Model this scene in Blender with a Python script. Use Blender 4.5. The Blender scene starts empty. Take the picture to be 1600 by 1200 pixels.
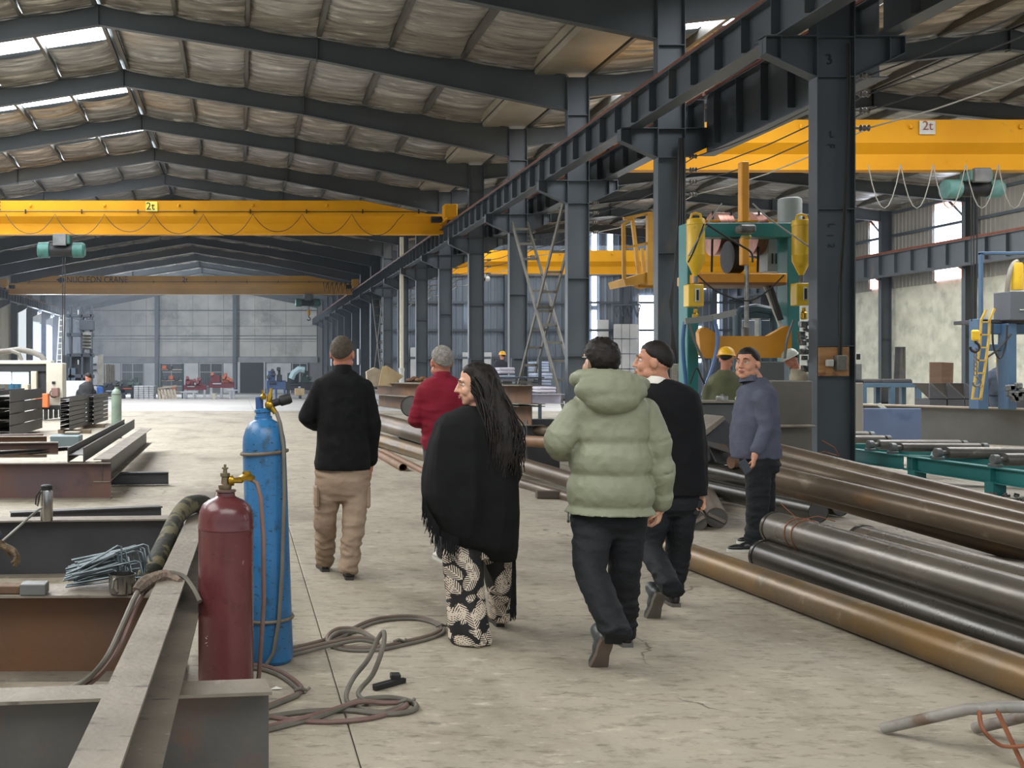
import bpy, math, random
from math import pi, sin, cos, radians, sqrt, atan2
from mathutils import Vector, Matrix, Euler, noise
R = random.Random(7)
SC = bpy.context.scene
COL = SC.collection
# ---------------------------------------------------------------- camera, world, light
FOC, CX, CY, HC = 1684.0, 377.0, 577.0, 1.56      # focal in px of a 1600 wide frame, vanishing point, eye height
cd = bpy.data.cameras.new('camera'); cam = bpy.data.objects.new('camera', cd); COL.objects.link(cam)
cam.location = (0, 0, HC); cam.rotation_euler = (pi/2, 0, 0)
cd.sensor_width = 36; cd.lens = FOC/1600*36
cd.shift_x = (800-CX)/1600; cd.shift_y = (CY-600)/1600
cd.clip_start = 0.05; cd.clip_end = 400
SC.camera = cam
w = bpy.data.worlds.new('world'); SC.world = w; w.use_nodes = True
bg = w.node_tree.nodes['Background']; bg.inputs[0].default_value = (0.86, 0.93, 1.0, 1); bg.inputs[1].default_value = .62
SC.view_settings.view_transform = 'Standard'; SC.view_settings.look = 'None'
SC.view_settings.gamma = 1; SC.view_settings.use_curve_mapping = False
SC.view_settings.exposure = 0.55
SC.cycles.use_denoising = True
SC.cycles.max_bounces = 6; SC.cycles.diffuse_bounces = 4; SC.cycles.glossy_bounces = 2
SC.cycles.transparent_max_bounces = 6; SC.cycles.sample_clamp_indirect = 4
def area(name, loc, rot, sx, sy, power, col=(1, 1, 1)):
    l = bpy.data.lights.new(name, 'AREA'); l.shape = 'RECTANGLE'; l.size = sx; l.size_y = sy; l.energy = power; l.color = col
    o = bpy.data.objects.new(name, l); COL.objects.link(o); o.location = loc; o.rotation_euler = rot
    return o
SKYL = 9.0      # brightness of the translucent roof sheets
DOORL = 7.0     # brightness of daylight seen through the side doors and wall sheets
area('skylight_fill_lamp', (-9.0, 5.5, 9.2), (0, radians(8), 0), 10, 9, 1500, (1, .98, .94))
area('skylight_fill_lamp', (-9.0, 22.5, 9.2), (0, radians(8), 0), 10, 9, 1300, (1, .98, .94))
area('skylight_fill_lamp', (2.0, -3, 8.8), (0, 0, 0), 12, 6, 900, (1, .98, .94))
area('skylight_fill_lamp', (20.0, 40, 6.7), (0, radians(-25), 0), 12, 16, 1300, (1, .98, .94))  # added fill lamp hung below the roof, tilted to brighten the plaster wall
area('skylight_fill_lamp', (19.0, 20, 9.2), (0, 0, 0), 12, 12, 1200, (1, .98, .94))
area('skylight_fill_lamp', (19.0, 60, 9.2), (0, 0, 0), 12, 30, 1500, (.92, .96, 1))
area('skylight_fill_lamp', (-6.0, 60, 6.7), (0, 0, 0), 16, 26, 2200, (.95, .97, 1))  # added fill lamp below the roof beams, brightens the far end and back wall
area('side_door_daylight', (-16.6, 92, 3.2), (0, radians(-90), 0), 6, 12, 8000, (.84, .91, 1))
# ---------------------------------------------------------------- helpers
def P(px, py, Y):
    return Vector(((px-CX)*Y/FOC, Y, HC-(py-CY)*Y/FOC))
def G(px, py):
    Y = HC*FOC/(py-CY); return Vector(((px-CX)*Y/FOC, Y, 0))
def V(*a): return Vector(a)
def lin(h):
    h = h.lstrip('#'); o = []
    for i in (0, 2, 4):
        c = int(h[i:i+2], 16)/255; o.append(c/12.92 if c <= .04045 else ((c+.055)/1.055)**2.4)
    return tuple(o)+(1,)
WL = {}
def wloc(o): return WL.get(o.name, Vector((0, 0, 0)))
def tag(o, label=None, cat=None, group=None, kind=None):
    if label: o['label'] = label
    if cat: o['category'] = cat
    if group: o['group'] = group
    if kind: o['kind'] = kind
    return o
def thing(name, label, cat, loc=(0, 0, 0), group=None):
    o = bpy.data.objects.new(name, None); COL.objects.link(o); o.location = loc; o.empty_display_size = .1
    WL[o.name] = Vector(loc); tag(o, label, cat, group); return o
def frame_of(d, up=Vector((0, 0, 1))):
    d = d.normalized()
    if abs(d.dot(up)) > .995: up = Vector((0, 1, 0))
    x = d.cross(up).normalized(); return x, x.cross(d).normalized(), d   # side, up, along
class MB:
    def __init__(s): s.v = []; s.f = []
    def add(s, vs, fs):
        n = len(s.v); s.v += [tuple(v) for v in vs]; s.f += [tuple(i+n for i in f) for f in fs]; return s
    def box(s, a, b):
        x0, x1 = sorted((a[0], b[0])); y0, y1 = sorted((a[1], b[1])); z0, z1 = sorted((a[2], b[2]))
        return s.add([(x0, y0, z0), (x1, y0, z0), (x1, y1, z0), (x0, y1, z0), (x0, y0, z1), (x1, y0, z1), (x1, y1, z1), (x0, y1, z1)],
                     [(0, 3, 2, 1), (4, 5, 6, 7), (0, 1, 5, 4), (1, 2, 6, 5), (2, 3, 7, 6), (3, 0, 4, 7)])
    def cbox(s, c, sz): return s.box([c[i]-sz[i]/2 for i in range(3)], [c[i]+sz[i]/2 for i in range(3)])
    def bbox(s, c, sz, rot=None, bev=.01):
        hx, hy, hz = [q/2 for q in sz]; b = min(bev, hx*.9, hy*.9, hz*.9); vs = []
        for sx in (-1, 1):
            for sy in (-1, 1):
                for sz_ in (-1, 1):
                    vs += [Vector((sx*(hx-b), sy*(hy-b), sz_*hz)), Vector((sx*(hx-b), sy*hy, sz_*(hz-b))), Vector((sx*hx, sy*(hy-b), sz_*(hz-b)))]
        I = lambda a, bb, c_, k: ((a*2+bb)*2+c_)*3+k
        fs = [(I(0,0,1,0), I(1,0,1,0), I(1,1,1,0), I(0,1,1,0)), (I(0,0,0,0), I(0,1,0,0), I(1,1,0,0), I(1,0,0,0)),
              (I(0,0,0,1), I(1,0,0,1), I(1,0,1,1), I(0,0,1,1)), (I(0,1,0,1), I(0,1,1,1), I(1,1,1,1), I(1,1,0,1)),
              (I(0,0,0,2), I(0,0,1,2), I(0,1,1,2), I(0,1,0,2)), (I(1,0,0,2), I(1,1,0,2), I(1,1,1,2), I(1,0,1,2))]
        for a in (0, 1):
            fs.append((I(0,a,1,0), I(1,a,1,0), I(1,a,1,1), I(0,a,1,1))); fs.append((I(0,a,0,0), I(1,a,0,0), I(1,a,0,1), I(0,a,0,1)))
            fs.append((I(a,0,1,0), I(a,1,1,0), I(a,1,1,2), I(a,0,1,2))); fs.append((I(a,0,0,0), I(a,1,0,0), I(a,1,0,2), I(a,0,0,2)))
            fs.append((I(a,0,0,1), I(a,0,1,1), I(a,0,1,2), I(a,0,0,2))); fs.append((I(a,1,0,1), I(a,1,1,1), I(a,1,1,2), I(a,1,0,2)))
        for a in (0, 1):
            for bb in (0, 1):
                for c_ in (0, 1): fs.append((I(a,bb,c_,0), I(a,bb,c_,1), I(a,bb,c_,2)))
        if rot is not None: vs = [rot @ v for v in vs]
        return s.add([v+Vector(c) for v in vs], fs)
    def bar(s, a, b, w, h, up=Vector((0, 0, 1)), ox=0, oy=0):
        a, b = Vector(a), Vector(b); x, y, d = frame_of(b-a, up); o = x*ox+y*oy; vs = []
        for p in (a, b):
            for i, j in ((-1, -1), (1, -1), (1, 1), (-1, 1)): vs.append(p+o+x*w/2*i+y*h/2*j)
        return s.add(vs, [(0, 1, 2, 3)[::-1], (4, 5, 6, 7), (0, 1, 5, 4), (1, 2, 6, 5), (2, 3, 7, 6), (3, 0, 4, 7)])
    def ibeam(s, a, b, H, W, tf, tw, up=Vector((0, 0, 1))):
        s.bar(a, b, W, tf, up, 0, H/2-tf/2); s.bar(a, b, W, tf, up, 0, -H/2+tf/2); return s.bar(a, b, tw, H-2*tf, up)
    def prism(s, poly, off):
        n = len(poly); off = Vector(off); a = [Vector(p) for p in poly]
        return s.add(a+[p+off for p in a], [tuple(range(n))[::-1], tuple(range(n, 2*n))]+[(i, (i+1) % n, n+(i+1) % n, n+i) for i in range(n)])
    def tube(s, pts, r, n=10, cap=True, closed=False):
        pts = [Vector(p) for p in pts]; m = len(pts); rs = r if isinstance(r, (list, tuple)) else [r]*m
        vs = []; prev = None
        for i, p in enumerate(pts):
            if closed: d = pts[(i+1) % m]-pts[i-1]
            else: d = pts[min(i+1, m-1)]-pts[max(i-1, 0)]
            if d.length < 1e-9: d = Vector((0, 0, 1))
            d.normalize()
            if prev is None: x, _y, _ = frame_of(d); y = d.cross(x)
            else:
                x = prev-d*prev.dot(d)
                if x.length < 1e-6: x, _y, _ = frame_of(d)
                x.normalize(); y = d.cross(x)
            prev = x.copy()
            for k in range(n):
                t = 2*pi*k/n; vs.append(p+x*rs[i]*cos(t)+y*rs[i]*sin(t))
        fs = []
        for i in range(m if closed else m-1):
            j = (i+1) % m
            for k in range(n):
                k2 = (k+1) % n; fs.append((i*n+k, i*n+k2, j*n+k2, j*n+k))
        if cap and not closed: fs += [tuple(range(n))[::-1], tuple(range((m-1)*n, m*n))]
        return s.add(vs, fs)
    def pipe(s, a, b, r, th=.008, n=28):
        a, b = Vector(a), Vector(b); x, y, d = frame_of(b-a); vs = []
        for p, rr in ((a, r), (b, r), (b, r-th), (a, r-th)):
            for k in range(n):
                t = 2*pi*k/n; vs.append(p+x*rr*cos(t)+y*rr*sin(t))
        return s.add(vs, [(q*n+k, q*n+(k+1) % n, ((q+1) % 4)*n+(k+1) % n, ((q+1) % 4)*n+k) for q in range(4) for k in range(n)])
    def lathe(s, prof, c=(0, 0, 0), axis=Vector((0, 0, 1)), n=24):
        c = Vector(c); x, y, d = frame_of(Vector(axis), Vector((0, 1, 0.001))); vs = []
        for r, z in prof:
            for k in range(n):
                t = 2*pi*k/n; vs.append(c+x*r*cos(t)+y*r*sin(t)+d*z)
        m = len(prof); fs = [(i*n+k, i*n+(k+1) % n, (i+1)*n+(k+1) % n, (i+1)*n+k) for i in range(m-1) for k in range(n)]
        fs += [tuple(range(n))[::-1], tuple(range((m-1)*n, m*n))]
        return s.add(vs, fs)
    def sphere(s, c, r, n=12, m=8, rot=None):
        c = Vector(c); r = r if isinstance(r, (tuple, list)) else (r, r, r); vs = [Vector((0, 0, -r[2]))]
        for i in range(1, m):
            a = -pi/2+pi*i/m
            for k in range(n):
                t = 2*pi*k/n; vs.append(Vector((r[0]*cos(a)*cos(t), r[1]*cos(a)*sin(t), r[2]*sin(a))))
        vs.append(Vector((0, 0, r[2])))
        fs = [(0, 1+(k+1) % n, 1+k) for k in range(n)]
        for i in range(m-2):
            for k in range(n): fs.append((1+i*n+k, 1+i*n+(k+1) % n, 1+(i+1)*n+(k+1) % n, 1+(i+1)*n+k))
        L = len(vs)-1; fs += [(L, 1+(m-2)*n+k, 1+(m-2)*n+(k+1) % n) for k in range(n)]
        if rot is not None: vs = [rot @ v for v in vs]
        return s.add([v+c for v in vs], fs)
    def obj(s, name, m, parent=None, label=None, cat=None, group=None, kind=None, smooth=35, origin=None):
        xs = list(zip(*s.v))
        if origin is None: origin = Vector(((min(xs[0])+max(xs[0]))/2, (min(xs[1])+max(xs[1]))/2, min(xs[2])))
        me = bpy.data.meshes.new(name); me.from_pydata([(v[0]-origin[0], v[1]-origin[1], v[2]-origin[2]) for v in s.v], [], s.f)
        me.materials.append(m); me.update()
        import bmesh
        bm = bmesh.new(); bm.from_mesh(me); bmesh.ops.recalc_face_normals(bm, faces=bm.faces); bm.to_mesh(me); bm.free()
        if smooth: me.shade_smooth(); me.set_sharp_from_angle(angle=radians(smooth))
        return link(name, me, origin, parent, label, cat, group, kind)
def link(name, me, origin, parent=None, label=None, cat=None, group=None, kind=None):
    o = bpy.data.objects.new(name, me); COL.objects.link(o)
    origin = Vector(origin); WL[o.name] = origin
    if parent is not None: o.parent = parent; o.location = origin-wloc(parent)
    else: o.location = origin
    return tag(o, label, cat, group, kind)
KIDS = {}
def copy_tree(o, parent=None, label=None, loc=None, rotz=None, kids=None):
    c = o.copy(); COL.objects.link(c)
    if parent is not None: c.parent = parent
    if label: c['label'] = label
    if loc is not None: c.location = loc
    if rotz is not None: c.rotation_euler = (0, 0, rotz)
    for ch in list(o.children): copy_tree(ch, c)
    return c
# ---------------------------------------------------------------- materials
def mat(name, c1, c2=None, scale=3.0, rough=.6, metal=0.0, bump=0.0, bscale=None, spots=None, stretch=None, rvar=.1, emit=None, estr=0, lo=.35, hi=.65, detail=6, spec=.5):
    m = bpy.data.materials.new(name); m.use_nodes = True; nt = m.node_tree; N = nt.nodes; L = nt.links
    b = N['Principled BSDF']; b.inputs['Roughness'].default_value = rough; b.inputs['Metallic'].default_value = metal
    b.inputs['Specular IOR Level'].default_value = spec
    c1 = lin(c1) if isinstance(c1, str) else c1
    b.inputs['Base Color'].default_value = c1
    if emit: b.inputs['Emission Color'].default_value = lin(emit); b.inputs['Emission Strength'].default_value = estr
    if c2 is None and not spots and not bump: return m
    geo = N.new('ShaderNodeNewGeometry'); mp = N.new('ShaderNodeMapping'); L.new(geo.outputs['Position'], mp.inputs['Vector'])
    if stretch: mp.inputs['Scale'].default_value = stretch
    no = N.new('ShaderNodeTexNoise'); no.inputs['Scale'].default_value = scale; no.inputs['Detail'].default_value = detail
    L.new(mp.outputs[0], no.inputs['Vector']); cur = None
    if c2:
        mr = N.new('ShaderNodeMapRange'); mr.inputs[1].default_value = lo; mr.inputs[2].default_value = hi; L.new(no.outputs[0], mr.inputs[0])
        mx = N.new('ShaderNodeMix'); mx.data_type = 'RGBA'; mx.inputs[6].default_value = c1; mx.inputs[7].default_value = lin(c2) if isinstance(c2, str) else c2
        L.new(mr.outputs[0], mx.inputs[0]); cur = mx.outputs[2]
        if rvar:
            rr = N.new('ShaderNodeMapRange'); rr.inputs[3].default_value = max(rough-rvar, .03); rr.inputs[4].default_value = min(rough+rvar, 1)
            L.new(no.outputs[0], rr.inputs[0]); L.new(rr.outputs[0], b.inputs['Roughness'])
    for sp in (spots or []):
        col, ssc, l0, h0 = sp[:4]; st = sp[4] if len(sp) > 4 else None
        n2 = N.new('ShaderNodeTexNoise'); n2.inputs['Scale'].default_value = ssc; n2.inputs['Detail'].default_value = 7; n2.inputs['Roughness'].default_value = .6
        if st:
            mp2 = N.new('ShaderNodeMapping'); mp2.inputs['Scale'].default_value = st; L.new(geo.outputs['Position'], mp2.inputs['Vector']); L.new(mp2.outputs[0], n2.inputs['Vector'])
        else: L.new(geo.outputs['Position'], n2.inputs['Vector'])
        m2 = N.new('ShaderNodeMapRange'); m2.inputs[1].default_value = l0; m2.inputs[2].default_value = h0; L.new(n2.outputs[0], m2.inputs[0])
        mx = N.new('ShaderNodeMix'); mx.data_type = 'RGBA'; mx.inputs[7].default_value = lin(col)
        if cur: L.new(cur, mx.inputs[6])
        else: mx.inputs[6].default_value = c1
        L.new(m2.outputs[0], mx.inputs[0]); cur = mx.outputs[2]
    if cur: L.new(cur, b.inputs['Base Color'])
    if bump:
        nb = N.new('ShaderNodeTexNoise'); nb.inputs['Scale'].default_value = bscale or scale*3; nb.inputs['Detail'].default_value = 5
        L.new(mp.outputs[0], nb.inputs['Vector']); bp = N.new('ShaderNodeBump'); bp.inputs['Strength'].default_value = bump; bp.inputs['Distance'].default_value = .02
        L.new(nb.outputs[0], bp.inputs['Height']); L.new(bp.outputs[0], b.inputs['Normal'])
    return m
STEEL = mat('dark_painted_steel', '#3a4147', '#444b50', .8, .5, 0, .05, 20, spots=[('#5a564c', 1.3, .58, .75, (1, 1, .35))])
STEELF = mat('dark_painted_steel_far', '#3b444c', '#4a535a', .6, .6)
RAFT = mat('rafter_paint', '#3b4144', '#44494b', .7, .6)
PURL = mat('galvanised_purlin', '#504e49', '#626059', 2, .5, .3)
FOIL = mat('foil_insulation', '#a9a49a', '#76726a', 2.6, .36, .4, 1, 7, stretch=(.3, 2.2, 1), spots=[('#cfcac0', 5, .56, .7, (.3, 2.2, 1)), ('#5c5852', 3.2, .56, .7, (.25, 2.5, 1))])
GUTTER = mat('gutter_sheet', '#9a9181', '#7d7769', .6, .5, .2)
ROOF = mat('roof_sheet', '#8d9294', None, rough=.7)
SKY = mat('translucent_roof_sheet', '#e9eef0', rough=.6, emit='#f2f7ff', estr=SKYL)
DAY = mat('daylight_sheet', '#e9eef0', rough=.6, emit='#dfeaff', estr=DOORL)
RAIL = mat('rusty_rail', '#663626', '#7a4634', 4, .6, .2)
YEL = mat('crane_yellow', '#cf920c', '#c08409', .5, .6, 0, .02, spec=.25, spots=[('#a5751c', 1.8, .66, .78)])
YELF = mat('crane_yellow_far', '#cf9a34', '#bf8c30', .5, .5)
CONC = None
BLACK = mat('black_rubber', '#151617', rough=.6)
WHITE = mat('white_paint', '#c9c8c0', '#b2b1a8', 3, .5)
# ---------------------------------------------------------------- floor
def floor_material():
    m = bpy.data.materials.new('worn_concrete'); m.use_nodes = True; nt = m.node_tree; N = nt.nodes; L = nt.links
    b = N['Principled BSDF']; b.inputs['Specular IOR Level'].default_value = .35
    geo = N.new('ShaderNodeNewGeometry')
    def nz(sc, det=8, st=None, rough=.6):
        n = N.new('ShaderNodeTexNoise'); n.inputs['Scale'].default_value = sc; n.inputs['Detail'].default_value = det; n.inputs['Roughness'].default_value = rough
        if st:
            mp = N.new('ShaderNodeMapping'); mp.inputs['Scale'].default_value = st; L.new(geo.outputs['Position'], mp.inputs[0]); L.new(mp.outputs[0], n.inputs['Vector'])
        else: L.new(geo.outputs['Position'], n.inputs['Vector'])
        return n
    def mr(o, a, c, lo=0, hi=1):
        r = N.new('ShaderNodeMapRange'); r.inputs[1].default_value = a; r.inputs[2].default_value = c; r.inputs[3].default_value = lo; r.inputs[4].default_value = hi
        L.new(o, r.inputs[0]); return r.outputs[0]
    def mix(f, a, c):
        x = N.new('ShaderNodeMix'); x.data_type = 'RGBA'; L.new(f, x.inputs[0])
        for i, q in ((6, a), (7, c)):
            if isinstance(q, str): x.inputs[i].default_value = lin(q)
            else: L.new(q, x.inputs[i])
        return x.outputs[2]
    c = mix(mr(nz(.45).outputs[0], .32, .68), '#8f887b', '#aaa292')
    c = mix(mr(nz(3.1, 10).outputs[0], .4, .75), c, '#a0978700'[:7])
    c = mix(mr(nz(1.1, 9, (1, .45, 1)).outputs[0], .5, .7, 0, .8), c, '#6f6759')
    c = mix(mr(nz(9, 8, (.6, 1, 1), .72).outputs[0], .52, .68, 0, .75), c, '#696154')
    c = mix(mr(nz(26, 6, (.3, 1, 1), .7).outputs[0], .56, .66, 0, .7), c, '#5a5347')
    c = mix(mr(nz(13, 8, (.45, 1, 1), .72).outputs[0], .56, .68, 0, .75), c, '#bdb4a2')
    # hairline cracks
    vo = N.new('ShaderNodeTexVoronoi'); vo.feature = 'DISTANCE_TO_EDGE'; vo.inputs['Scale'].default_value = .33
    dn = nz(2.2, 8); ad = N.new('ShaderNodeVectorMath'); ad.operation = 'ADD'; sc_ = N.new('ShaderNodeVectorMath'); sc_.operation = 'SCALE'; sc_.inputs[3].default_value = .35
    L.new(dn.outputs[1], sc_.inputs[0]); L.new(geo.outputs['Position'], ad.inputs[0]); L.new(sc_.outputs[0], ad.inputs[1]); L.new(ad.outputs[0], vo.inputs['Vector'])
    crk = mr(vo.outputs['Distance'], .0, .0035, 1, 0)
    brk = mr(nz(.9, 3).outputs[0], .5, .56)
    mu = N.new('ShaderNodeMath'); mu.operation = 'MULTIPLY'; L.new(crk, mu.inputs[0]); L.new(brk, mu.inputs[1])
    c = mix(mu.outputs[0], c, '#554e43')
    L.new(c, b.inputs['Base Color'])
    L.new(mr(nz(2.0).outputs[0], .3, .7, .5, .8), b.inputs['Roughness'])
    bp = N.new('ShaderNodeBump'); bp.inputs['Strength'].default_value = .6; bp.inputs['Distance'].default_value = .01
    L.new(nz(14, 9).outputs[0], bp.inputs['Height']); L.new(bp.outputs[0], b.inputs['Normal'])
    return m
CONC = floor_material()
CONC2 = mat('pale_new_concrete', '#b4b2b0', '#a5a3a0', .4, .5, spots=[('#93918e', 1.2, .58, .74)])
JOINT = mat('joint_dirt', '#5d564a', '#6f6759', 5, .9)
YS, SL = 40.4, .0135                      # beyond YS the old floor falls away gently
def fz(y): return 0 if y < YS else -(y-YS)*SL
m_ = MB()
m_.add([(-18, -8, -.03), (33, -8, -.03), (33, YS, -.03), (-18, YS, -.03), (33, 121, -.03+fz(121)), (-18, 121, -.03+fz(121))], [(0, 1, 2, 3), (3, 2, 4, 5)])
floor = m_.obj('floor', JOINT, kind='structure', smooth=0, origin=Vector((0, 0, 0)))
xs = [.47+4.8*k for k in range(-4, 7)]; xs = [-18]+[x for x in xs if -17.5 < x < 32]+[33]
ys = [6.82+4.4*k for k in range(-3, 9)]; ys = [y for y in ys if y < 38]+[YS]; yf = [YS+8.93*k for k in range(0, 10)]
slabm = {}
def slab(x0, x1, y0, y1, z0, z1):
    key = (round(x1-x0, 3), round(y1-y0, 3), z0 != z1)
    if key not in slabm:
        g = .003; b = MB(); hx = (x1-x0)/2-g; L_ = y1-y0
        dz = z1-z0; t = .03; nz_ = 1
        vs = [(-hx, g, -t), (hx, g, -t), (hx, L_-g, dz-t), (-hx, L_-g, dz-t), (-hx, g, -.004), (hx, g, -.004), (hx, L_-g, dz-.004), (-hx, L_-g, dz-.004)]
        q = .005
        vs += [(-hx+q, g+q, 0), (hx-q, g+q, 0), (hx-q, L_-g-q, dz), (-hx+q, L_-g-q, dz)]
        fs = [(0, 1, 5, 4), (1, 2, 6, 5), (2, 3, 7, 6), (3, 0, 4, 7), (4, 5, 9, 8), (5, 6, 10, 9), (6, 7, 11, 10), (7, 4, 8, 11), (8, 9, 10, 11)]
        me = bpy.data.meshes.new('floor_slab'); me.from_pydata(vs, [], fs); me.materials.append(CONC if z0 == z1 else CONC2); me.update(); slabm[key] = me
    link('floor_slab', slabm[key], ((x0+x1)/2, y0, z0), floor)
yy = [-6.38, -1.98]+[y for y in ys if y > 0]
for i in range(len(xs)-1):
    for j in range(len(yy)-1): slab(xs[i], xs[i+1], yy[j], yy[j+1], 0, 0)
    for j in range(len(yf)-1): slab(xs[i], xs[i+1], yf[j], yf[j+1], fz(yf[j]), fz(yf[j+1]))
# ---------------------------------------------------------------- frame geometry
def YN(n): return (n+1.637)*6
XB0, XB1 = 8.39, 8.95; XA = -17.0; XC = 30.7; XR = -3.69; XR2 = 19.8
ZE, ZR, ZR2 = 9.13, 10.95, 10.3
ORD = ['', 'first', 'second', 'third', 'fourth', 'fifth', 'sixth', 'seventh', 'eighth', 'ninth', 'tenth', 'eleventh', 'twelfth', 'thirteenth', 'fourteenth', 'fifteenth', 'sixteenth', 'seventeenth', 'eighteenth', 'nineteenth']
def colmesh(x0, x1, ztop, wid=.24):
    b = MB(); zb = -2.0
    return (MB().box((x0, -wid/2, zb), (x0+.016, wid/2, ztop)), MB().box((x1-.016, -wid/2, zb), (x1, wid/2, ztop)), MB().box((x0+.016, -.006, zb), (x1-.016, .006, ztop)))
def build_column(x0, x1, ztop, levels, brackets, name='steel_column'):
    r = thing(name, 'x', 'column', ((x0+x1)/2, 0, 0))
    fl, fr, wb = colmesh(x0, x1, ztop)
    fl.obj('flange', STEEL, r, smooth=0); fr.obj('flange', STEEL, r, smooth=0); wb.obj('web', STEEL, r, smooth=0)
    for z in levels:
        s_ = MB(); s_.box((x0+.016, -.115, z-.007), (x1-.016, .115, z+.007)); s_.obj('stiffener', STEEL, r, smooth=0)
    for sgn in brackets:
        xf = x0 if sgn < 0 else x1; xt = xf+sgn*.74; zt = 6.43
        b = MB(); b.prism([(xf, -.006, zt), (xt, -.006, zt), (xt, -.006, zt-.24), (xf, -.006, zt-.6)], (0, .012, 0))
        b.bar((xf, 0, zt-.008), (xt, 0, zt-.008), .24, .016); b.bar((xf, 0, zt-.6), (xt, 0, zt-.25), .22, .014)
        b.box((xt-sgn*.22, -.11, zt-.35), (xt-sgn*.23, .11, zt-.02)); b.box((xt, -.11, zt-.25), (xt-sgn*.012, .11, zt)); b.obj('bracket', STEEL, r, smooth=0)
    b = MB(); b.box((x0-.05, -.2, -.01), (x1+.05, .2, .012)); b.obj('base_plate', STEEL, r, smooth=0)
    return r
colB = build_column(XB0, XB1, 9.1, [1.9, 3.9, 5.83, 6.41, 8.1], (-1, 1))
fl = colB
def put(proto, first, y, label, group=None, z=None):
    o = proto if first else copy_tree(proto)
    o.location = (proto.location.x, y, fz(y)*0 if z is None else z); o['label'] = label
    if group: o['group'] = group
    return o
B_LAB = {1: 'big dark steel column beside the pipe piles, plywood board on it', 2: 'dark steel column right of the man in the black suit', 3: 'dark steel column behind the man in the sage puffer, right of the ladder brace'}
for k, n in enumerate(range(1, 18)):
    lab = B_LAB.get(n, 'dark steel column between the halls, %s in its row from the camera' % ORD[n])
    put(colB, k == 0, YN(n), lab, 'columns between the two halls')
colC = build_column(XC, XC+.5, 9.2, [3.0], (-1,))
for ch in colC.children:
    if ch.name.startswith('bracket'): pass
for k, n in enumerate(range(6, 10)):
    put(colC, k == 0, YN(n), 'dark steel column along the right hand wall, %s from the right edge' % ORD[k+1], 'columns on the right wall')
colA = build_column(XA-.5, XA, 9.0, [], (1,))
for k, n in enumerate(range(11, 19)):
    put(colA, k == 0, YN(n), 'dark steel column along the left hand wall, %s from the left edge' % ORD[k+1], 'columns on the left wall')
# rafters
def build_rafter(pts, sidecut, label):
    # pts: list of (x, ztop, depth)
    r = thing('roof_beam', label, 'beam', (pts[0][0], 0, pts[0][1]-1))
    w_ = MB()
    top = [(x, -.005, z) for x, z, d in pts]; bot = [(x, -.005, z-d) for x, z, d in pts]
    for i in range(len(pts)-1): w_.prism([top[i], top[i+1], bot[i+1], bot[i]], (0, .01, 0))
    w_.obj('web', RAFT, r, smooth=0)
    t = MB(); b = MB()
    for i in range(len(pts)-1):
        t.bar((pts[i][0], 0, pts[i][1]), (pts[i+1][0], 0, pts[i+1][1]), .2, .014)
        b.bar((pts[i][0], 0, pts[i][1]-pts[i][2]), (pts[i+1][0], 0, pts[i+1][1]-pts[i+1][2]), .2, .014)
    t.obj('top_flange', RAFT, r, smooth=0); b.obj('bottom_flange', RAFT, r, smooth=0)
    for x in sidecut:
        for i in range(len(pts)-1):
            a, c = pts[i], pts[i+1]
            if a[0] <= x <= c[0] or c[0] <= x <= a[0]:
                f = (x-a[0])/(c[0]-a[0]); z = a[1]+(c[1]-a[1])*f; d = a[2]+(c[2]-a[2])*f
                MB().box((x-.012, -.1, z-d-.03), (x+.012, .1, z)).obj('splice_plate', RAFT, r, smooth=0)
    return r
rl = build_rafter([(XB0, ZE, .9), (1.9, ZE+(ZR-ZE)*(XB0-1.9)/(XB0-XR), .56), (XR, ZR, .52), (-9.5, ZR-.155*5.8, .56), (XA, 8.95, .9)], [1.95, XR, -9.5], 'x')
for k, n in enumerate(range(1, 19)):
    put(rl, k == 0, YN(n), 'dark sloping roof beam of the left hall, %s from the camera' % ORD[n], 'roof beams of the left hall', z=rl.location.z)
rr = build_rafter([(XB1, ZE, .55), (XR2, ZR2, .5), (XC+.2, 9.25, .6)], [XR2, 14.2, 25.5], 'x')
for k, n in enumerate(range(1, 10)):
    put(rr, k == 0, YN(n), 'dark sloping roof beam of the right hall, %s from the camera' % ORD[n], 'roof beams of the right hall', z=rr.location.z)
# ---------------------------------------------------------------- roof with insulation blankets, skylights and purlins
Y0, Y1 = -7.0, 120.5
TH = .24
m_ = MB()
for (xa, za, xb, zb) in ((-18.2, 8.95, XR, ZR), (XR, ZR, 8.2, ZE+.02), (8.95, ZE+.02, XR2, ZR2), (XR2, ZR2, 32, 9.1)):
    d = TH+.1
    m_.prism([(xa, Y0, za+d), (xb, Y0, zb+d), (xb, Y0, zb+d+.05), (xa, Y0, za+d+.05)], (0, Y1-Y0, 0))
ceiling = m_.obj('ceiling', ROOF, kind='structure', smooth=0, origin=Vector((0, 0, 9)))
b = MB(); b.prism([(7.45, Y0, ZE+.32), (7.6, Y0, ZE+.03), (8.95, Y0, ZE+.05), (9.1, Y0, ZE+.32), (9.1, Y0, ZE+.36), (7.45, Y0, ZE+.36)], (0, Y1-Y0, 0)); b.obj('valley_gutter', GUTTER, ceiling, smooth=0)
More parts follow.
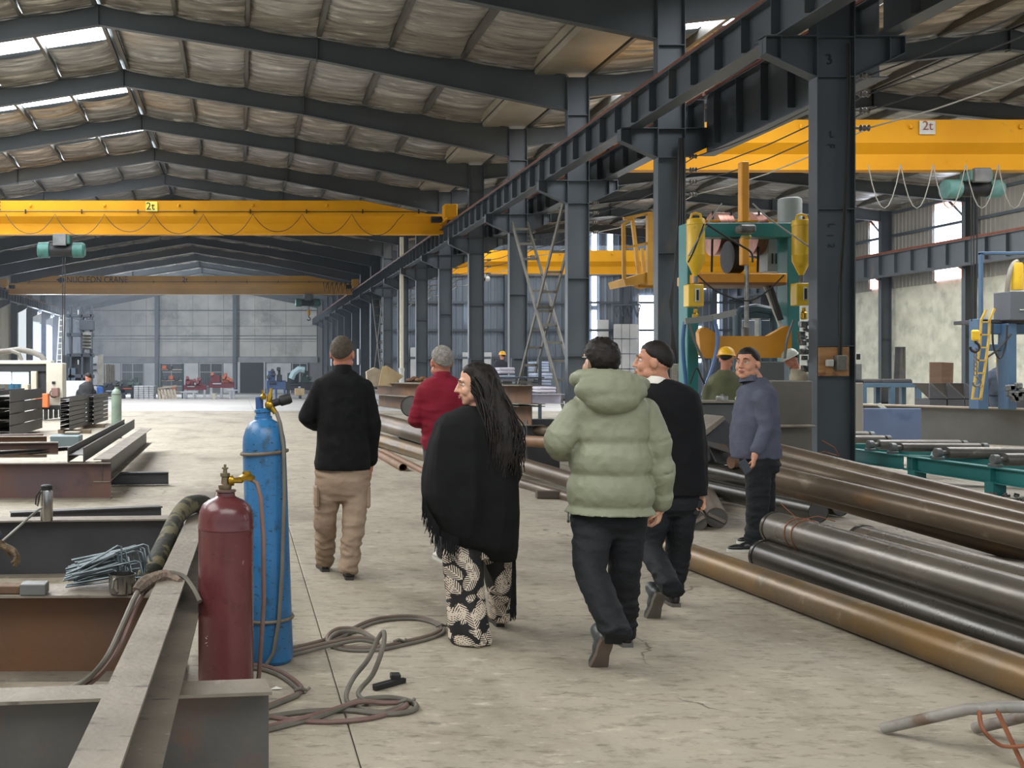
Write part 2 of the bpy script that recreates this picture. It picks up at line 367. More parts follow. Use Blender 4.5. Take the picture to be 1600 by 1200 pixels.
def blanket(wd, L0, seed, lip=True):
    rr_ = random.Random(seed); nx, ny = 9, 64; vs = []; ph = [rr_.uniform(0, 6) for _ in range(4)]
    for j in range(ny+1):
        v = j/ny; y = v*L0
        for i in range(nx+1):
            u = i/nx; sag = .10*sin(pi*u)**.7
            rip = .020*sin(y*5.2+ph[0]+.5*sin(u*3))+.030*abs(sin(y*6.3+ph[1]+.5*sin(u*2.2)))+.016*abs(sin(y*13.7+ph[2]+u*.6))
            tt = max(0, min(1, (y-(L0-1.0))/.95)); z = -sag*.55*(1-.7*tt)-rip*1.3*sin(pi*u)**.4*(1-.6*tt) - .02
            z -= .16*tt*tt*(3-2*tt)
            z -= .07*max(0, 1-abs((L0-y)-1.3)/.6)*sin(pi*u)**.5
            if lip:
                pass
                z += -.20*max(0, (y-(L0-.35))/.35) if False else 0
            vs.append(((u-.5)*wd, y, z))
    fs = [(j*(nx+1)+i, j*(nx+1)+i+1, (j+1)*(nx+1)+i+1, (j+1)*(nx+1)+i) for j in range(ny) for i in range(nx)]
    if lip:   # end flap that hangs down to the next roof beam
        n0 = len(vs)
        for q, (dy, dz) in enumerate(((.03, -.04), (.05, -.07), (.04, -.115))):
            for i in range(nx+1):
                u = i/nx; z = vs[ny*(nx+1)+i][2]
                vs.append(((u-.5)*wd*1.03, L0+dy-.06+.02*sin(u*14+seed+q), z+dz*(.75+.25*sin(pi*u))+.0))
        for q in range(3):
            a0 = ny*(nx+1) if q == 0 else n0+(q-1)*(nx+1); b0 = n0+q*(nx+1)
            fs += [(a0+i, a0+i+1, b0+i+1, b0+i) for i in range(nx)]
    me = bpy.data.meshes.new('insulation_blanket'); me.from_pydata(vs, [], fs); me.materials.append(FOIL); me.shade_smooth(); return me
SP = 1.86
BLF = [blanket(SP-.07, 5.84, s) for s in (1, 2, 3, 4)]; BLS = [blanket(SP-.07, 2.35, s) for s in (5, 6, 7, 8)]
def slope_rows(xa, za, xb, zb, n):
    out = []
    for i in range(n):
        f = (i+.5)/n; out.append((xa+(xb-xa)*f, za+(zb-za)*f))
    return out
ang1 = atan2(ZR-ZE, XB0-XR); 
SK = MB().cbox((0, 0, 0), (1, 1, 1)); 
skm = bpy.data.meshes.new('skylight'); skm.from_pydata([(-.5, 0, 0), (.5, 0, 0), (.5, 1, 0), (-.5, 1, 0), (-.5, 0, .02), (.5, 0, .02), (.5, 1, .02), (-.5, 1, .02)], [], [(0, 3, 2, 1), (4, 5, 6, 7), (0, 1, 5, 4), (1, 2, 6, 5), (2, 3, 7, 6), (3, 0, 4, 7)]); skm.materials.append(SKY)
slopes = [('L', -17, 8.95, XR-.12, ZR-.02, 7), ('R', XR+.12, ZR-.02, 7.55, ZE+.13, 6), ('r', 9.05, ZE+.02, XR2-.1, ZR2-.01, 6), ('c', XR2+.1, ZR2-.01, 31.5, 9.15, 6)]
for nm, xa, za, xb, zb, cnt in slopes:
    ang = -atan2(zb-za, xb-xa); wd = sqrt((xb-xa)**2+(zb-za)**2)/cnt; sx = (wd-.07)/(SP-.07)
    for i in range(cnt+1):
        f = i/cnt; x = xa+(xb-xa)*f; z = za+(zb-za)*f
        b = MB(); ye = Y1-.4 if nm in 'LR' else 66.3; b.box((x-.03, 1, z+.02), (x+.03, ye, z+TH-.01)); b.box((x-.03, 1, z+.012), (x+.075, ye, z+.024)); b.obj('purlin', PURL, ceiling, smooth=0)
    for n in range(1, 18):
        skyl = (nm == 'L' and n in (1, 2, 3, 4, 5, 6)) or (nm == 'r' and n in (1, 2, 3, 5, 8))
        if nm in 'rc' and n > 9: continue
        for i, (x, z) in enumerate(slope_rows(xa, za, xb, zb, cnt)):
            sk_here = skyl and (nm == 'L' or i in (0, 1, 2))
            me = (BLS if sk_here else BLF)[(i*3+n*5) % 4]
            o = link('insulation_blanket', me, (x, YN(n)+(3.6 if sk_here else .08), z+TH+.02), ceiling)
            o.rotation_euler = (0, ang, 0); o.scale = (sx, 1, 1)
            if sk_here:
                o = link('skylight', skm, (x, YN(n)+.12, z+TH+.04), ceiling); o.rotation_euler = (0, ang, 0); o.scale = (wd-.08, 3.5, 1)
# ---------------------------------------------------------------- crane runways
def runway(xc, ya, yb, depth, zb, label, nst=1.0, rail=True, w=.3, far=False):
    r = thing('crane_runway', label, 'crane rail', (xc, ya, zb))
    b = MB(); b.box((xc-w/2, ya, zb), (xc+w/2, yb, zb+.018)); b.obj('bottom_flange', STEEL, r, smooth=0)
    b = MB(); b.box((xc-w/2, ya, zb+depth-.018), (xc+w/2, yb, zb+depth)); b.obj('top_flange', STEEL, r, smooth=0)
    b = MB(); b.box((xc-.006, ya, zb+.018), (xc+.006, yb, zb+depth-.018)); b.obj('web', STEEL, r, smooth=0)
    me = None; y = ya+.5
    while y < yb-.1:
        if me is None:
            o = MB().box((xc-w/2+.01, y-.006, zb+depth*.12), (xc+w/2-.01, y+.006, zb+depth-.018)).obj('stiffener', STEEL, r, smooth=0); me = o.data
        else: link('stiffener', me, (xc, y, zb+depth*.12), r)
        y += nst
    if rail:
        b = MB(); z = zb+depth; b.box((xc-.075, ya, z), (xc+.075, yb, z+.03)); b.box((xc-.03, ya, z+.03), (xc+.03, yb, z+.08)); b.box((xc-.045, ya, z+.08), (xc+.045, yb, z+.13)); b.obj('rail', RAIL, r, smooth=0)
    return r
runway(7.95, 4, 119, .62, 6.43, 'long crane runway girder with rusty rail, left of the middle columns', .95)
runway(9.42, YN(2)+.1, 66.2, .62, 6.43, 'dark crane runway girder on the right hall side of the middle columns', .95, True)
b = runway(9.42, YN(1)+.1, YN(2)-.02, 1.17, 5.87, 'extra deep dark crane girder between the two nearest columns', .95, True)
runway(9.42, 4, YN(1)-.02, .62, 6.43, 'dark crane runway girder at the top right, beyond the nearest column', .95, True)
runway(XC-1.0+.3, 38, 66.2, 1.05, 5.85, 'crane runway girder along the right hall outer wall', 1.2)
runway(XA+.45, 60, 119, .62, 6.43, 'crane runway girder along the left hall outer wall', .95)
# ---------------------------------------------------------------- walls
WPAN = mat('pale_wall_panel', '#b9b5ab', '#a3a19a', .5, .7, spots=[('#7c7a74', .35, .5, .7), ('#b7b3a8', 1.4, .6, .72)])
CORR = mat('corrugated_sheet', '#8a8880', '#7c7a73', .4, .5, .1)
CORRB = mat('corrugated_sheet_bluish', '#59626c', '#68717a', .3, .5, .1)
PLAS = mat('rough_plaster', '#c6c5b4', '#adad9e', 1.6, .9, 0, .6, 5, spots=[('#9a9b8e', 1.3, .52, .7)])
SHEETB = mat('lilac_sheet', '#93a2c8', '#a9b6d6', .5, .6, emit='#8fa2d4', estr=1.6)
SHEETL = mat('light_grey_panel', '#b9bab8', '#a5a7a6', .8, .5)
REDL = mat('red_tinted_sheet', '#c98a80', '#e0c0b8', 6, .6, emit='#e8a79a', estr=2.2, stretch=(1, 6, .2))
DARKV = mat('dark_void', '#14181c', rough=.9)
BLUEG = mat('blue_grey_steel', '#3f4d5c', '#4c5b69', 1, .5)
GREY = mat('grey_metal', '#6e7070', '#5a5b5a', 3, .5, .3)
def corr(p0, p1, z0, z1, pitch, dep, n):
    """trapezoid sheet between ground points p0, p1; n = unit normal towards the room"""
    p0, p1, n = Vector(p0), Vector(p1), Vector(n); L_ = (p1-p0).length; d = (p1-p0).normalized(); k = int(L_/pitch); pr = []
    for i in range(k):
        a = i*pitch
        for f, h in ((0, 0), (.55, 0), (.68, dep), (.87, dep)): pr.append(p0+d*(a+pitch*f)+n*h)
    pr.append(p1); m = len(pr); b = MB()
    vs = [Vector((p.x, p.y, z0)) for p in pr]+[Vector((p.x, p.y, z1)) for p in pr]
    vs += [v-n*.04 for v in vs]
    fs = [(i, i+1, m+i+1, m+i) for i in range(m-1)]+[(2*m+i, 3*m+i, 3*m+i+1, 2*m+i+1) for i in range(m-1)]
    return b.add(vs, fs)
# back wall of the left hall
wb = MB().box((-17.6, 119.45, -2), (9.2, 119.6, 11.4)).obj('wall_back', mat('wall_back_core', '#6b6a66', rough=.8), kind='structure', smooth=0)
rows = [(2.95, 4.62), (4.66, 6.33), (6.37, 8.02), (8.06, 10.2)]
xx = [-17.4+1.72*i for i in range(16)]
rw = random.Random(3)
pm = {}
for j, (z0, z1) in enumerate(rows):
    for i in range(15):
        w_ = 1.70; key = (i+j) % 2
        dd = rw.uniform(0, .02)
        if j not in pm: pm[j] = MB().bbox((0, 0, (z1-z0)/2), (w_, .06, z1-z0), bev=.012).obj('wall_panel', WPAN, wb, smooth=0, origin=Vector((0, 0, 0))); pm[j].location = (xx[i]+w_/2-wloc(wb).x, 119.4-dd-wloc(wb).y, z0-wloc(wb).z)
        else: o = link('wall_panel', pm[j].data, (xx[i]+w_/2, 119.4-dd, z0), wb)
b = MB()
for z in (4.9, 5.25, 8.06): b.tube([(-17.4, 119.2, z), (8.3, 119.2, z)], .045, 6)
b.obj('wall_pipe', GREY, wb)
MB().box((-17.4, 119.1, 2.3), (8.4, 119.4, 2.9)).obj('lintel_band', mat('lintel', '#8b8c8b', '#7a7b7b', 1, .7), wb, smooth=0)
for x in (-9.35, -.75):
    b = MB(); b.box((x-.2, 118.75, -2), (x+.2, 118.77, 10.8)); b.box((x-.2, 119.03, -2), (x+.2, 119.05, 10.8)); b.box((x-.01, 118.77, -2), (x+.01, 119.03, 10.8)); b.obj('wall_post', STEELF, wb, smooth=0)
# ground floor of the back wall: pale panels, barred windows, dark doorway
def spx(px): return (px-377)/14.15
for a, c in ((150, 188), (225, 246), (287, 310), (349, 367), (414, 455)):
    MB().bbox(((spx(a)+spx(c))/2, 119.3, .2), (spx(c)-spx(a), .1, 4.1), bev=.02).obj('wall_panel', SHEETL, wb, smooth=0)
for k, (a, c) in enumerate(((190, 224), (250, 286), (312, 347), (457, 480))):
    wn = MB(); x0, x1 = spx(a), spx(c); wn.box((x0, 119.25, -.3), (x1, 119.35, 2.25))
    f = wn.obj('window_%d' % (k+1), DARKV, kind='structure', smooth=0)
    fr = MB()
    for x in (x0, (x0+x1)/2, x1): fr.box((x-.04, 119.15, -.3), (x+.04, 119.25, 2.25))
    for z in (-.3, 1.25, 2.2): fr.box((x0, 119.15, z-.04), (x1, 119.25, z+.04))
    fr.obj('window_frame', SHEETL, f, smooth=0); br = MB(); x = x0+.15
    while x < x1: br.box((x-.02, 119.1, -.3), (x+.02, 119.14, 2.2)); x += .19
    br.obj('window_bars', GREY, f, smooth=0)
d_ = MB().box((spx(375), 119.2, -1.3), (spx(412), 119.4, 2.3)).obj('door_1', DARKV, kind='structure', smooth=0)
b = MB(); b.box((spx(371), 119, -1.3), (spx(375), 119.4, 2.35)); b.box((spx(412), 119, -1.3), (spx(414), 119.4, 2.35)); b.obj('door_frame', SHEETL, d_, smooth=0)
# left wall: pale boards, open gateway with daylight and hanging sheets
wl = corr((-17.6, 60, 0), (-17.6, 85, 0), -1.2, 9, .5, .04, (1, 0, 0)).obj('wall_left', mat('left_wall_board', '#b5b19f', '#a5a190', .4, .7), kind='structure', smooth=0)
corr((-17.6, 100, 0), (-17.6, 119.4, 0), -2, 9, .5, .04, (1, 0, 0)).obj('wall_sheet', CORRB, wl, smooth=0)
MB().box((-17.7, 85, 6.5), (-17.6, 100, 9)).obj('wall_sheet', CORRB, wl, smooth=0)
MB().box((-18.2, -7, -.5), (-18.1, 60, 9.2)).obj('wall_sheet', CORR, wl, smooth=0)
gw = MB(); gw.box((-17.5, 90.2, 5.6), (-17.4, 99.5, 6.4)); 
gw.obj('gate_header', SHEETL, wl, smooth=0)
for i in range(4):
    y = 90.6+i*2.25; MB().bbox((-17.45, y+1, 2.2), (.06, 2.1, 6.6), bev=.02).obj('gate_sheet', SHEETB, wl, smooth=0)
MB().box((-60, 80, -1.1), (-18, 135, -.9)).obj('yard', mat('yard_concrete', '#c9ccd0', rough=.9), kind='structure', smooth=0)
MB().box((-60, 78, -1), (-59.5, 136, 2.6)).obj('yard_wall', mat('yard_wall', '#dfe3e6', rough=.8), kind='structure', smooth=0)
# right wall: plaster below, corrugated sheet above, translucent strips
wr = MB().box((31.45, 36, -2), (31.6, 66.5, 5.5)).obj('wall_right', PLAS, kind='structure', smooth=0)
def strip(y0, y1, z0, z1, mt, n_='wall_light_sheet'):
    return corr((31.36, y0, 0), (31.36, y1, 0), z0, z1, .28, .03, (-1, 0, 0)).obj(n_, mt, wr, smooth=0)
segs = [(36, 46.7), (48.75, 52.3), (53.75, 58.2), (59.8, 66.4)]
for a, c in segs: corr((31.4, a, 0), (31.4, c, 0), 5.45, 9.6, .28, .03, (-1, 0, 0)).obj('wall_sheet', CORR, wr, smooth=0)
for a, c in ((46.7, 48.75), (52.3, 53.75), (58.2, 59.8)):
    strip(a, c, 5.55, 6.0, REDL); strip(a, c, 6.0, 8.7, DAY); strip(a, c, 8.7, 9.05, REDL); strip(a, c, 9.05, 9.6, CORR, 'wall_sheet')
for z in (6.2, 7.9, 9.0): MB().box((31.2, 36, z), (31.34, 66.4, z+.12)).obj('girt', STEELF, wr, smooth=0)
for n in (6, 7, 8):
    b = MB(); b.bar((31.15, YN(n)+.1, 7.7), (31.15, YN(n)+1.6, 8.95), .07, .07); b.obj('girt_brace', STEELF, wr, smooth=0)
# back wall of the right hall
wbr = corr((9.0, 66.5, 0), (31.5, 66.5, 0), -1.6, 10.6, .4, .045, (0, -1, 0)).obj('wall_back_right', CORRB, kind='structure', smooth=0)
for z in (2.2, 3.9, 5.6, 7.3): MB().box((9, 66.25, z), (31.4, 66.4, z+.13)).obj('girt', STEELF, wbr, smooth=0)
for x in (12.5, 16.3, 20.2, 23.6, 26.4, 29): MB().box((x-.15, 66.0, -1.5), (x+.15, 66.3, 10)).obj('wall_post', STEELF, wbr, smooth=0)
for x, a, c in ((21.75, 3, 5.2), (21.75, 5.5, 10.0), (22.75, 7.9, 10), (14.2, 4.4, 5.6), (28.2, 2.0, 4.2), (29.3, 3.5, 6.2), (28.5, 6.5, 7.8)):
    MB().box((x-.13, 66.38, a), (x+.13, 66.44, c)).obj('wall_light_sheet', DAY, wbr, smooth=0)
dr = MB().box((24.45, 66.35, -.4), (25.7, 66.44, 6.1)).obj('door_2', DAY, kind='structure', smooth=0)
MB().box((24.35, 66.2, -.4), (24.45, 66.4, 6.2)).obj('door_frame', SHEETL, dr, smooth=0)
g = thing('sliding_gate', 'pale grey panelled sliding gate with zigzag top bars in the far right hall wall', 'gate', (23.5, 66, -.5))
for i in range(3):
    for j in range(5): MB().bbox((23.0+i*.5, 65.9, .2+j*.92), (.47, .05, .88), bev=.015).obj('panel', SHEETL, g, smooth=0)
b = MB()
for i in range(4): b.bar((22.75+i*.42, 65.9, 5.5), (22.95+i*.42, 65.9, 4.75), .05, .05); b.bar((23.17+i*.42, 65.9, 5.5), (22.95+i*.42, 65.9, 4.75), .05, .05)
b.bar((22.7, 65.9, 5.5), (24.4, 65.9, 5.5), .08, .1); b.obj('top_bars', STEELF, g, smooth=0)
for x0, x1, z0, z1 in ((10.4, 11.4, 0, 2.9), (13.6, 15.4, -.4, 2.6), (21.9, 22.6, 2.3, 4.6)):
    MB().bbox(((x0+x1)/2, 66.3, (z0+z1)/2), (x1-x0, .06, z1-z0), bev=.02).obj('wall_panel', SHEETL, wbr, smooth=0)
# ---------------------------------------------------------------- overhead cranes
DKT = mat('black_lettering', '#1b1b1a', rough=.7)
HOIST = mat('hoist_green', '#3c6f66', '#2f5850', 3, .5, .1)
HOISTL = mat('hoist_pale_green', '#5f8d88', '#4f7773', 4, .5)
PLATE = mat('sign_plate_grey', '#b4b3ac', '#a5a49d', 5, .5)
PLATEY = mat('sign_plate_yellow', '#e0cf4e', rough=.5)
CABLE = mat('cable_black', '#1f1e1c', rough=.6)
CHROME = mat('dull_steel', '#8c8c88', '#6f6f6b', 8, .35, .8)
def text(s_, loc, size, m, parent, name='lettering', rot=(pi/2, 0, 0), ext=.004, al='CENTER', sx=1):
    c = bpy.data.curves.new(name, 'FONT'); c.body = s_; c.size = size; c.align_x = al; c.align_y = 'CENTER'; c.extrude = ext; c.resolution_u = 3
    t = bpy.data.objects.new('t', c); COL.objects.link(t); dg = bpy.context.evaluated_depsgraph_get()
    me = bpy.data.meshes.new_from_object(t.evaluated_get(dg)); bpy.data.objects.remove(t); me.materials.clear(); me.materials.append(m)
    o = link(name, me, loc, parent); o.rotation_euler = rot; o.scale = (sx, 1, 1); return o
def girder(b, x0, x1, y, zt, zb, wt=.36, wn=.14, endz=.62, l0=True, l1=True):
    h = zt-zb
    xs_ = [x0]+([x0+.6, x0+3.2] if l0 else [])+([x1-3.2, x1-.6] if l1 else [])+[x1]
    prof = [(wt, 1), (wt, .53), (wn, .33), (wn, .05), (wn+.06, .05), (wn+.06, 0)]
    rings = []
    for x in xs_:
        e = 1.0
        if (l0 and x < x0+1) or (l1 and x > x1-1): e = 1-endz/h*.85
        rings.append([(x, y-p, zb+h*min(q, e)) for p, q in prof]+[(x, y+p, zb+h*min(q, e)) for p, q in prof[::-1]])
    n = len(rings[0]); vs = [v for r_ in rings for v in r_]
    fs = [(i*n+k, i*n+(k+1) % n, (i+1)*n+(k+1) % n, (i+1)*n+k) for i in range(len(rings)-1) for k in range(n)]+[tuple(range(n)), tuple(range((len(rings)-1)*n, len(rings)*n))]
    return b.add(vs, fs)
def wave(x0, x1, y, z, pitch, dip, n=14):
    pts = []; k = int(round((x1-x0)/pitch))
    for i in range(k):
        for j in range(n):
            t = j/n; pts.append((x0+(i+t)*pitch, y-.03, z-dip*(1-abs(2*t-1)**2.2)*(.9+.1*sin(i*2.1))))
    pts.append((x1, y, z)); return pts
def hoist(x, y, zt, hook_z, mt, mt2, label, sc=1.0):
    r = thing('crane_hoist', label, 'hoist', (x, y, zt))
    b = MB(); b.lathe([(.2*sc, -.85*sc), (.27*sc, -.82*sc), (.27*sc, -.45*sc)], (x, y, zt-.62*sc), V(1, 0, 0)); b.obj('motor', mt2, r)
    b = MB(); b.lathe([(.22*sc, -.44*sc), (.22*sc, .35*sc)], (x, y, zt-.62*sc), V(1, 0, 0)); b.obj('rope_drum', BLACK, r)
    b = MB(); b.lathe([(.26*sc, .36*sc), (.26*sc, .7*sc), (.2*sc, .78*sc)], (x, y, zt-.62*sc), V(1, 0, 0)); b.obj('gearbox', mt, r)
    b = MB(); b.bbox((x, y-.1, zt-.28*sc), (.6*sc, .5, .3*sc), bev=.03); b.obj('trolley_frame', mt, r)
    for i in (-1, 1):
        b = MB(); b.lathe([(.13*sc, -.05), (.13*sc, .05)], (x+.3*sc*i, y-.28, zt-.08*sc), V(0, 1, 0), 14); b.obj('wheel', BLACK, r)
    b = MB(); b.bbox((x-.05, y-.38, zt-.3*sc), (.45*sc, .16, .4*sc), bev=.02); b.obj('control_box', GREY, r)
    b = MB(); b.tube([(x, y, zt-.8*sc), (x, y, hook_z+.5)], .02, 6); b.tube([(x+.1, y, zt-.8*sc), (x+.06, y, hook_z+.5)], .02, 6); b.obj('rope', CABLE, r)
    b = MB(); b.lathe([(.06, .0), (.19, .04), (.19, .1), (.06, .14)], (x+.03, y-.07, hook_z+.32), V(0, 1, 0), 16); b.bbox((x+.03, y, hook_z+.3), (.2, .12, .42), bev=.04); b.obj('hook_block', YEL, r)
    b = MB(); b.tube([(x+.03, y, hook_z+.1), (x+.03, y, hook_z-.05)]+[(x+.03+.11*sin(t*.5), y, hook_z-.16+.11*cos(t*.5)) for t in range(0, 10)], .035, 8); b.obj('hook', BLACK, r)
    return r
def crane(y, x0, x1, label, m_, far=False, fest=True, l0=True, l1=True, carr=(0, 1), track=True):
    r = thing('overhead_crane', label, 'crane', ((x0+x1)/2, y, 6.8))
    g_ = girder(MB(), x0, x1, y, 8.17, 6.87, l0=l0, l1=l1).obj('girder', m_, r, smooth=0)
    for i in carr:
        x = (x0, x1)[i]; b = MB(); b.bbox((x, y, 7.42), (.34, 3.4, .34), bev=.03); b.bbox((x, y-1.5, 7.58), (.5, .5, .5), bev=.03); c = b.obj('end_carriage', m_, r, smooth=0)
        for s in (-1, 1): MB().lathe([(.16, -.06), (.16, .06)], (x, y+1.35*s, 7.3), V(1, 0, 0), 14).obj('wheel', BLACK, c)
        MB().lathe([(.13, 0), (.13, .4)], (x+(-.6 if i else .2), y-.9, 7.35), V(1, 0, 0), 12).obj('drive_motor', BLACK, c)
    b = MB(); b.tube([(x0+.8, y-.44, 7.74), (x1-.8, y-.44, 7.72)], .018, 6)
    x = x0+1.5
    while x < x1-1: b.box((x-.02, y-.46, 7.66), (x+.02, y-.36, 7.82)); x += 2.2
    if track: b.obj('cable_track', BLACK, r, smooth=0)
    if fest: MB().tube(wave(max(x0+7.2, -9.2), x1-1.6, y-.5, 7.62, 1.93, .85), .014, 5).obj('festoon_cable', CABLE, r)
    b = MB(); x = x0+2.5
    while x < x1-2: b.bbox((x, y-.4, 7.98), (.09, .07, .12), bev=.02); x += 2.9
    b.obj('lifting_lug', m_, r, smooth=0)
    return r
c1 = crane(42.6, -16.55, 7.95, 'nearer yellow overhead crane girder across the left hall with looping cable', YEL)
s_ = 1684/42.2
MB().bbox(((237-377)/s_, 42.19, 7.92), (.46, .02, .4), bev=.005).obj('load_sign', PLATEY, c1, smooth=0); text('2t', ((235-377)/s_, 42.17, 7.93), .42, DKT, c1)
text('NUCLEON CRANE', ((2-377)/s_, 42.19, 7.94), .5, DKT, c1, al='RIGHT')
c2 = crane(76.6, -16.5, 7.95, 'farther yellow overhead crane in the left hall, black lettering on it', YELF, fest=False)
s_ = 1684/76.2
text('NUCLEON CRANE', ((104-377)/s_, 76.17, 7.88), .62, DKT, c2, al='LEFT', sx=.84); text('2t', ((289-377)/s_, 76.17, 7.88), .5, DKT, c2)
b = MB(); x = (96-377)/s_
for q in ((-.3, 0), (0, .24), (.3, 0), (0, -.24)): pass
b.prism([(x-.36, 76.17, 7.88), (x, 76.17, 8.1), (x+.36, 76.17, 7.88), (x, 76.17, 7.66)], (0, -.004, 0)); b.obj('logo', DKT, c2, smooth=0)
MB().lathe([(.12, 0), (.12, .01)], (x, 76.165, 7.88), V(0, -1, 0), 16).obj('logo_centre', YELF, c2)
b = MB()
for i in range(9): b.tube([((505+i*7-377)/s_, 76.05, 7.7), ((507+i*7-377)/s_, 76.05, 7.0-.1*(i % 3)), ((511+i*7-377)/s_, 76.05, 7.65)], .03, 5)
b.obj('festoon_cable', CABLE, c2)
hoist((98-377)/39.5, 42.6, 6.98, 1.1, HOIST, HOIST, 'green hoist with long rope and yellow hook block under the nearer left crane', 1.15)
hoist((482-377)/22, 76.6, 6.98, 5.3, HOIST, HOIST, 'small dark green hoist under the farther left crane', 1.1)
c3 = crane(28.9, 9.42, 29.95, 'bright yellow overhead crane at the top right marked 2t on a grey plate', YEL, fest=False, track=False)
s_ = 1684/28.5
MB().bbox(((1449-377)/s_, 28.5, 7.95), (.42, .02, .36), bev=.005).obj('load_sign', PLATE, c3, smooth=0); text('2t', ((1449-377)/s_, 28.48, 7.99), .34, mat('sign_red_brown', '#7a4038', rough=.6), c3)
text('NUCLEON CRANE', ((1172-377)/s_, 28.53, 7.85), .3, DKT, c3, al='RIGHT')
hoist((1522-377)/58.3, 28.9, 6.98, 2.2, HOISTL, HOISTL, 'pale green hoist under the yellow crane at top right', .95)
b = MB()
for k in range(5):
    x = (1340+k*50-377)/58.3; b.tube([(x+.85*t/8, 28.4, 6.95-1.15*(1-(t/4-1)**2)) for t in range(9)], .014, 5)
b.obj('festoon_cable', mat('grey_cable', '#8a8880', rough=.6), c3)
c4 = crane(60.3, 9.42, 29.6, 'yellow overhead crane far back in the right hall, behind the ladder brace', YEL, fest=False, track=False)
text('0003   485-5', ((1262-377)/28.1, 59.92, 7.25), .42, DKT, c4, al='RIGHT')
hoist((752-377)/28, 60.2, 6.98, 6.0, PLATE, PLATE, 'small white hoist under the far yellow crane of the right hall', .6)
# conductor wires with insulators on the right side of the middle columns
cw = thing('conductor_wires', 'bare conductor wires strung along the middle columns in the right hall', 'wires', (9.2, 6, 5.0))
for z in (5.87, 5.6, 5.36, 5.1):
    pts = []
    for n in range(0, 10):
        y = YN(n); pts.append((9.2, y, z))
        if n < 9:
            for t in (.25, .5, .75): pts.append((9.2, y+6*t, z-.12*(1-(2*t-1)**2)))
    MB().tube(pts, .012, 5).obj('wire', CABLE if z > 5.2 else mat('pale_wire', '#a8a59c', rough=.5), cw)
ins = MB(); 
for z in (5.87, 5.6, 5.36, 5.1): ins.lathe([(.02, -.02), (.05, 0), (.03, .03), (.05, .06), (.03, .09), (.05, .12), (.02, .14), (.02, .25)], (9.21, 0, z), V(-1, 0, 0), 10)
IMT = mat('grey_porcelain', '#6f6a64', rough=.3); im = None
for n in range(1, 10):
    for z in (5.87, 5.6, 5.36, 5.1):
        if im is None: im = MB().lathe([(.02, -.02), (.05, 0), (.03, .03), (.05, .06), (.03, .09), (.05, .12), (.02, .14), (.02, .25)], (9.21, YN(n), z), V(-1, 0, 0), 10).obj('insulator', IMT, cw, origin=V(9.21, YN(n), z))
        else: link('insulator', im.data, (9.21, YN(n), z), cw)
# white drain pipe in front of the middle row
dp = thing('drain_pipe', 'tall thin white pole in front of the middle row of columns', 'pipe', (8.15, 55, 0))
MB().tube([(8.18, 55, fz(55)), (8.18, 55, 1.55)], .13, 12).obj('lower_pipe', WHITE, dp); MB().tube([(8.18, 55, 1.5), (8.18, 55, 8.3)], .10, 12).obj('upper_pipe', mat('cream_paint', '#cfc9b4', rough=.5), dp); MB().tube([(8.18, 55, 1.45), (8.18, 55, 1.62)], .15, 12).obj('coupling', WHITE, dp)
# ladder-like cross braces between columns
ANG = mat('brace_steel', '#6a665c', '#58564f', 2, .6, .1)
def brace(ya, yb, za, zb, x0, x1, label, grp=None):
    r = thing('cross_brace', label, 'brace', (x0, ya, min(za, zb)))
    a0, a1 = V(x0, ya, za), V(x0, yb, zb); c0, c1 = V(x1, ya, za), V(x1, yb, zb)
    MB().bar(a0, a1, .04, .13).obj('rail', ANG, r, smooth=0); MB().bar(c0, c1, .04, .13).obj('rail', ANG, r, smooth=0)
    n = 11
    for i in range(n):
        t = (i+.6)/n; MB().bar(a0.lerp(a1, t), c0.lerp(c1, t), .07, .07).obj('rung', ANG, r, smooth=0)
    return r
brace(YN(3)+.3, YN(4)-.3, 6.1, .45, 8.45, 8.88, 'ladder-like steel brace whose top leans toward the camera, between third and fourth columns')
brace(YN(3)+.3, YN(4)-.3, .45, 6.1, 8.43, 8.90, 'ladder-like steel brace crossing the other, its foot nearer the camera')
brace(YN(9)+.3, YN(10)-.3, 6.3, .2, 8.45, 8.88, 'far grey cross brace behind the black sweater man, top nearer'); brace(YN(9)+.3, YN(10)-.3, .2, 6.3, 8.43, 8.9, 'far grey cross brace behind the black sweater man, foot nearer')
# small lamps and board on the columns
bd = thing('switch_board', 'plywood board with two grey switch boxes mounted on the nearest column', 'switch board', (8.6, 15.6, 1.3))
p_ = P(1303, 565, 15.68); MB().bbox((p_.x, 15.69, p_.z), (.44, .03, .42), bev=.004).obj('plywood', mat('plywood', '#8a6238', '#a5784a', 3, .6, stretch=(1, 1, 8), spots=[('#6b4422', 7, .55, .7)]), bd, smooth=0)
MB().bbox((p_.x+.06, 15.62, p_.z-.02), (.14, .12, .22), bev=.01).obj('switch_box', mat('old_grey_box', '#56544e', '#6f6c63', 9, .6), bd, smooth=0)
MB().bbox((p_.x-.09, 15.63, p_.z-.02), (.09, .08, .1), bev=.01).obj('switch_box', PLATE, bd, smooth=0)
MB().tube([(p_.x+.06, 15.65, p_.z+.09), (p_.x+.05, 15.66, 2.6), (p_.x+.12, 15.66, 3.6), (p_.x+.2, 15.68, 5), (p_.x+.2, 15.69, 6.3)], .012, 6).obj('cable', CABLE, bd)
MB().tube([(p_.x+.09, 15.65, p_.z+.09), (p_.x+.1, 15.66, 2.9), (p_.x+.17, 15.66, 4), (p_.x+.23, 15.68, 5.6), (p_.x+.23, 15.69, 6.3)], .016, 6).obj('cable', CABLE, bd)
bx = thing('fuse_box', 'old grey fuse box with cables on the second nearest column', 'fuse box', (8.9, 21.6, 1.3))
p_ = P(1058, 588, 21.6); MB().bbox(p_, (.24, .14, .5), bev=.01).obj('box', mat('old_fuse_box', '#5d5b54', '#7b776c', 12, .6), bx, smooth=0)
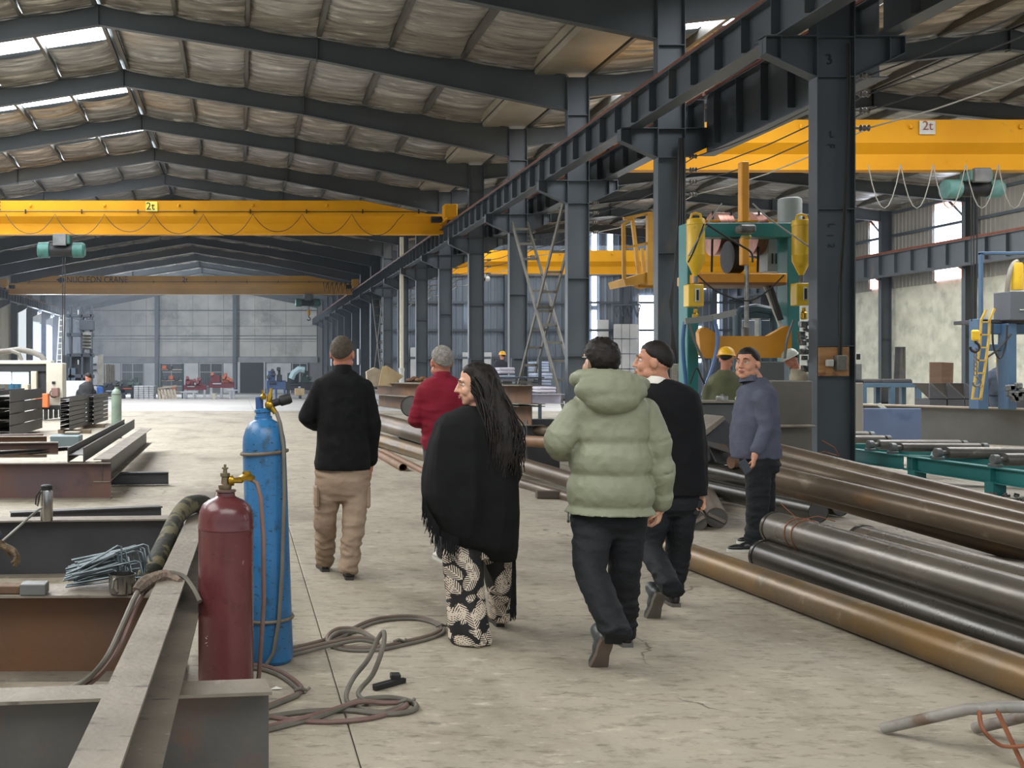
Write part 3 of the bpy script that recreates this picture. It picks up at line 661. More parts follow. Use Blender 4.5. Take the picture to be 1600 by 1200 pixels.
b = MB()
for k in range(4): b.tube([(p_.x-.15+.05*k, 21.58, p_.z+.2), (p_.x-.1-.02*k, 21.58, 2.9), (p_.x+.0+.05*k, 21.6, 4.5), (p_.x+.05+.03*k, 21.62, 6.2)], .016, 5)
for k in range(3): b.tube([(p_.x-.08+.06*k, 21.58, p_.z-.2), (p_.x-.1+.07*k, 21.56, p_.z-.6)], .014, 5)
b.obj('cable', CABLE, bx)
# chalk marks on the nearest column
CH = mat('black_marker', '#23272a', rough=.8)
cm = [o for o in bpy.data.objects if o.name == 'steel_column'][0]
for s_, (px, py), sz, rot in (('3', (1296, 93), .22, -.2), ('F', (1298, 228), .16, pi/2), ('L', (1300, 210), .14, 0), ('1', (1297, 368), .14, pi/2), ('2', (1299, 384), .14, pi/2), ('L', (1299, 352), .14, pi/2)):
    q = P(px, py, 15.80); t9 = text(s_, q, sz, CH if py < 300 else mat('faint_mark', '#30373d', rough=.8), cm, 'mark', rot=(pi/2, rot, 0), ext=.002); t9.location = q-V(8.67, YN(1), 0)
# ---------------------------------------------------------------- left side: beams, bolts, cylinders, hoses
MILL = mat('mill_scale_steel', '#4b4a49', '#5a5855', 2, .5, .25, .1, 30, spots=[('#6a4a38', 1.6, .6, .74)])
MILLD = mat('dark_mill_scale', '#3b3b3e', '#46464a', 2, .5, .3, .1, 30, spots=[('#5b4238', 1.1, .63, .75)])
RUSTB = mat('rust_brown_steel', '#5a4537', '#6b4a2f', 1.4, .7, .1, .15, 25, spots=[('#7b5a34', 2.1, .55, .7), ('#3b3330', 1.0, .6, .72)])
RUSTP = mat('purple_rust_steel', '#56464a', '#6a4c3d', .9, .65, .1, .1, 25, spots=[('#3e3638', 1.3, .56, .7)])
TOPF = mat('dusty_flange', '#837b6f', '#70695f', 3, .6, .2, .2, 30, spots=[('#4b4744', 6, .6, .7, (1, 3, 1)), ('#9a948a', 9, .62, .72)])
def hbeam(name, label, a, b, H, W, m, tf=.012, tw=.01, grp=None, up=V(0, 0, 1), mtop=None, wbot=None):
    a, b = V(*a), V(*b); x, y, d = frame_of(b-a, up); r = thing(name, label, 'beam', (a.x, a.y, a.z-H/2), grp)
    MB().bar(a, b, W, tf, up, 0, H/2-tf/2).obj('top_flange', mtop or m, r, smooth=0); MB().bar(a, b, wbot or W, tf, up, 0, -H/2+tf/2).obj('bottom_flange', mtop or m, r, smooth=0)
    MB().bar(a, b, tw, H-2*tf, up).obj('web', m, r, smooth=0); return r
def beam_ground(name, label, x0, y0, x1, y1, z0, H, W, m, mtop=None, **k):
    return hbeam(name, label, (x0, y0, z0+H/2), (x1, y1, z0+H/2), H, W, m, mtop=mtop, **k)
beam_ground('steel_beam', 'front steel beam across the bottom left, dusty top flange, dark web', -2.6, 3.62, .10, 3.96, 0, .40, .17, MILL, TOPF)
beam_ground('steel_beam', 'brown rusty beam lying behind the front beam, mug and bolts on top', -3.0, 5.50, -.28, 5.54, 0, .43, .3, RUSTB, TOPF)
beam_ground('steel_beam', 'dark beam lying behind the bolt pile, steel flask standing on it', -3.4, 8.0, -.44, 8.25, 0, .43, .2, MILLD, TOPF)
r = hbeam('steel_beam', 'long dusty beam laid lengthwise over the others beside the red cylinder', (-.362, 2.0, .525), (-.262, 8.42, .525), .16, .125, MILL, mtop=TOPF, wbot=.25)
beam_ground('steel_beam', 'thin dark beam just behind the steel flask', -2.12, 9.9, -.77, 10.35, 0, .25, .12, MILLD, MILLD)
beam_ground('steel_beam', 'deep purple-brown rusty beam beyond the flask, chalk mark on its web', -4.2, 12.9, -1.57, 13.0, 0, .44, .2, RUSTP, TOPF)
hbeam('steel_beam', 'receding beam lying on its side on the rusty beam, flanges up, left one', (-1.99, 12.95, .53), (-2.12, 20.4, .53), .2, .17, MILL, up=V(1, 0, 0))
hbeam('steel_beam', 'receding beam right of the one lying on its side, top flange level', (-1.68, 12.98, .34), (-1.8, 20.4, .30), .28, .2, MILL, mtop=TOPF)
hbeam('steel_beam', 'short rusty brown beam piece left of the receding beams', (-4.0, 14.0, .52), (-2.42, 14.25, .52), .16, .16, RUSTP, mtop=TOPF)
hbeam('steel_beam', 'flat thin beam slanting across the top of the rusty beam', (-4.2, 13.0, .47), (-2.15, 14.6, .50), .05, .12, MILL)
hbeam('steel_beam', 'rusty beam end left, in front of the stacked beams', (-5.6, 16.6, .35), (-3.05, 16.9, .35), .33, .2, RUSTB, mtop=TOPF)
hbeam('steel_beam', 'small rusty beam stub beside the blue-grey box section', (-4.1, 18.0, .32), (-3.35, 18.2, .32), .3, .2, RUSTP)
hbeam('steel_beam', 'short dark beam end poking out right of the rusty beam', (-1.9, 14.4, .10), (-.98, 14.5, .10), .16, .14, MILLD)
bz = mat('blue_grey_box', '#5c6b70', '#68767a', 2, .5, .2)
t_ = thing('box_section', 'blue-grey box section lying on the floor left of the green cylinder', 'box section', (-3.5, 21.6, 0)); MB().bbox((-3.5, 21.6, .12), (.58, .5, .24), bev=.015).obj('box', bz, t_); MB().bbox((-3.42, 21.9, .27), (.3, .3, .05), bev=.01).obj('lid_plate', TOPF, t_)
tag(MB().bbox((-3.0, 21.9, .06), (.34, .3, .11), bev=.01).obj('steel_block', GREY), 'small dark steel block on the floor right of the blue-grey box', 'block')
# stacked beams, each beam a thing
def sidebeam(label, grp, x, y, z, L_, h, w_, m, a=0):
    hbeam('stacked_beam', label, (x, y, z+h/2), (x+a, y+L_, z+h/2), w_, h, m, up=V(1, 0, 0), tf=.014, tw=.012, grp=grp)
lv = ['bottom', 'second from bottom', 'third from bottom', 'fourth from bottom', 'fifth from bottom', 'sixth from bottom', 'top']
for i in range(7):
    sidebeam('grey beam in the taller narrow stack beside the green cylinder, %s' % lv[i], 'narrow beam stack', -4.22, 25.8, .1+i*.113, 3.4, .099, .23, MILL, .06)
for i in range(7):
    sidebeam('grey beam in the second narrow stack just behind, %s' % lv[i], 'second narrow beam stack', -3.98, 28.6, .1+i*.113, 2.6, .099, .15, MILL, .05)
for y in (26.2, 28.8): tag(MB().bbox((-4.05, y, .05), (.8, .12, .1)).obj('timber', mat('timber_brown', '#6f6252', rough=.8)), 'wooden bearer under the narrow beam stacks, %s one' % ('nearer' if y < 27 else 'farther'), 'timber')
lv4 = ['bottom', 'second from bottom', 'third from bottom', 'top']
for c_ in range(2):
    for i in range(4):
        sidebeam('wide grey beam in the low stack at the far left, %s column, %s' % (('left', 'right')[c_], lv4[i]), 'wide beam stack', -5.75+c_*.5, 23.4, .08+i*.255, 3.8, .238, .46, MILL)
# anchor bolts
ZINC = mat('zinc_plated', '#687276', '#4d575b', 12, .4, .75)
an = [('lying low', 0), ('in the middle', 1), ('high', 2)]
rb = random.Random(11)
for i in range(36):
    t = (i % 12)/11; row = i//12
    z = .455+.155*t+.0*row; Y_ = 5.50+.06*row+rb.uniform(-.02, .02)
    xt = (88+rb.uniform(0, 26)+16*t-377)/306; xh = (180+rb.uniform(-8, 42)-377)/306
    zt = .445+.11*t+rb.uniform(0, .012); zh = z+.03+rb.uniform(-.01, .02)
    a, c = V(xt, Y_+rb.uniform(-.05, .03), zt), V(xh, Y_+.05, zh); d = (c-a).normalized()
    th = -1 if rb.random() < .85 else .2
    hk = c+d*.02+V(.004, -.01, -.012); e = hk+V(.012+rb.uniform(-.01, .015), -.02, max(-.075, .45-hk.z))
    o = MB().tube([a, a.lerp(c, .5)+V(0, 0, -.001), c, hk, e], .0055, 7).obj('anchor_bolt', ZINC, None, 'bent zinc anchor bolt in the pile beside the steel mug', 'bolt', 'anchor bolts in the pile')
t_ = thing('steel_mug', 'small stainless steel mug with handle in front of the bolt pile', 'mug', (-.60, 5.42, .43))
MB().lathe([(.05, 0), (.062, .008), (.066, .03), (.067, .098), (.070, .102), (.064, .102), (.062, .03), (.0, .012)], (-.60, 5.42, .431), n=28).obj('cup', mat('stainless', '#8d8b87', rough=.22, metal=.95), t_)
MB().tube([(-.625, 5.36, .52), (-.63, 5.325, .515), (-.635, 5.32, .48), (-.625, 5.335, .452), (-.615, 5.36, .45)], .007, 7).obj('handle', CHROME, t_)
t_ = thing('steel_flask', 'stainless steel vacuum flask with black lid on the dark beam', 'flask', (-1.45, 8.05, .43))
STAIN = mat('brushed_stainless', '#a3a19c', rough=.25, metal=.95)
MB().lathe([(.042, 0), (.046, .01), (.046, .215), (.041, .23)], (-1.45, 8.03, .431), n=24).obj('body', STAIN, t_)
MB().lathe([(.043, .23), (.044, .262), (.03, .27)], (-1.45, 8.03, .431), n=24).obj('lid', BLACK, t_)
MB().tube([(-1.49, 8.0, .665), (-1.52, 7.99, .62), (-1.525, 7.99, .56), (-1.51, 7.99, .545), (-1.5, 7.99, .6), (-1.487, 7.99, .65)], .006, 6).obj('strap', BLACK, t_)
MB().lathe([(.0, 0), (.013, .001), (.012, .003)], (-1.45, 7.985, .545), V(0, -1, 0), 14).obj('reflection_spot', mat('orange_reflection', '#d8694e', rough=.6), t_)  # painted spot standing in for the flame's reflection on the flask
t_ = thing('steel_offcut', 'two small dark steel offcuts on the brown beam left of the bolts', 'offcut', (-1.05, 5.45, .43)); MB().bbox((-1.04, 5.42, .46), (.13, .1, .055), bev=.004).obj('block', GREY, t_); MB().bbox((-1.2, 5.45, .452), (.18, .09, .04), bev=.004).obj('block', RUSTB, t_)
# gas cylinders
REDC = mat('maroon_paint', '#55292b', '#603234', 5, .27, 0, .06, 30, spots=[('#4a2c2f', 3, .55, .68), ('#94706a', 34, .68, .73, (1, 1, .3)), ('#3d2224', 9, .6, .7)])
BLUC = mat('worn_blue_paint', '#28689a', '#225984', 3, .36, 0, .06, 30, spots=[('#234a66', 11, .57, .66, (1, 1, .6)), ('#1d4668', 2, .58, .72), ('#7fa2b4', 16, .69, .74), ('#22323c', 34, .60, .66, (1, 1, 2.5))])
BLUD = mat('dark_blue_paint', '#2d4f8a', '#274576', 5, .5)
BRASS = mat('brass', '#b99636', '#9a7a28', 20, .3, .85)
BRASSD = mat('old_brass', '#6a5f4e', '#82765f', 20, .4, .7)
RCOL = mat('pink_hose', '#76605a', '#684f49', 8, .6); GHOSE = mat('grey_hose', '#67635a', '#57534b', 8, .6); BHOSE = mat('brown_hose', '#6f5f52', '#5c5048', 8, .6)
RX, RY = (353-377)*4.9/FOC, 4.9
t_ = thing('gas_cylinder', 'maroon gas cylinder with brass regulator in the left foreground', 'gas cylinder', (RX, RY, 0))
MB().lathe([(.10, 0), (.123, .02), (.1255, .05), (.1255, .835), (.128, .838), (.128, .846), (.1255, .85), (.1255, .885), (.121, .915), (.106, .945), (.08, .966), (.052, .978), (.042, .985), (.040, 1.0)], (RX, RY, 0), n=40).obj('body', REDC, t_)
MB().lathe([(.037, 1.0), (.046, 1.004), (.046, 1.012), (.030, 1.014)], (RX, RY, 0), n=28).obj('neck_ring', mat('worn_ring', '#5c4640', rough=.5), t_)
b = MB(); b.lathe([(.026, 1.012), (.03, 1.02), (.03, 1.035), (.018, 1.04), (.016, 1.07), (.022, 1.074), (.022, 1.088), (.01, 1.09), (.009, 1.105), (.015, 1.107), (.015, 1.113), (.006, 1.115), (.006, 1.128)], (RX-.004, RY, 0), n=16); b.obj('valve', BRASSD, t_)
b = MB(); b.lathe([(.02, 0), (.024, .006), (.024, .022), (.012, .026), (.012, .06)], (RX+.012, RY, 1.052), V(1, 0, .12), 14); b.lathe([(.012, -.012), (.036, -.008), (.038, .008), (.02, .018), (.02, .03), (.012, .032)], (RX+.095, RY, 1.065), n=24); b.bbox((RX+.055, RY-.01, 1.055), (.05, .03, .022), bev=.006); b.obj('regulator', BRASS, t_)
MB().tube([(RX+.115, RY-.01, 1.06), (RX+.14, RY-.02, 1.045), (RX+.158, RY-.03, .98), (RX+.17, RY-.03, .8), (RX+.172, RY, .5), (RX+.155, RY+.05, .2), (RX+.14, RY+.1, .02)], .0105, 10).obj('hose', RCOL, t_)
b = MB()
for dz, w_ in ((0, .018), (.009, .012), (.018, .02), (.03, .01), (.037, .018)): b.bbox((RX-.088+w_/6, RY-.0905, .33+dz), (w_, .002, .003), Euler((0, .5*(-1)**int(dz*1000), -.75)).to_matrix(), .0005)
b.obj('white_scribble', WHITE, t_, smooth=0)
BX, BY = (424-377)*5.76/FOC, 5.76; tilt = Matrix.Rotation(radians(-1.9), 3, 'Y')
t_ = thing('gas_cylinder', 'tall worn blue gas cylinder with black-knobbed regulator behind the maroon one', 'gas cylinder', (BX, BY, 0))
MB().lathe([(.10, 0), (.116, .02), (.118, .06), (.116, 1.16), (.112, 1.2), (.098, 1.245), (.075, 1.278), (.05, 1.292), (.048, 1.298)], (0, 0, 0), n=40).obj('body', BLUC, t_, origin=V(0, 0, 0))
MB().lathe([(.047, 1.296), (.047, 1.31), (.040, 1.312), (.040, 1.33), (.046, 1.332), (.046, 1.345), (.03, 1.352)], (0, 0, 0), n=28).obj('neck', BLUC, t_, origin=V(0, 0, 0))
MB().lathe([(.021, 1.35), (.021, 1.412), (.015, 1.414)], (-.018, 0, 0), n=18).obj('valve_cap', BLUD, t_, origin=V(0, 0, 0))
for z in (1.118, .235): 
    b = MB(); b.tube([(.123*cos(a), .123*sin(a), z+.006*cos(a)) for a in [2*pi*k/32 for k in range(32)]], .009, 8, closed=True); b.obj('rubber_band', mat('dirty_rubber', '#6f6354', '#5b5145', 20, .7), t_, origin=V(0, 0, 0))
b = MB(); b.sphere((.035, -.03, 1.37), (.026, .026, .026)); b.lathe([(.012, 0), (.016, .03), (.008, .05), (.008, .075)], (.03, -.03, 1.385), V(.25, 0, 1), 12); b.lathe([(.01, 0), (.016, .01), (.016, .02), (.006, .03), (.006, .05)], (.005, -.03, 1.40), V(-.1, 0, 1), 12)
b.lathe([(.014, 0), (.014, .04)], (.045, -.035, 1.36), V(.6, 0, -1), 12); b.obj('regulator', BRASS, t_, origin=V(0, 0, 0))
MB().lathe([(.014, -.02), (.02, .0), (.02, .03), (.028, .04), (.03, .085), (.026, .095), (.026, .10)], (.055, -.03, 1.378), V(1, 0, .28), 16).obj('black_knob', BLACK, t_, origin=V(0, 0, 0))
MB().tube([(.07, -.04, 1.33), (.088, -.06, 1.27), (.1, -.105, 1.15), (.095, -.125, .9), (.07, -.125, .5), (.045, -.13, .25), (.01, -.14, .08), (-.03, -.14, .02)], .0105, 10).obj('hose', GHOSE, t_, origin=V(0, 0, 0))
MB().prism([(-.03, -.092, 1.215), (.03, -.092, 1.215), (.02, -.07, 1.262), (-.02, -.07, 1.262)], (0, -.004, .002)).obj('label_patch', mat('label_pink', '#b99a90', rough=.6), t_, origin=V(0, 0, 0))
for ch in t_.children: ch.location = (0, 0, 0)
t_.rotation_euler = (0, radians(-1.9), 0)
t_ = thing('gas_cylinder', 'pale green gas cylinder standing alone on the open floor at left', 'gas cylinder', ((182-377)*24.4/FOC, 24.4, 0))
GX = (182-377)*24.4/FOC; GRC = mat('pale_green_paint', '#7f9183', '#6e7f72', 3, .5, spots=[('#5a675c', 4, .6, .7)])
MB().lathe([(.11, 0), (.116, .02), (.116, .99), (.1, 1.06), (.06, 1.11), (.04, 1.12), (.04, 1.16)], (GX, 24.4, 0), n=28).obj('body', GRC, t_)
MB().lathe([(.116, .985), (.126, .99), (.126, 1.005), (.116, 1.01)], (GX, 24.4, 0), n=28).obj('ring', GREY, t_); MB().lathe([(.12, 0), (.12, .03)], (GX, 24.4, 0), n=28).obj('foot_ring', GREY, t_)
b = MB(); b.lathe([(.02, 1.16), (.02, 1.2)], (GX, 24.4, 0), n=10); b.bbox((GX+.02, 24.4, 1.2), (.1, .04, .04), bev=.01); b.obj('valve', BLACK, t_)
# hoses on the floor
def hose(name, label, pts, m, r=.0115, cat='hose', off=(0, 0), sub=6, zs=None, parent=None):
    g = [G(p[0]+off[0], p[1]+off[1])+V(0, 0, r+(p[2] if len(p) > 2 else 0)) for p in pts]; out = []
    n = len(g)
    for i in range(n-1):
        p0, p1, p2, p3 = g[max(i-1, 0)], g[i], g[i+1], g[min(i+2, n-1)]
        for k in range(sub):
            t = k/sub; out.append(.5*((2*p1)+(p2-p0)*t+(2*p0-5*p1+4*p2-p3)*t*t+(3*p1-p0-3*p2+p3)*t**3))
    out.append(g[-1]); o = MB().tube(out, r, 8).obj(name, m, parent)
    if not parent: tag(o, label, cat)
    return o
L1 = [(452, 1016), (500, 1005), (540, 990), (580, 972), (620, 966), (655, 967), (682, 976), (690, 986), (670, 996), (630, 1006), (590, 1014), (545, 1015), (515, 1009), (513, 1001, .02), (530, 993, .03), (560, 992, .02), (582, 999), (586, 1004), (560, 1005, .02), (520, 1012, .02), (452, 1023)]
hose('floor_hose', 'pinkish brown hose looped on the floor right of the blue cylinder', L1, BHOSE)
hose('floor_hose', 'grey hose running inside the brown loop right of the blue cylinder', L1, GHOSE, off=(3, 4), r=.010)
L2 = [(392, 1042), (418, 1045), (445, 1056), (468, 1074), (471, 1084), (455, 1092), (415, 1108)]
hose('floor_hose', 'pink hose curving out behind the end of the front beam', L2, RCOL); hose('floor_hose', 'grey hose beside the pink one behind the end of the front beam', L2, GHOSE, off=(-5, 5))
L3 = [(400, 1128), (470, 1117), (540, 1114), (600, 1120), (640, 1116), (651, 1107), (635, 1098), (605, 1094), (570, 1100, .01), (545, 1112, .02), (500, 1128, .01), (470, 1132), (400, 1150)]
hose('floor_hose', 'grey hose with a flat coil in the bottom left foreground', L3, GHOSE, r=.0125); hose('floor_hose', 'pink hose running through the flat coil in the foreground', [(400, 1120), (450, 1128), (510, 1132), (580, 1126), (625, 1112), (634, 1103), (600, 1102), (560, 1108, .02), (500, 1126, .02), (400, 1144)], RCOL, r=.0115)
hose('floor_hose', 'grey hose end bent up into a narrow upright loop above the coil', [(640, 1100), (600, 1116), (552, 1107), (541, 1098, .02), (552, 1090, .08), (575, 1090, .17), (590, 1088, .26), (600, 1090, .3), (598, 1100, .25), (583, 1100, .13), (565, 1098, .06), (560, 1100, .03), (575, 1104)], GHOSE, r=.0115)
for i, (a, c) in enumerate((((1, 0), (470, 1086)), ((1, 0), (689, 984)), ((1, 0), (634, 1104)), ((1, 0), (623, 1008)))):
    q = G(*c); tag(MB().tube([q+V(-.03, 0, .02), q+V(0, -.01, .035), q+V(.03, .01, .02), q+V(.045, .02, .03)], .008, 6).obj('wire_tie', GHOSE), 'wire tie binding the hoses, ' + ['beside the front beam end', 'at the tip of the long loop', 'at the flat coil tip', 'on the near side of the long loop'][i], 'wire tie')
t_ = thing('steel_clamp', 'small black steel clamp lying on the floor above the coiled hose', 'clamp', G(606, 1078)); q0, q1 = G(585, 1080), G(632, 1067)
b = MB(); b.bar(q0+V(0, 0, .015), q1+V(0, 0, .015), .022, .022); b.obj('bar', BLACK, t_, smooth=0); b = MB(); b.bar(q0+V(.0, .04, .012), q0.lerp(q1, .8)+V(0, .04, .012), .012, .02); b.bbox(q0.lerp(q1, .72)+V(0, .03, .035), (.05, .05, .03), bev=.004); b.obj('jaw', BLACK, t_, smooth=0)
b = MB(); q = G(432, 1077); b.prism([q+V(-.03, -.01, .003), q+V(0, .008, .012), q+V(.03, .0, .003), q+V(.0, -.02, .006)], (0, 0, .001)); tag(b.obj('paper_scrap', mat('paper_white', '#d8d5cc', rough=.8), smooth=0), 'small scrap of white paper on the floor beside the front beam', 'paper')
# lashed hoses and cloth over the long beam
ROPE = mat('dirty_rope', '#85796b', '#6a5f53', 15, .8)
def ptube(label, name, cat, pts, r, m, n=8, parent=None):
    g = [P(*p) for p in pts]; out = []; L_ = len(g)
    for i in range(L_-1):
        p0, p1, p2, p3 = g[max(i-1, 0)], g[i], g[i+1], g[min(i+2, L_-1)]
        for k in range(5):
            t = k/5; out.append(.5*((2*p1)+(p2-p0)*t+(2*p0-5*p1+4*p2-p3)*t*t+(3*p1-p0-3*p2+p3)*t**3))
    out.append(g[-1]); rr_ = r
    if isinstance(r, (list, tuple)):
        rr_ = [];
        for i in range(L_-1): rr_ += [r[i]+(r[i+1]-r[i])*k/5 for k in range(5)]
        rr_.append(r[-1])
    o = MB().tube(out, rr_, n).obj(name, m, parent)
    if parent is None: tag(o, label, cat)
    return o
ptube('grey hose draped over the long beam and down its left side', 'draped_hose', 'hose', [(90, 1082, 4.6), (130, 1066, 4.5), (165, 1030, 4.4), (190, 980, 4.5), (210, 935, 4.7), (230, 905, 4.85), (255, 895, 4.9), (285, 900, 4.9), (302, 920, 4.85), (312, 940, 4.8)], .0125, GHOSE)
ptube('pinkish hose beside the grey one on the left of the long beam', 'draped_hose', 'hose', [(95, 1086, 4.6), (140, 1068, 4.5), (176, 1030, 4.45), (198, 985, 4.5), (214, 945, 4.7), (226, 925, 4.85), (240, 912, 4.9)], .011, RCOL)
ptube('wrapped bundle of dirty rag and rope tied over the long beam', 'rag_bundle', 'rag', [(213, 924, 4.75), (226, 912, 4.8), (240, 904, 4.85), (258, 899, 4.9), (272, 904, 4.88), (281, 909, 4.85)], [.022, .034, .03, .026, .022, .016], mat('dirty_rag', '#7a6a5c', '#4d433a', 18, .9, 0, .8, 60))
CAMO = mat('camouflage_cloth', '#26261f', '#5d573f', 7, .8, 0, .4, 30, lo=.52, hi=.56)
ptube('dark camouflage cloth sleeve hanging over the long beam end', 'camouflage_jacket', 'cloth', [(338, 800, 7.3), (318, 788, 7.2), (295, 790, 7.0), (275, 812, 6.7), (258, 850, 6.2), (244, 880, 5.9), (230, 900, 5.7), (222, 915, 5.6)], [.04, .06, .06, .05, .055, .06, .055, .04], CAMO, 12)
# trestle at bottom right
t_ = thing('pipe_trestle', 'low grey pipe trestle with rusty braces at the bottom right corner', 'trestle', (3.2, 4.3, 0))
GT = mat('grey_primer_tube', '#7d7b76', '#8f8c86', 8, .5, spots=[('#6b5a4e', 5, .55, .68)])
f1, f2 = G(1380, 1146), G(1524, 1146); a = V(f1.x+.19, 4.30, .205)
MB().tube([f1+V(0, 0, .022), f1.lerp(a, .9)+V(0, 0, .01), a, (a.x+.06, 4.29, .215), (a.x+.9, 4.29, .225)], .0235, 14).obj('top_tube', GT, t_)
MB().tube([f2+V(0, 0, .022), (a.x+.29, 4.30, .2)], .0235, 14).obj('leg', GT, t_)
RST = mat('rust_orange', '#7b4a32', '#8e5a3c', 6, .8)
ptube('', 'curved_brace', '', [(1530, 1112, 4.27), (1535, 1138, 4.2), (1556, 1160, 4.2), (1580, 1167, 4.2), (1640, 1160, 4.2)], .008, RST, 6, t_)
b = MB(); b.bar(P(1556, 1106, 4.28), P(1612, 1225, 4.2), .025, .012); b.obj('rusty_brace', RST, t_, smooth=0)
# white cutting gantry at far left
WG = mat('cream_machine_paint', '#c2c0b2', '#b4b1a2', 1, .5); ORG = mat('orange_panel', '#d46a3a', rough=.5)
t_ = thing('cutting_gantry', 'cream white gantry machine with an orange box at the far left', 'machine', (-6.5, 33, 0)); s_ = 1684/33
def q33(x, y): return (x-377)/s_, HC-(y-577)/s_
def pbx(nm, x0, y0, x1, y1, m, par, d=.5, yo=33, bev=.02):
    s2 = 1684/yo; X0, X1 = (x0-377)/s2, (x1-377)/s2; Z0, Z1 = HC-(y1-577)/s2, HC-(y0-577)/s2
    return MB().bbox(((X0+X1)/2, yo+d/2, (Z0+Z1)/2), (X1-X0, d, Z1-Z0), bev=bev).obj(nm, m, par)
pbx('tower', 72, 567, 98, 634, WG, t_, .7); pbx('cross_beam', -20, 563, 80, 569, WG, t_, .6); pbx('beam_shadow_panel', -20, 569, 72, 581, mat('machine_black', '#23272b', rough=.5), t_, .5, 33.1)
pbx('inner_post', 48, 580, 57, 640, WG, t_, .3, 32.9); pbx('inner_post', 33, 600, 44, 622, WG, t_, .3, 32.8)
pbx('dark_panel', 57, 580, 72, 620, mat('machine_dark', '#2c2f33', rough=.5), t_, .3, 33.2)
w1 = pbx('cabin_window', -20, 581, 17, 600, mat('cabin_glass', '#c9d8de', rough=.1, emit='#dfeef5', estr=1.6), t_, .05, 33.3); pbx('cabin_window', 18.5, 581, 45, 600, mat('cabin_glass_b', '#b9c2c4', rough=.1, emit='#cfd8dc', estr=.7), t_, .05, 33.3)
pbx('orange_box', 55, 615, 75, 637, ORG, t_, .3, 32.5); pbx('display', 81, 596, 86, 600, BLACK, t_, .05, 32.95, .005)
b = MB(); b.tube([((85+6*cos(a)-377)/s_, 32.9, HC-(615-6*sin(a)-577)/s_) for a in [2*pi*k/18 for k in range(18)]], .015, 6, closed=True); b.obj('cable_loop', BLACK, t_); pbx('motor', 80, 606, 91, 620, mat('motor_red_brown', '#7a5c58', rough=.5), t_, .3, 32.7)
pbx('under_frame', 50, 634, 100, 640, BLACK, t_, .8, 32.9)
for i, x in enumerate((52, 60, 68, 76, 84, 92, 99)): pbx('leg', x, 638, x+4.5, 658-i*1.2, GREY, t_, .3, 32.4+i*.3)
b = MB(); b.tube([P(*p, 33.4) for p in ((-10, 553), (10, 549), (30, 546), (50, 550), (64, 556), (70, 564))], .09, 12); b.tube([P(*p, 33.2) for p in ((-10, 549), (15, 547), (30, 553), (34, 563))], .06, 10); b.obj('air_duct', mat('grey_duct', '#75716a', rough=.6), t_)
for k, x in enumerate((20, 28, 36)): tag(MB().lathe([(.1, .7), (.13, .72), (.13, 1.15), (.05, 1.2), (.05, 1.25)], ((x-377)/(1684/34.2), 34.2, 0), n=14).obj('water_bottle', mat('bottle_blue', '#3f7090', rough=.2)), 'blue water bottle inside the cream gantry, %s' % ('left', 'middle', 'right')[k], 'bottle', 'blue bottles')
# ---------------------------------------------------------------- pipes
PG = mat('dusty_pipe', '#6b5d4d', '#574a3e', 1.3, .36, .3, .1, 25, spots=[('#7b5c3c', 1.8, .6, .72), ('#857a6a', 4, .62, .75)])
PY = mat('yellow_brown_pipe', '#665a49', '#7c6038', 2.2, .36, .3, .1, 25, spots=[('#4f4a40', 1.5, .55, .7), ('#8b8069', 6, .6, .7)])
PD = mat('dark_oiled_pipe', '#3d3b37', '#4b4842', 2, .24, .55, .04, 25, spots=[('#5c564b', 3, .62, .74)])
PF = mat('grey_oiled_pipe', '#6e685c', '#5c574e', 1.6, .27, .4, .06, 25, spots=[('#74604a', 2.2, .62, .76), ('#7d776b', 5, .64, .76)])
PO = mat('rust_orange_pipe', '#7c5c3f', '#6b503a', 3, .55, .15, .1, 25)
def pipe(label, a, b, r, m, cap=False, th=.008, grp=None, bar=0):
    a, b = V(*a), V(*b); t_ = thing('steel_pipe', label, 'pipe', (a.x, a.y, a.z-r), grp)
    MB().pipe(a, b, r, th, 36).obj('tube', m, t_); d_2 = (b-a).normalized()
    if r > .12: MB().pipe(a-d_2*.004, a+d_2*.03, r+.006, .02, 36).obj('end_ring', PD, t_)
    if cap:
        d = (b-a).normalized(); MB().lathe([(r*.99, .004), (r*.99, .012)], a, d, 30).obj('end_cap', MILL, t_)
        if bar:
            x, y, _ = frame_of(d); q = (x*cos(bar)+y*sin(bar))*r*.85; MB().bar(a-q-d*.01, a+q-d*.01, .03, .03).obj('cross_bar', TOPF, t_, smooth=0)
    return t_
pipe('long yellow-brown pipe lying alone along the walkway at the bottom right', (3.46, 9.05, .10), (3.83, 3.4, .10), .10, PY)
pipe('dark oiled pipe, lower front one of the foreground right pile', (4.02, 8.27, .125), (4.06, 3.2, .125), .124, PD)
pipe('grey pipe on top of the foreground right pile with wire round its end', (4.13, 8.32, .335), (4.15, 3.2, .335), .124, PF)
pipe('pipe on the floor behind the dark oiled one in the foreground right pile', (4.275, 8.2, .125), (4.31, 3.4, .125), .124, PF)
pipe('second upper pipe of the foreground right pile, half hidden behind the top one', (4.385, 7.6, .335), (4.41, 3.4, .335), .124, PF)
CW = mat('copper_wire', '#8a5a44', rough=.4, metal=.5)
for k, y in enumerate((7.95, 7.85)):
    b = MB(); b.tube([(4.13+.128*cos(t*.4-.6), y+.02*sin(t), .335+.128*sin(t*.4-.6)) for t in range(0, 16)], .004, 5)
    if k == 0: b.tube([(4.1, 7.95, .46), (4.05, 8.0, .52), (4.02, 8.03, .56)], .004, 5); b.tube([(4.12, 7.9, .46), (4.2, 7.85, .49), (4.3, 7.8, .46)], .004, 5)
    tag(b.obj('binding_wire', CW), 'rusty binding wire round the top pipe of the foreground pile, %s' % ('with loose ends' if k == 0 else 'plain turn'), 'wire')
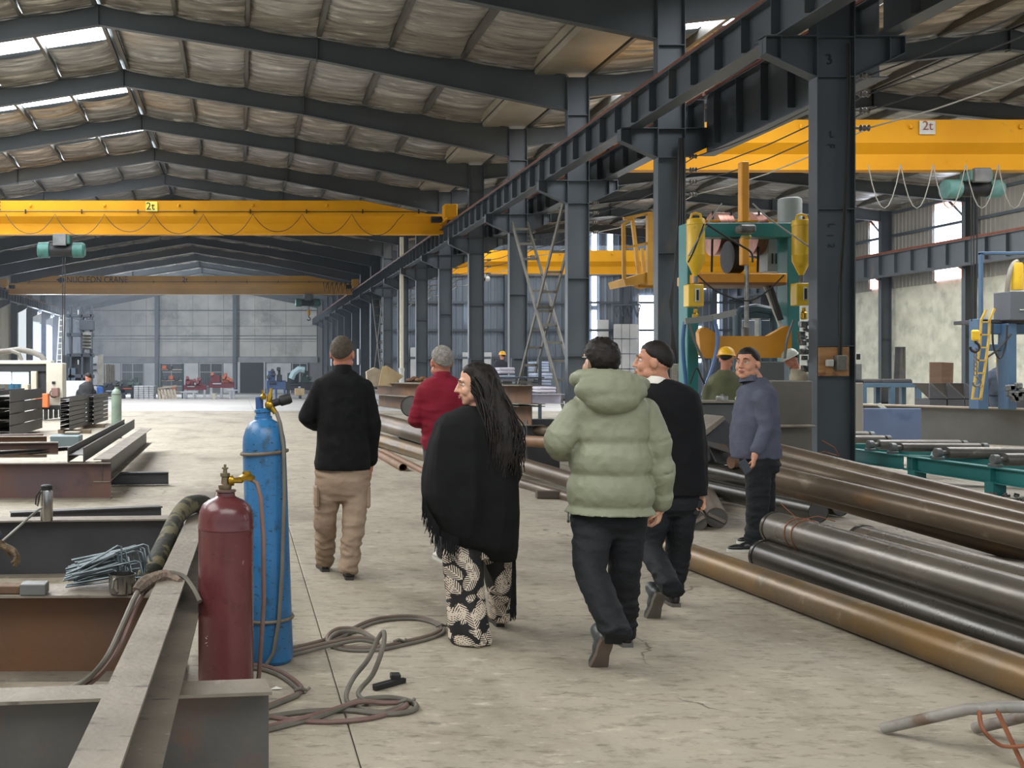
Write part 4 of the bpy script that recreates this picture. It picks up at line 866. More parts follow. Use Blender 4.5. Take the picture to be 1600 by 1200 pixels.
dd = [('lowest brown pipe of the big slanting pile at right', P(1212, 757, 10.4), P(1640, 876, 8.72), PG), ('front brown pipe of the big slanting pile at right', P(1210, 744, 10.0), P(1640, 847, 8.1), PG),
      ('second pipe of the big slanting pile at right', P(1212, 724, 10.2), P(1640, 831, 8.35), PG), ('topmost rear pipe of the big slanting pile, twist of wire on it', P(1212, 708, 10.45), P(1640, 814, 8.6), PG)]
for l_, a, c, m in dd: pipe(l_, a, a+(c-a)*1.6, .1 if 'lowest' not in l_ else .08, m)
q = P(1302, 712, 10.15); tag(MB().tube([q+V(-.08, .05, .14), q+V(0, -.02, .08), q+V(.03, -.05, 0), q+V(-.1, -.03, .04), q+V(-.22, 0, -.0), q+V(-.35, .0, -.08)], .005, 5).obj('binding_wire', CW), 'twist of copper wire on the slanting pipe pile near the column foot', 'wire')
pipe('dark shiny pipe beside the man in the blue fleece, upper one', P(1277, 774, 10.95), P(1085, 731, 13.2), .11, PD, True); pipe('dark shiny pipe beside the man in the blue fleece, lower one', P(1279, 800, 10.85), P(1085, 757, 13.2), .112, PD, True)
pipe('dark pipe end sticking out right of the shiny pair', P(1314, 790, 11.35), P(1120, 760, 13.4), .112, PD, True)
pipe('short capped pipe end with a cross bar, right one beside the suit man', P(1120, 809, 10.6), P(1105, 775, 12.6), .10, PG, True, bar=-.45); pipe('short capped pipe end with a cross bar, left one beside the suit man', P(1088, 814, 10.45), P(1070, 782, 12.4), .10, PG, True, bar=.6)
# middle pile between the people
pipe('thick dusty pipe left of the man in red', P(575, 655, 25), P(720, 694, 18.5), .19, PG); pipe('dusty pipe with yellowish edge under the thick one', P(575, 682, 22.5), P(720, 727, 16.6), .13, PY)
pipe('small rusty pipe with open end on the floor by the man in red', P(630, 731, 16.5), P(560, 692, 22.5), .068, PO, th=.01); pipe('thin rusty pipe just right of the open-ended one', P(700, 757, 14.6), P(600, 706, 20.0), .06, PO)
pipe('dusty pipe low between the woman and the sage puffer man', P(780, 716, 16), P(905, 754, 13.4), .105, PG); pipe('lowest thin pipe between the woman and the sage puffer man', P(775, 744, 15.2), P(900, 781, 12.6), .065, PG)
pipe('orange-brown pipe between the woman and the puffer man', P(775, 686, 17), P(880, 693, 15.0), .085, PO); pipe('pale dusty pipe above the orange-brown one', P(775, 668, 17.6), P(880, 675, 15.8), .07, PG)
pipe('thick short pipe with round end beside the red sleeve', P(642, 635, 21.0), P(700, 640, 24.0), .2, PG, True)
q = P(860, 779, 13.0); tag(MB().bbox((q.x, q.y, .05), (.34, .1, .09), bev=.008).obj('timber', mat('dark_timber', '#4b433a', rough=.8)), 'short dark timber under the lowest pipe near the puffer man', 'timber')
hbeam('steel_beam', 'upper beam of the middle stack with its end toward the camera', P(831, 617, 16.2), P(590, 607, 26), .29, .42, RUSTB, mtop=TOPF); hbeam('steel_beam', 'lower rusty beam of the middle stack with its end toward the camera', P(831, 650, 16.3), P(592, 624, 26), .3, .42, RUSTB, mtop=TOPF)
hbeam('steel_beam', 'pale bluish beam lying under the planks left of the man in red', P(735, 632, 22.5), P(580, 616, 28), .26, .2, mat('bluish_beam', '#8b8d9a', '#74726f', 3, .6), mtop=TOPF)
hbeam('steel_beam', 'dusty beam slanting behind the woman, above the middle stack', P(800, 598, 17.6), P(600, 600, 27), .06, .3, MILL, mtop=TOPF)
for i, (x, y, Y_) in enumerate(((845, 665, 16.6), (700, 690, 19.5), (640, 668, 22.5))):
    q = P(x, y, Y_); tag(MB().bbox((q.x, q.y, q.z/2+.05), (.5, .3, q.z+.1), bev=.01).obj('steel_block', MILLD), 'dark steel support block under the middle stack, %s' % ('nearest', 'middle', 'farthest')[i], 'block')
b = MB(); b.prism([P(597, 573, 24), P(604, 571, 24), P(631, 588, 24.1), P(612, 604, 24), P(592, 602, 24)], (0, .03, 0)); CARD = mat('cardboard', '#b9a483', '#a8946f', 3, .8); tag(b.obj('cardboard_sheet', CARD, smooth=0), 'stiff tan cardboard sheet propped on the middle stack, right', 'cardboard')
b = MB(); b.prism([P(573, 581, 24.5), P(585, 574, 24.5), P(600, 580, 24.5), P(603, 603, 24.5), P(575, 604, 24.5)], (0, .25, 0)); tag(b.obj('packing_bag', mat('packing_bag', '#a89c88', '#91846f', 5, .8), smooth=0), 'beige packing bag beside the propped cardboard sheet', 'bag')
b = MB()
for i in range(14): b.sphere(P(640+i*4.5, 594+3*sin(i*2.1), 24)+V(0, .05*(i % 3), 0), (.09, .08, .05), 7, 5)
tag(b.obj('scrap_pieces', RUSTB), 'heap of small rusty scrap pieces on the stack left of the man in red', 'scrap', kind='stuff')
# pale stacks seen through the ladder brace
PALE = mat('pale_blue_pack', '#a9b4c6', '#8e9ab0', 2, .6); PALEL = mat('lilac_white_profile', '#c4bfcb', '#a9a5b3', 2, .5)
for i, (x0, y0, x1, y1, Y_, m, l_) in enumerate(((776, 574, 799, 584, 30, PALEL, 'pale ribbed pack on top of the far left pallet'), (777, 586, 800, 616, 30, PALE, 'pale blue pack under the ribbed one'), (830, 565, 852, 581, 33, PALE, 'pale blue pack high behind the ladder brace'), (831, 583, 857, 592, 31, PALE, 'flat pale blue pack behind the ladder brace'), (838, 594, 855, 602, 30, PALE, 'small pale blue pack below the flat one'), (838, 604, 862, 613, 28, PALEL, 'grey lilac pack low behind the ladder brace'))):
    s_ = 1684/Y_; t_ = thing('wrapped_pack', l_, 'pack', ((x0+x1)/2/s_-377/s_, Y_, HC-(y1-577)/s_)); n = max(2, int((y1-y0)/4))
    for k in range(n):
        za = HC-(y1-577)/s_+(y1-y0)/s_*k/n; MB().bbox((((x0+x1)/2-377)/s_, Y_, za+(y1-y0)/s_/n/2), ((x1-x0)/s_, .8, (y1-y0)/s_/n*.92), bev=.02).obj('sheet_bundle', m, t_)
hbeam('steel_beam', 'white-lilac hollow profile lying behind the middle stack', P(790, 623, 22), P(876, 623, 22.4), .2, .3, PALEL)
t_ = thing('steel_rack', 'dark steel rack holding the pale packs beyond the columns', 'rack', (7.5, 31, 0)); 
for x in (6.9, 8.2): 
    for y in (29.6, 32.6): MB().box((x-.04, y-.04, 0), (x+.04, y+.04, 1.9)).obj('post', STEELF, t_, smooth=0)
for z in (.85, 1.35): MB().box((6.8, 29.5, z-.04), (8.3, 32.7, z)).obj('shelf', STEELF, t_, smooth=0)
# steel boxes where the welders work
BOXG = mat('box_plate_grey', '#4a4c4c', '#555655', 1.5, .5, .2); BOXB = mat('box_plate_brown', '#68635b', '#5b5750', 1.5, .55, .2)
def p_box(name, label, cat, x0, y0, x1, y1, Y_, d, m, ground=False, bev=.012):
    s_ = 1684/Y_; X0, X1 = (x0-377)/s_, (x1-377)/s_; Z0, Z1 = HC-(y1-577)/s_, HC-(y0-577)/s_
    if ground: Z0 = fz(Y_)
    o = MB().bbox(((X0+X1)/2, Y_+d/2, (Z0+Z1)/2), (X1-X0, d, Z1-Z0), bev=bev).obj(name, m); tag(o, label, cat); return o
t_ = thing('work_table', 'dark steel welding table behind the man in the blue fleece', 'table', (6.4, 13.2, 0))
s_ = 1684/13.0; z = HC-50/s_; X0, X1 = (1088-377)/s_, (1170-377)/s_
MB().bbox(((X0+X1)/2, 13.3, z-.012), (X1-X0, .62, .024), bev=.004).obj('table_top', TOPF, t_); MB().bbox(((X0+X1)/2, 13.3, z-.4), (X1-X0-.03, .5, .74), bev=.01).obj('side_plate', BOXG, t_); MB().bbox(((X0+X1)/2, 13.35, .18), (X1-X0-.1, .4, .34), bev=.01).obj('base', MILLD, t_)
p_box('box_girder', 'brown-grey steel box girder end between the blue fleece man and the column', 'girder', 1205, 595, 1270, 668, 14.2, 1.2, BOXB, True); p_box('steel_plate', 'thin steel plate flange lying under the box girder end', 'plate', 1208, 664, 1275, 668, 14.0, 1.6, TOPF)
p_box('steel_column_section', 'dark grey steel section standing behind the blue fleece man', 'section', 1185, 565, 1226, 600, 15.6, .5, BOXG); p_box('pale_steel_panel', 'pale blue narrow panel beside the man in the white helmet', 'panel', 1224, 562, 1234, 600, 16.95, .1, mat('pale_blue_panel', '#8fa3ae', rough=.5), True)
q = P(1128, 626, 13.15); t_ = thing('steel_disc', 'small round steel flange lying on the welding table', 'disc', q); MB().lathe([(.0, 0), (.07, 0), (.07, .05), (.068, .055), (.03, .058), (.0, .058)], q, n=24).obj('disc', CHROME, t_); MB().lathe([(.02, .05), (.02, .075), (.012, .08)], q, n=14).obj('hub', CHROME, t_)
q = P(1153, 623, 13.1); tag(MB().tube([q+V(.028*cos(a), 0, .028*sin(a)) for a in [2*pi*k/20 for k in range(20)]], .008, 8, closed=True).obj('white_ring', WHITE), 'white ring standing on the welding table edge', 'ring')
# scrap plates left of the fleece man
t_ = thing('bracket_weldment', 'dusty angled steel weldment between the suit man and the fleece man', 'weldment', P(1125, 700, 12.6))
b = MB(); b.prism([P(1102, 672, 12.4), P(1131, 650, 12.4), P(1134, 655, 12.4), P(1104, 680, 12.4)], (0, .5, 0)); b.obj('top_plate', TOPF, t_, smooth=0); b = MB(); b.prism([P(1131, 655, 12.5), P(1146, 667, 12.5), P(1146, 722, 12.5), P(1120, 722, 12.5), P(1104, 690, 12.5), P(1104, 682, 12.5)], (0, .04, 0)); b.obj('gusset', MILLD, t_, smooth=0)
b = MB(); b.prism([P(1100, 688, 12.3), P(1134, 695, 12.3), P(1143, 706, 12.3), P(1143, 709, 12.3), P(1100, 694, 12.3)], (0, .4, 0)); b.obj('flange_plate', MILL, t_, smooth=0); MB().lathe([(.11, 0), (.11, .3)], P(1110, 660, 12.7), V(0, 1, 0), 20).obj('round_boss', MILL, t_)
MB().lathe([(.075, 0), (.075, .4)], P(1142, 722, 12.3), V(1, .2, 0), 18).obj('round_bar', RUSTB, t_); MB().bbox(P(1118, 700, 12.9), (.3, .3, .3), bev=.02).obj('block', MILLD, t_)
# ---------------------------------------------------------------- teal welding gantry between the columns
TEAL = mat('teal_paint', '#1f7473', '#236a69', 1.5, .45, 0, .02, spots=[('#39504d', 4, .64, .75)]); TEALD = mat('teal_paint_shadow', '#1c5c5c', '#214f50', 2, .5)
HY = mat('hopper_yellow', '#d8b41f', '#c99d1a', 2, .4, spots=[('#9c7f2a', 5, .64, .75)]); OY = mat('yoke_orange', '#cf8f18', '#bf8014', 2, .45, spots=[('#8f5c1c', 8, .68, .76)])
COPP = mat('copper_coil', '#a87a6a', '#7c5040', 3, .3, .7, stretch=(30, 1, 1)); BGA = mat('blue_grey_arch', '#40525c', '#394852', 2, .5)
YM = 17.0; t_ = thing('welding_gantry', 'teal welding gantry with yellow hoppers between the two nearest columns', 'machine', (P(1160, 577, YM).x, YM, 0))
def mb_(nm, x0, y0, x1, y1, m, d=.4, yo=YM, bev=.012, par=None):
    s2 = 1684/yo; X0, X1 = (x0-377)/s2, (x1-377)/s2; Z0, Z1 = HC-(y1-577)/s2, HC-(y0-577)/s2
    return MB().bbox(((X0+X1)/2, yo+d/2, (Z0+Z1)/2), (X1-X0, d, Z1-Z0), bev=bev).obj(nm, m, par or t_)
mb_('post', 1074, 348, 1092, 740, TEAL, .35, 17.1); mb_('post', 1231, 348, 1250, 740, TEAL, .35, 17.1); mb_('top_beam', 1092, 348, 1240, 370, TEAL, .35); mb_('rear_rail', 1098, 343, 1240, 347, OY, .08, 17.6, .004)
for i, (cx, r_, top, bot, tip) in enumerate(((1087, 13.5, 342, 408, 433), (1252, 13.5, 344, 408, 431))):
    yo = 16.6; s2 = 1684/yo; c = P(cx, bot, yo); h = (bot-top)/s2; hp = MB().lathe([(.03, -(tip-bot)/s2), (r_/s2, 0), (r_/s2, h*.12), (r_/s2*1.02, h*.13), (r_/s2*1.02, h*.15), (r_/s2, h*.16), (r_/s2, h*.85), (r_/s2*1.05, h*.86), (r_/s2*1.05, h*.9), (r_/s2, h*.92), (r_/s2, h*.97), (r_/s2*.9, h)], c, n=28).obj('hopper', HY, t_)
    MB().tube([c+V(-.08, 0, h), c+V(-.06, 0, h+.07), c+V(.0, 0, h+.09), c+V(.07, 0, h+.07), c+V(.09, 0, h)], .02, 8).obj('handle', HY, hp)
    MB().lathe([(.035, -.12), (.035, 0)], P(cx, tip-3, yo), n=12).obj('outlet', GREY, hp)
    x0 = cx-11 if i == 0 else cx-7; bb = mb_('control_box', x0, tip+11, x0+24, tip+46, HY, .2, 16.5, .01); s3 = 1684/16.48
    MB().bbox(P(x0+14, tip+28, 16.47), (.07, .02, .2), bev=.004).obj('gauge_frame', WHITE, bb); MB().bbox(P(x0+14, tip+28, 16.455), (.03, .02, .16), bev=.002).obj('gauge_slot', BLACK, bb)
    MB().lathe([(.03, -.1), (.05, -.08), (.05, .0), (.03, .02), (.03, .08)], P(cx+(0 if i == 0 else 4), tip+58, 16.5), n=12).obj('valve', BRASS, t_)
MB().lathe([(.18, 0), (.18, .34), (.172, .38), (.14, .40)], P(1234, 348, 17.5), n=28).obj('grey_tank', mat('tank_grey', '#9aa19e', '#8b918e', 3, .5), t_)
cb = mb_('cabinet', 1200, 371, 1232, 424, mat('cabinet_grey', '#8d9290', '#7d8280', 2, .5), .3, 17.6)
for x in (1207, 1213): MB().bbox(P(x, 404, 17.585), (.02, .02, .17), bev=.003).obj('vent_slot', BLACK, cb)
for cx, w_ in ((1124, .24), (1178, .17)):
    q = P(cx, 366, 17.9); MB().lathe([(.2, -w_/2), (.36, -w_/2), (.36, w_/2), (.2, w_/2)], q, V(1, 0, 0), 32).obj('copper_wire_coil', COPP, t_)
MB().lathe([(.12, -.1), (.26, -.1), (.26, .1), (.12, .1)], P(1146, 402, 17.4), V(1, 0, 0), 28).obj('black_reel', BLACK, t_)
for x in (1112, 1141, 1154, 1184): b = MB(); b.bar(P(x, 425, 17.6), P(x+2, 330, 17.7), .03, .03); b.obj('reel_stand', BLACK, t_, smooth=0)
mb_('mast', 1159, 252, 1171, 346, OY, .14, 16.7); mb_('mast_lower', 1160, 371, 1171, 414, OY, .12, 16.75)
MB().lathe([(.07, 0), (.08, .02), (.08, .04), (.07, .06)], P(1165.5, 374, 16.8), n=20).obj('collar', mat('collar_olive', '#8a7a35', rough=.5), t_)
MB().bbox(P(1165, 358, 16.7), (.26, .2, .13), bev=.03).obj('feed_head', mat('feed_head', '#6c6a66', '#4a4947', 8, .4, .4), t_)
MB().tube([P(1166.5, 414, 16.8), P(1166.5, 512, 16.8)], .032, 16).obj('chrome_rod', CHROME, t_); mb_('lower_rod', 1162, 511, 1171, 545, GREY, .09, 16.75)
mb_('platform', 1090, 427, 1230, 442, OY, .8, 16.8); mb_('platform_edge', 1092, 441, 1229, 445, mat('dark_orange', '#6c451e', rough=.6), .8, 16.8, .003)
b = MB(); b.prism([P(x, y, 16.4) for x, y in ((1092, 520), (1095, 514), (1101, 511), (1106, 513), (1127, 525), (1200, 525), (1227, 510), (1232, 509), (1237, 515), (1237, 553), (1233, 559), (1104, 560), (1097, 556), (1094, 545))], (0, .12, 0)); yk = b.obj('lifting_yoke', OY, t_, smooth=0)
for x, y in ((1100, 519), (1120, 530), (1210, 528), (1230, 516), (1100, 556)): MB().lathe([(.03, 0), (.03, .02)], P(x, y, 16.39), V(0, -1, 0), 14).obj('bolt_hole', BLACK, yk)
b = MB(); b.tube([P(1152, 600, 17.9), P(1152, 492, 17.9), P(1158, 485, 17.9), P(1180, 481, 17.9), P(1203, 485, 17.9), P(1210, 492, 17.9), P(1210, 600, 17.9)], .07, 10); b.obj('arch_frame', BGA, t_)
mb_('arch_plate', 1152, 482, 1211, 497, BGA, .2, 17.9); mb_('inner_panel', 1160, 500, 1180, 600, mat('panel_pale', '#8d949a', rough=.5), .05, 18.2); mb_('inner_panel', 1190, 500, 1206, 600, BGA, .05, 18.2)
b = MB(); b.bar(P(1195, 446, 17.2), P(1220, 510, 17.2), .05, .05); b.obj('strut', WHITE, t_, smooth=0); b = MB(); b.bar(P(1202, 446, 17.1), P(1220, 500, 17.1), .08, .06); b.obj('strut', BLACK, t_, smooth=0)
b = MB(); b.bar(P(1070, 502, 16.2), P(1112, 497, 16.3), .05, .09); b.bar(P(1112, 497, 16.3), P(1148, 488, 16.6), .05, .09); b.obj('cable_arm', mat('arm_grey', '#80827e', rough=.5), t_, smooth=0)
for k, (pts, m, r_) in enumerate((([(1116, 500), (1121, 520), (1120, 545), (1113, 575), (1104, 600), (1098, 618)], mat('blue_hose', '#5a6f9a', rough=.5), .03), ([(1070, 503), (1067, 530), (1068, 560), (1071, 590), (1072, 615)], mat('blue_hose_b', '#2f5a86', rough=.5), .03), ([(1076, 505), (1086, 535), (1098, 560), (1105, 580)], GREY, .02), ([(1240, 500), (1230, 530), (1226, 560)], GREY, .02), ([(1100, 350), (1085, 390), (1075, 410)], CABLE, .012), ([(1103, 350), (1135, 370), (1160, 385), (1174, 395), (1176, 410)], CABLE, .015), ([(1128, 318), (1112, 340), (1090, 375), (1076, 400)], mat('grey_tube', '#8b8a84', rough=.5), .012), ([(1176, 318), (1200, 340), (1235, 365), (1268, 388)], mat('grey_tube_b', '#8b8a84', rough=.5), .012), ([(1090, 430), (1120, 455), (1165, 470), (1195, 458), (1225, 430)], CABLE, .012), ([(1078, 600), (1088, 575), (1096, 590), (1101, 600)], CABLE, .012))):
    ptube('', 'hose' if r_ > .015 else 'cable', '', [(x, y, 16.3-.05*k if k < 4 else 16.2) for x, y in pts], r_, m, 7, t_)
b = MB(); rq = random.Random(4)
for i in range(22): b.bbox(P(1258+rq.uniform(-6, 8), 510+rq.uniform(-12, 70), 16.2+rq.uniform(-.1, .1)), (rq.uniform(.03, .1),)*3, bev=.005)
b.obj('torch_fittings', kind='stuff', parent=t_, m=mat('fittings_grey', '#8b8c8a', '#4a4b4a', 30, .4, .5), smooth=0)
# yellow service cage farther back
t_ = thing('service_cage', 'yellow steel service cage left of the second column', 'cage', P(1000, 440, 23)); OYF = mat('cage_yellow', '#b98a2c', '#a1741f', 2, .55)
def cb_(nm, pts, w_, yo=23.0):
    b = MB()
    for a, c in zip(pts, pts[1:]): b.bar(P(a[0], a[1], yo), P(c[0], c[1], yo), w_, w_)
    return b.obj(nm, OYF, t_, smooth=0)
cb_('post', ((974, 350), (975, 436)), .07); cb_('post', ((988, 341), (993, 386), (998, 430)), .07, 23.6); cb_('post', ((1003, 388), (1006, 425)), .06, 23.8); cb_('post', ((1015, 333), (1015, 445)), .12); cb_('top_rail', ((974, 342), (1015, 333), (1022, 333)), .06); cb_('top_rail', ((974, 350), (988, 341)), .05); cb_('mid_rail', ((978, 387), (1022, 378)), .05)
b = MB(); b.prism([P(975, 436, 23), P(1013, 425, 23), P(1026, 427, 23), P(1026, 447, 23), P(1012, 441, 23), P(978, 447, 23)], (0, 1.0, 0)); b.obj('floor_plate', OYF, t_, smooth=0)
b = MB(); b.bar(P(1000, 445, 23.6), (9.3, 22.1, 3.2), .1, .1); b.bar(P(1020, 443, 23.3), (9.3, 22.0, 3.3), .1, .1); b.obj('support_arm', OYF, t_, smooth=0)
# ---------------------------------------------------------------- teal roller conveyor
t_ = thing('roller_conveyor', 'teal roller conveyor with dusty steel rollers right of the nearest column', 'conveyor', (9.4, 14, 0))
XV, XW = 9.34, 10.85
ROLL = mat('roller_steel', '#6f6b66', '#5a5651', 3, .4, .5, .1, 30, spots=[('#8f8b84', 5, .6, .7)])
def rail_(x, y0, y1): 
    b = MB(); b.ibeam((x, y0, .25), (x, y1, .25), .2, .14, .014, .01); return b.obj('side_rail', TEAL, t_, smooth=0)
rail_(XV, 9.6, 15.1); rail_(XV, 15.2, 20); rail_(XW, 9.6, 20)
for y in (10.2, 12.2, 13.35, 14.9, 17, 19):
    for x in (XV, XW): MB().box((x-.08, y-.08, 0), (x+.08, y+.08, .17)).obj('leg', TEAL, t_, smooth=0)
    MB().box((XV-.07, y-.008, .16), (XV+.07, y+.008, .34)).obj('stiffener', TEAL, t_, smooth=0)
b = MB(); b.bar((XV, 15.1, .27), (XW, 13.6, .27), .12, .18); b.obj('cross_member', TEAL, t_, smooth=0); b = MB(); b.bar((XV, 10.6, .25), (XW, 10.6, .25), .1, .16); b.obj('cross_member', TEAL, t_, smooth=0)
b = MB(); b.bar((XV, 17.8, .25), (XW, 17.8, .25), .1, .16); b.obj('cross_member', TEAL, t_, smooth=0); b = MB(); b.bar((XV+.02, 14.6, .32), (XV+.9, 15.9, .32), .05, .14); b.obj('gusset_arm', TEAL, t_, smooth=0)
for y, r_, x1 in ((18.3, .07, XW-.15), (17.25, .065, 10.35), (16.0, .075, XW-.12), (15.45, .062, 10.65), (14.45, .078, XW-.05), (13.35, .08, XW-.05), (12.2, .08, XW-.05), (11.0, .08, XW-.05)):
    rr_ = MB().lathe([(.03, -.08), (.03, 0), (r_*.94, .0), (r_, .01), (r_, x1-XV-.2), (r_*.94, x1-XV-.19), (.03, x1-XV-.19), (.03, x1-XV-.1)], (XV+.12, y, .44), V(1, 0, 0), 24).obj('roller', ROLL, t_)
    for x in (XV, x1): MB().lathe([(.055, -.04), (.065, -.03), (.065, .03), (.055, .04)], (x, y, .44), V(1, 0, 0), 18).obj('bearing', GREY, rr_); MB().bbox((x, y, .365), (.09, .16, .05), bev=.008).obj('bearing_foot', GREY, rr_)
p_box('painted_board', 'flat blue painted board standing behind the rollers', 'panel', 1350, 638, 1440, 684, 21.5, .05, mat('panel_blue', '#4a5873', '#51607c', 1.2, .6, spots=[('#3f4e6c', 2, .6, .75)]), True)
q = P(1378, 636, 21.4); b = MB(); b.prism([q+V(-.12, 0, .06), q+V(-.02, 0, .08), q+V(.1, 0, -.02), q+V(-.02, 0, -.02)], (0, .01, 0)); b.obj('paper_label', WHITE, [o for o in bpy.data.objects if o.name == 'painted_board'][0], smooth=0)
hbeam('steel_beam', 'huge grey steel beam lying behind the rollers, right of the blue panel', P(1335, 658, 24.4), P(1680, 672, 21.3), .80, .42, mat('big_beam_web', '#6a6a66', '#57564f', .9, .5, .2, spots=[('#7c6c58', 1.1, .6, .75)]), mtop=mat('big_beam_flange', '#a09485', '#8b8072', 2, .6), tf=.03)
b = MB(); rq = random.Random(5)
for i in range(260):
    q = V(rq.uniform(8.1, 10.6), rq.uniform(11.4, 13.4), 0); sz = rq.uniform(.02, .06); b.bbox(q+V(0, 0, sz*.4), (sz, sz*rq.uniform(.5, 1.4), sz*.7), Euler((rq.uniform(0, 3), rq.uniform(0, 3), rq.uniform(0, 3))).to_matrix(), .005)
tag(b.obj('metal_shavings', mat('shavings', '#3e3d3b', '#77736c', 30, .5, .4), smooth=0), 'scattered dark metal chips on the floor under the conveyor', 'shavings', kind='stuff')
t_ = thing('angle_iron', 'short piece of angle iron lying on the open floor by the pipes', 'angle iron', G(1410, 856)); a, c = G(1380, 851), G(1447, 863)
MB().bar(a+V(0, 0, .01), c+V(0, 0, .01), .1, .012).obj('flange', MILL, t_, smooth=0); b = MB(); b.prism([a+V(.03, .1, .0), c+V(0, .04, 0), c+V(0, .04, .02), a+V(.06, .1, .09)], (0, .01, 0)); b.obj('flange', MILLD, t_, smooth=0)
# back of the right hall
BL = mat('blue_table_paint', '#40586a', '#4a6374', 2, .5)
t_ = thing('blue_table', 'low blue steel table far back by the plaster wall', 'table', (18.2, 30, 0)); s_ = 1684/30
z = HC-(602-577)/s_; xa, xb = (1348-377)/s_, (1442-377)/s_
MB().bbox(((xa+xb)/2, 30.4, z), (xb-xa, .8, .12), bev=.01).obj('top_frame', BL, t_)
for x in (xa+.05, (xa+xb)/2, xb-.1):
    for y in (30.05, 30.75): MB().box((x-.06, y-.06, 0), (x+.06, y+.06, z)).obj('leg', BL, t_, smooth=0)
for i, x in enumerate((1352, 1400)): tag(MB().lathe([(.05, -.44), (.09, -.42), (.09, .42), (.05, .44)], P(x, 597, 30.2), V(1, .1, 0), 14).obj('steel_roll', MILLD), 'dark steel roll lying on the blue table, %s one' % ('left', 'right')[i], 'roll')
for i, x in enumerate((1453, 1481, 1508, 1543, 1580)):
    t_ = thing('angle_stand', 'dark triangular steel stand in the row by the wall, %s from left' % ORD[i+1], 'stand', P(x, 620, 27), 'triangular stands')
    b = MB(); b.prism([P(x, 599, 27), P(x+27, 624, 27), P(x, 624, 27)], (0, .06, 0)); b.obj('web', MILLD, t_, smooth=0); b = MB(); b.prism([P(x, 599, 27), P(x+3, 599, 27), P(x+29, 623, 27), P(x+26, 624, 27)], (0, .7, 0)); b.obj('sloping_plate', MILL, t_, smooth=0)
    MB().box((P(x, 0, 27).x, 27, 0), (P(x+26, 0, 27).x, 27.6, P(x, 623, 27).z)).obj('base', MILLD, t_, smooth=0)
t_ = thing('wooden_board', 'reddish-brown plywood boards leaning on the plaster wall', 'board', P(1471, 620, 41)); WD = mat('brown_board', '#604a3d', '#6c5445', 2, .7, stretch=(1, 1, 6))
b = MB(); b.prism([P(1453, 566, 41), P(1472, 566, 41), P(1472, 641, 40.4), P(1453, 641, 40.4)], (0, .05, 0)); b.obj('board', WD, t_, smooth=0); b = MB(); b.prism([P(1472.5, 566, 41), P(1490, 567, 41.1), P(1488, 641, 40.4), P(1472.5, 641, 40.4)], (0, .05, 0)); b.obj('board', WD, t_, smooth=0)
t_ = thing('leaning_plates', 'dark steel plates leaning on the far right column', 'plates', P(1400, 622, 43))
for k, (a, c, e) in enumerate(((1399, 1395, 8), (1407, 1403, 6), (1411, 1411, 4))): b = MB(); b.prism([P(a, 542, 44), P(a+e, 542, 44), P(c+e, 639, 43), P(c, 639, 43)], (0, .04, 0)); b.obj('plate', MILLD if k == 0 else MILL, t_, smooth=0)
# blue frame machine at the far right edge with ladder and hook
FB = mat('frame_blue', '#3c5670', '#47627c', 2, .5); s_ = 1684/22
t_ = thing('blue_frame_machine', 'blue steel frame machine at the right edge with yellow cylinder and grey box', 'machine', (16, 22, 0))
def fb(nm, x0, y0, x1, y1, m, d=.3, yo=22, par=None, bev=.012): return mb_(nm, x0, y0, x1, y1, m, d, yo, bev, par or t_)
fb('mast', 1533, 394, 1537, 500, FB, .1); fb('mast_bar', 1533, 393, 1640, 398, FB, .1); fb('post', 1529, 498, 1545, 640, FB); fb('post', 1575, 505, 1589, 640, FB, .3, 21.8); fb('beam', 1545, 506, 1640, 522, FB); fb('beam', 1545, 538, 1575, 548, FB, .2); fb('walkway', 1535, 499, 1640, 505, MILLD, .9)
bx_ = fb('electric_box', 1579, 455, 1650, 500, mat('dark_grey_box', '#55585c', rough=.5), .5, 21.7); MB().bbox(P(1598, 484, 21.68), (.12, .01, .02), bev=.002).obj('name_strip', WHITE, bx_)
MB().lathe([(.11, 0), (.11, .5), (.09, .55)], P(1589, 453, 21.9), n=20).obj('yellow_cylinder', HY, t_); ptube('', 'duct', '', [(1590, 408, 21.9), (1582, 415, 21.9), (1575, 440, 21.9), (1570, 500, 22.1), (1560, 560, 22.3), (1566, 620, 22.3)], .045, mat('duct_beige', '#8f8a7e', rough=.6), 9, t_)
ptube('', 'cable', '', [(1551, 505, 21.6), (1552, 540, 21.6), (1562, 560, 21.6), (1571, 540, 21.6), (1574, 508, 21.6)], .02, CABLE, 6, t_); ptube('', 'cable', '', [(1543, 558, 21.6), (1560, 545, 21.6), (1580, 522, 21.6)], .02, CABLE, 6, t_)
b = MB(); rq = random.Random(8)
for i in range(16): b.bbox(P(1576+rq.uniform(0, 40), 600+rq.uniform(0, 24), 21.6), (.12, .12, .12), bev=.02)
b.obj('motor_parts', kind='stuff', parent=t_, m=mat('motor_parts', '#35373a', '#6d6e6c', 20, .5))
t_ = thing('yellow_ladder', 'slim yellow ladder hooked on the blue frame at the far right', 'ladder', P(1530, 622, 21.4)); LY = mat('ladder_yellow', '#c2a24a', '#b08f38', 3, .5)
for pts in (((1541, 484), (1533, 500), (1531, 540), (1519, 624)), ((1554, 482), (1546, 500), (1545, 530), (1532, 625))):
    b = MB(); [b.bar(P(a[0], a[1], 21.4), P(c[0], c[1], 21.4), .035, .035) for a, c in zip(pts, pts[1:])]; b.obj('rail', LY, t_, smooth=0)
for k in range(7): y = 503+k*20; b = MB(); b.bar(P(1533-.105*(y-503), y, 21.4), P(1546-.11*(y-503), y, 21.4), .035, .03); b.obj('rung', LY, t_, smooth=0)
t_ = thing('hook_block', 'yellow pulley block with black hook hanging left of the yellow ladder', 'hook', P(1522, 520, 21.2))
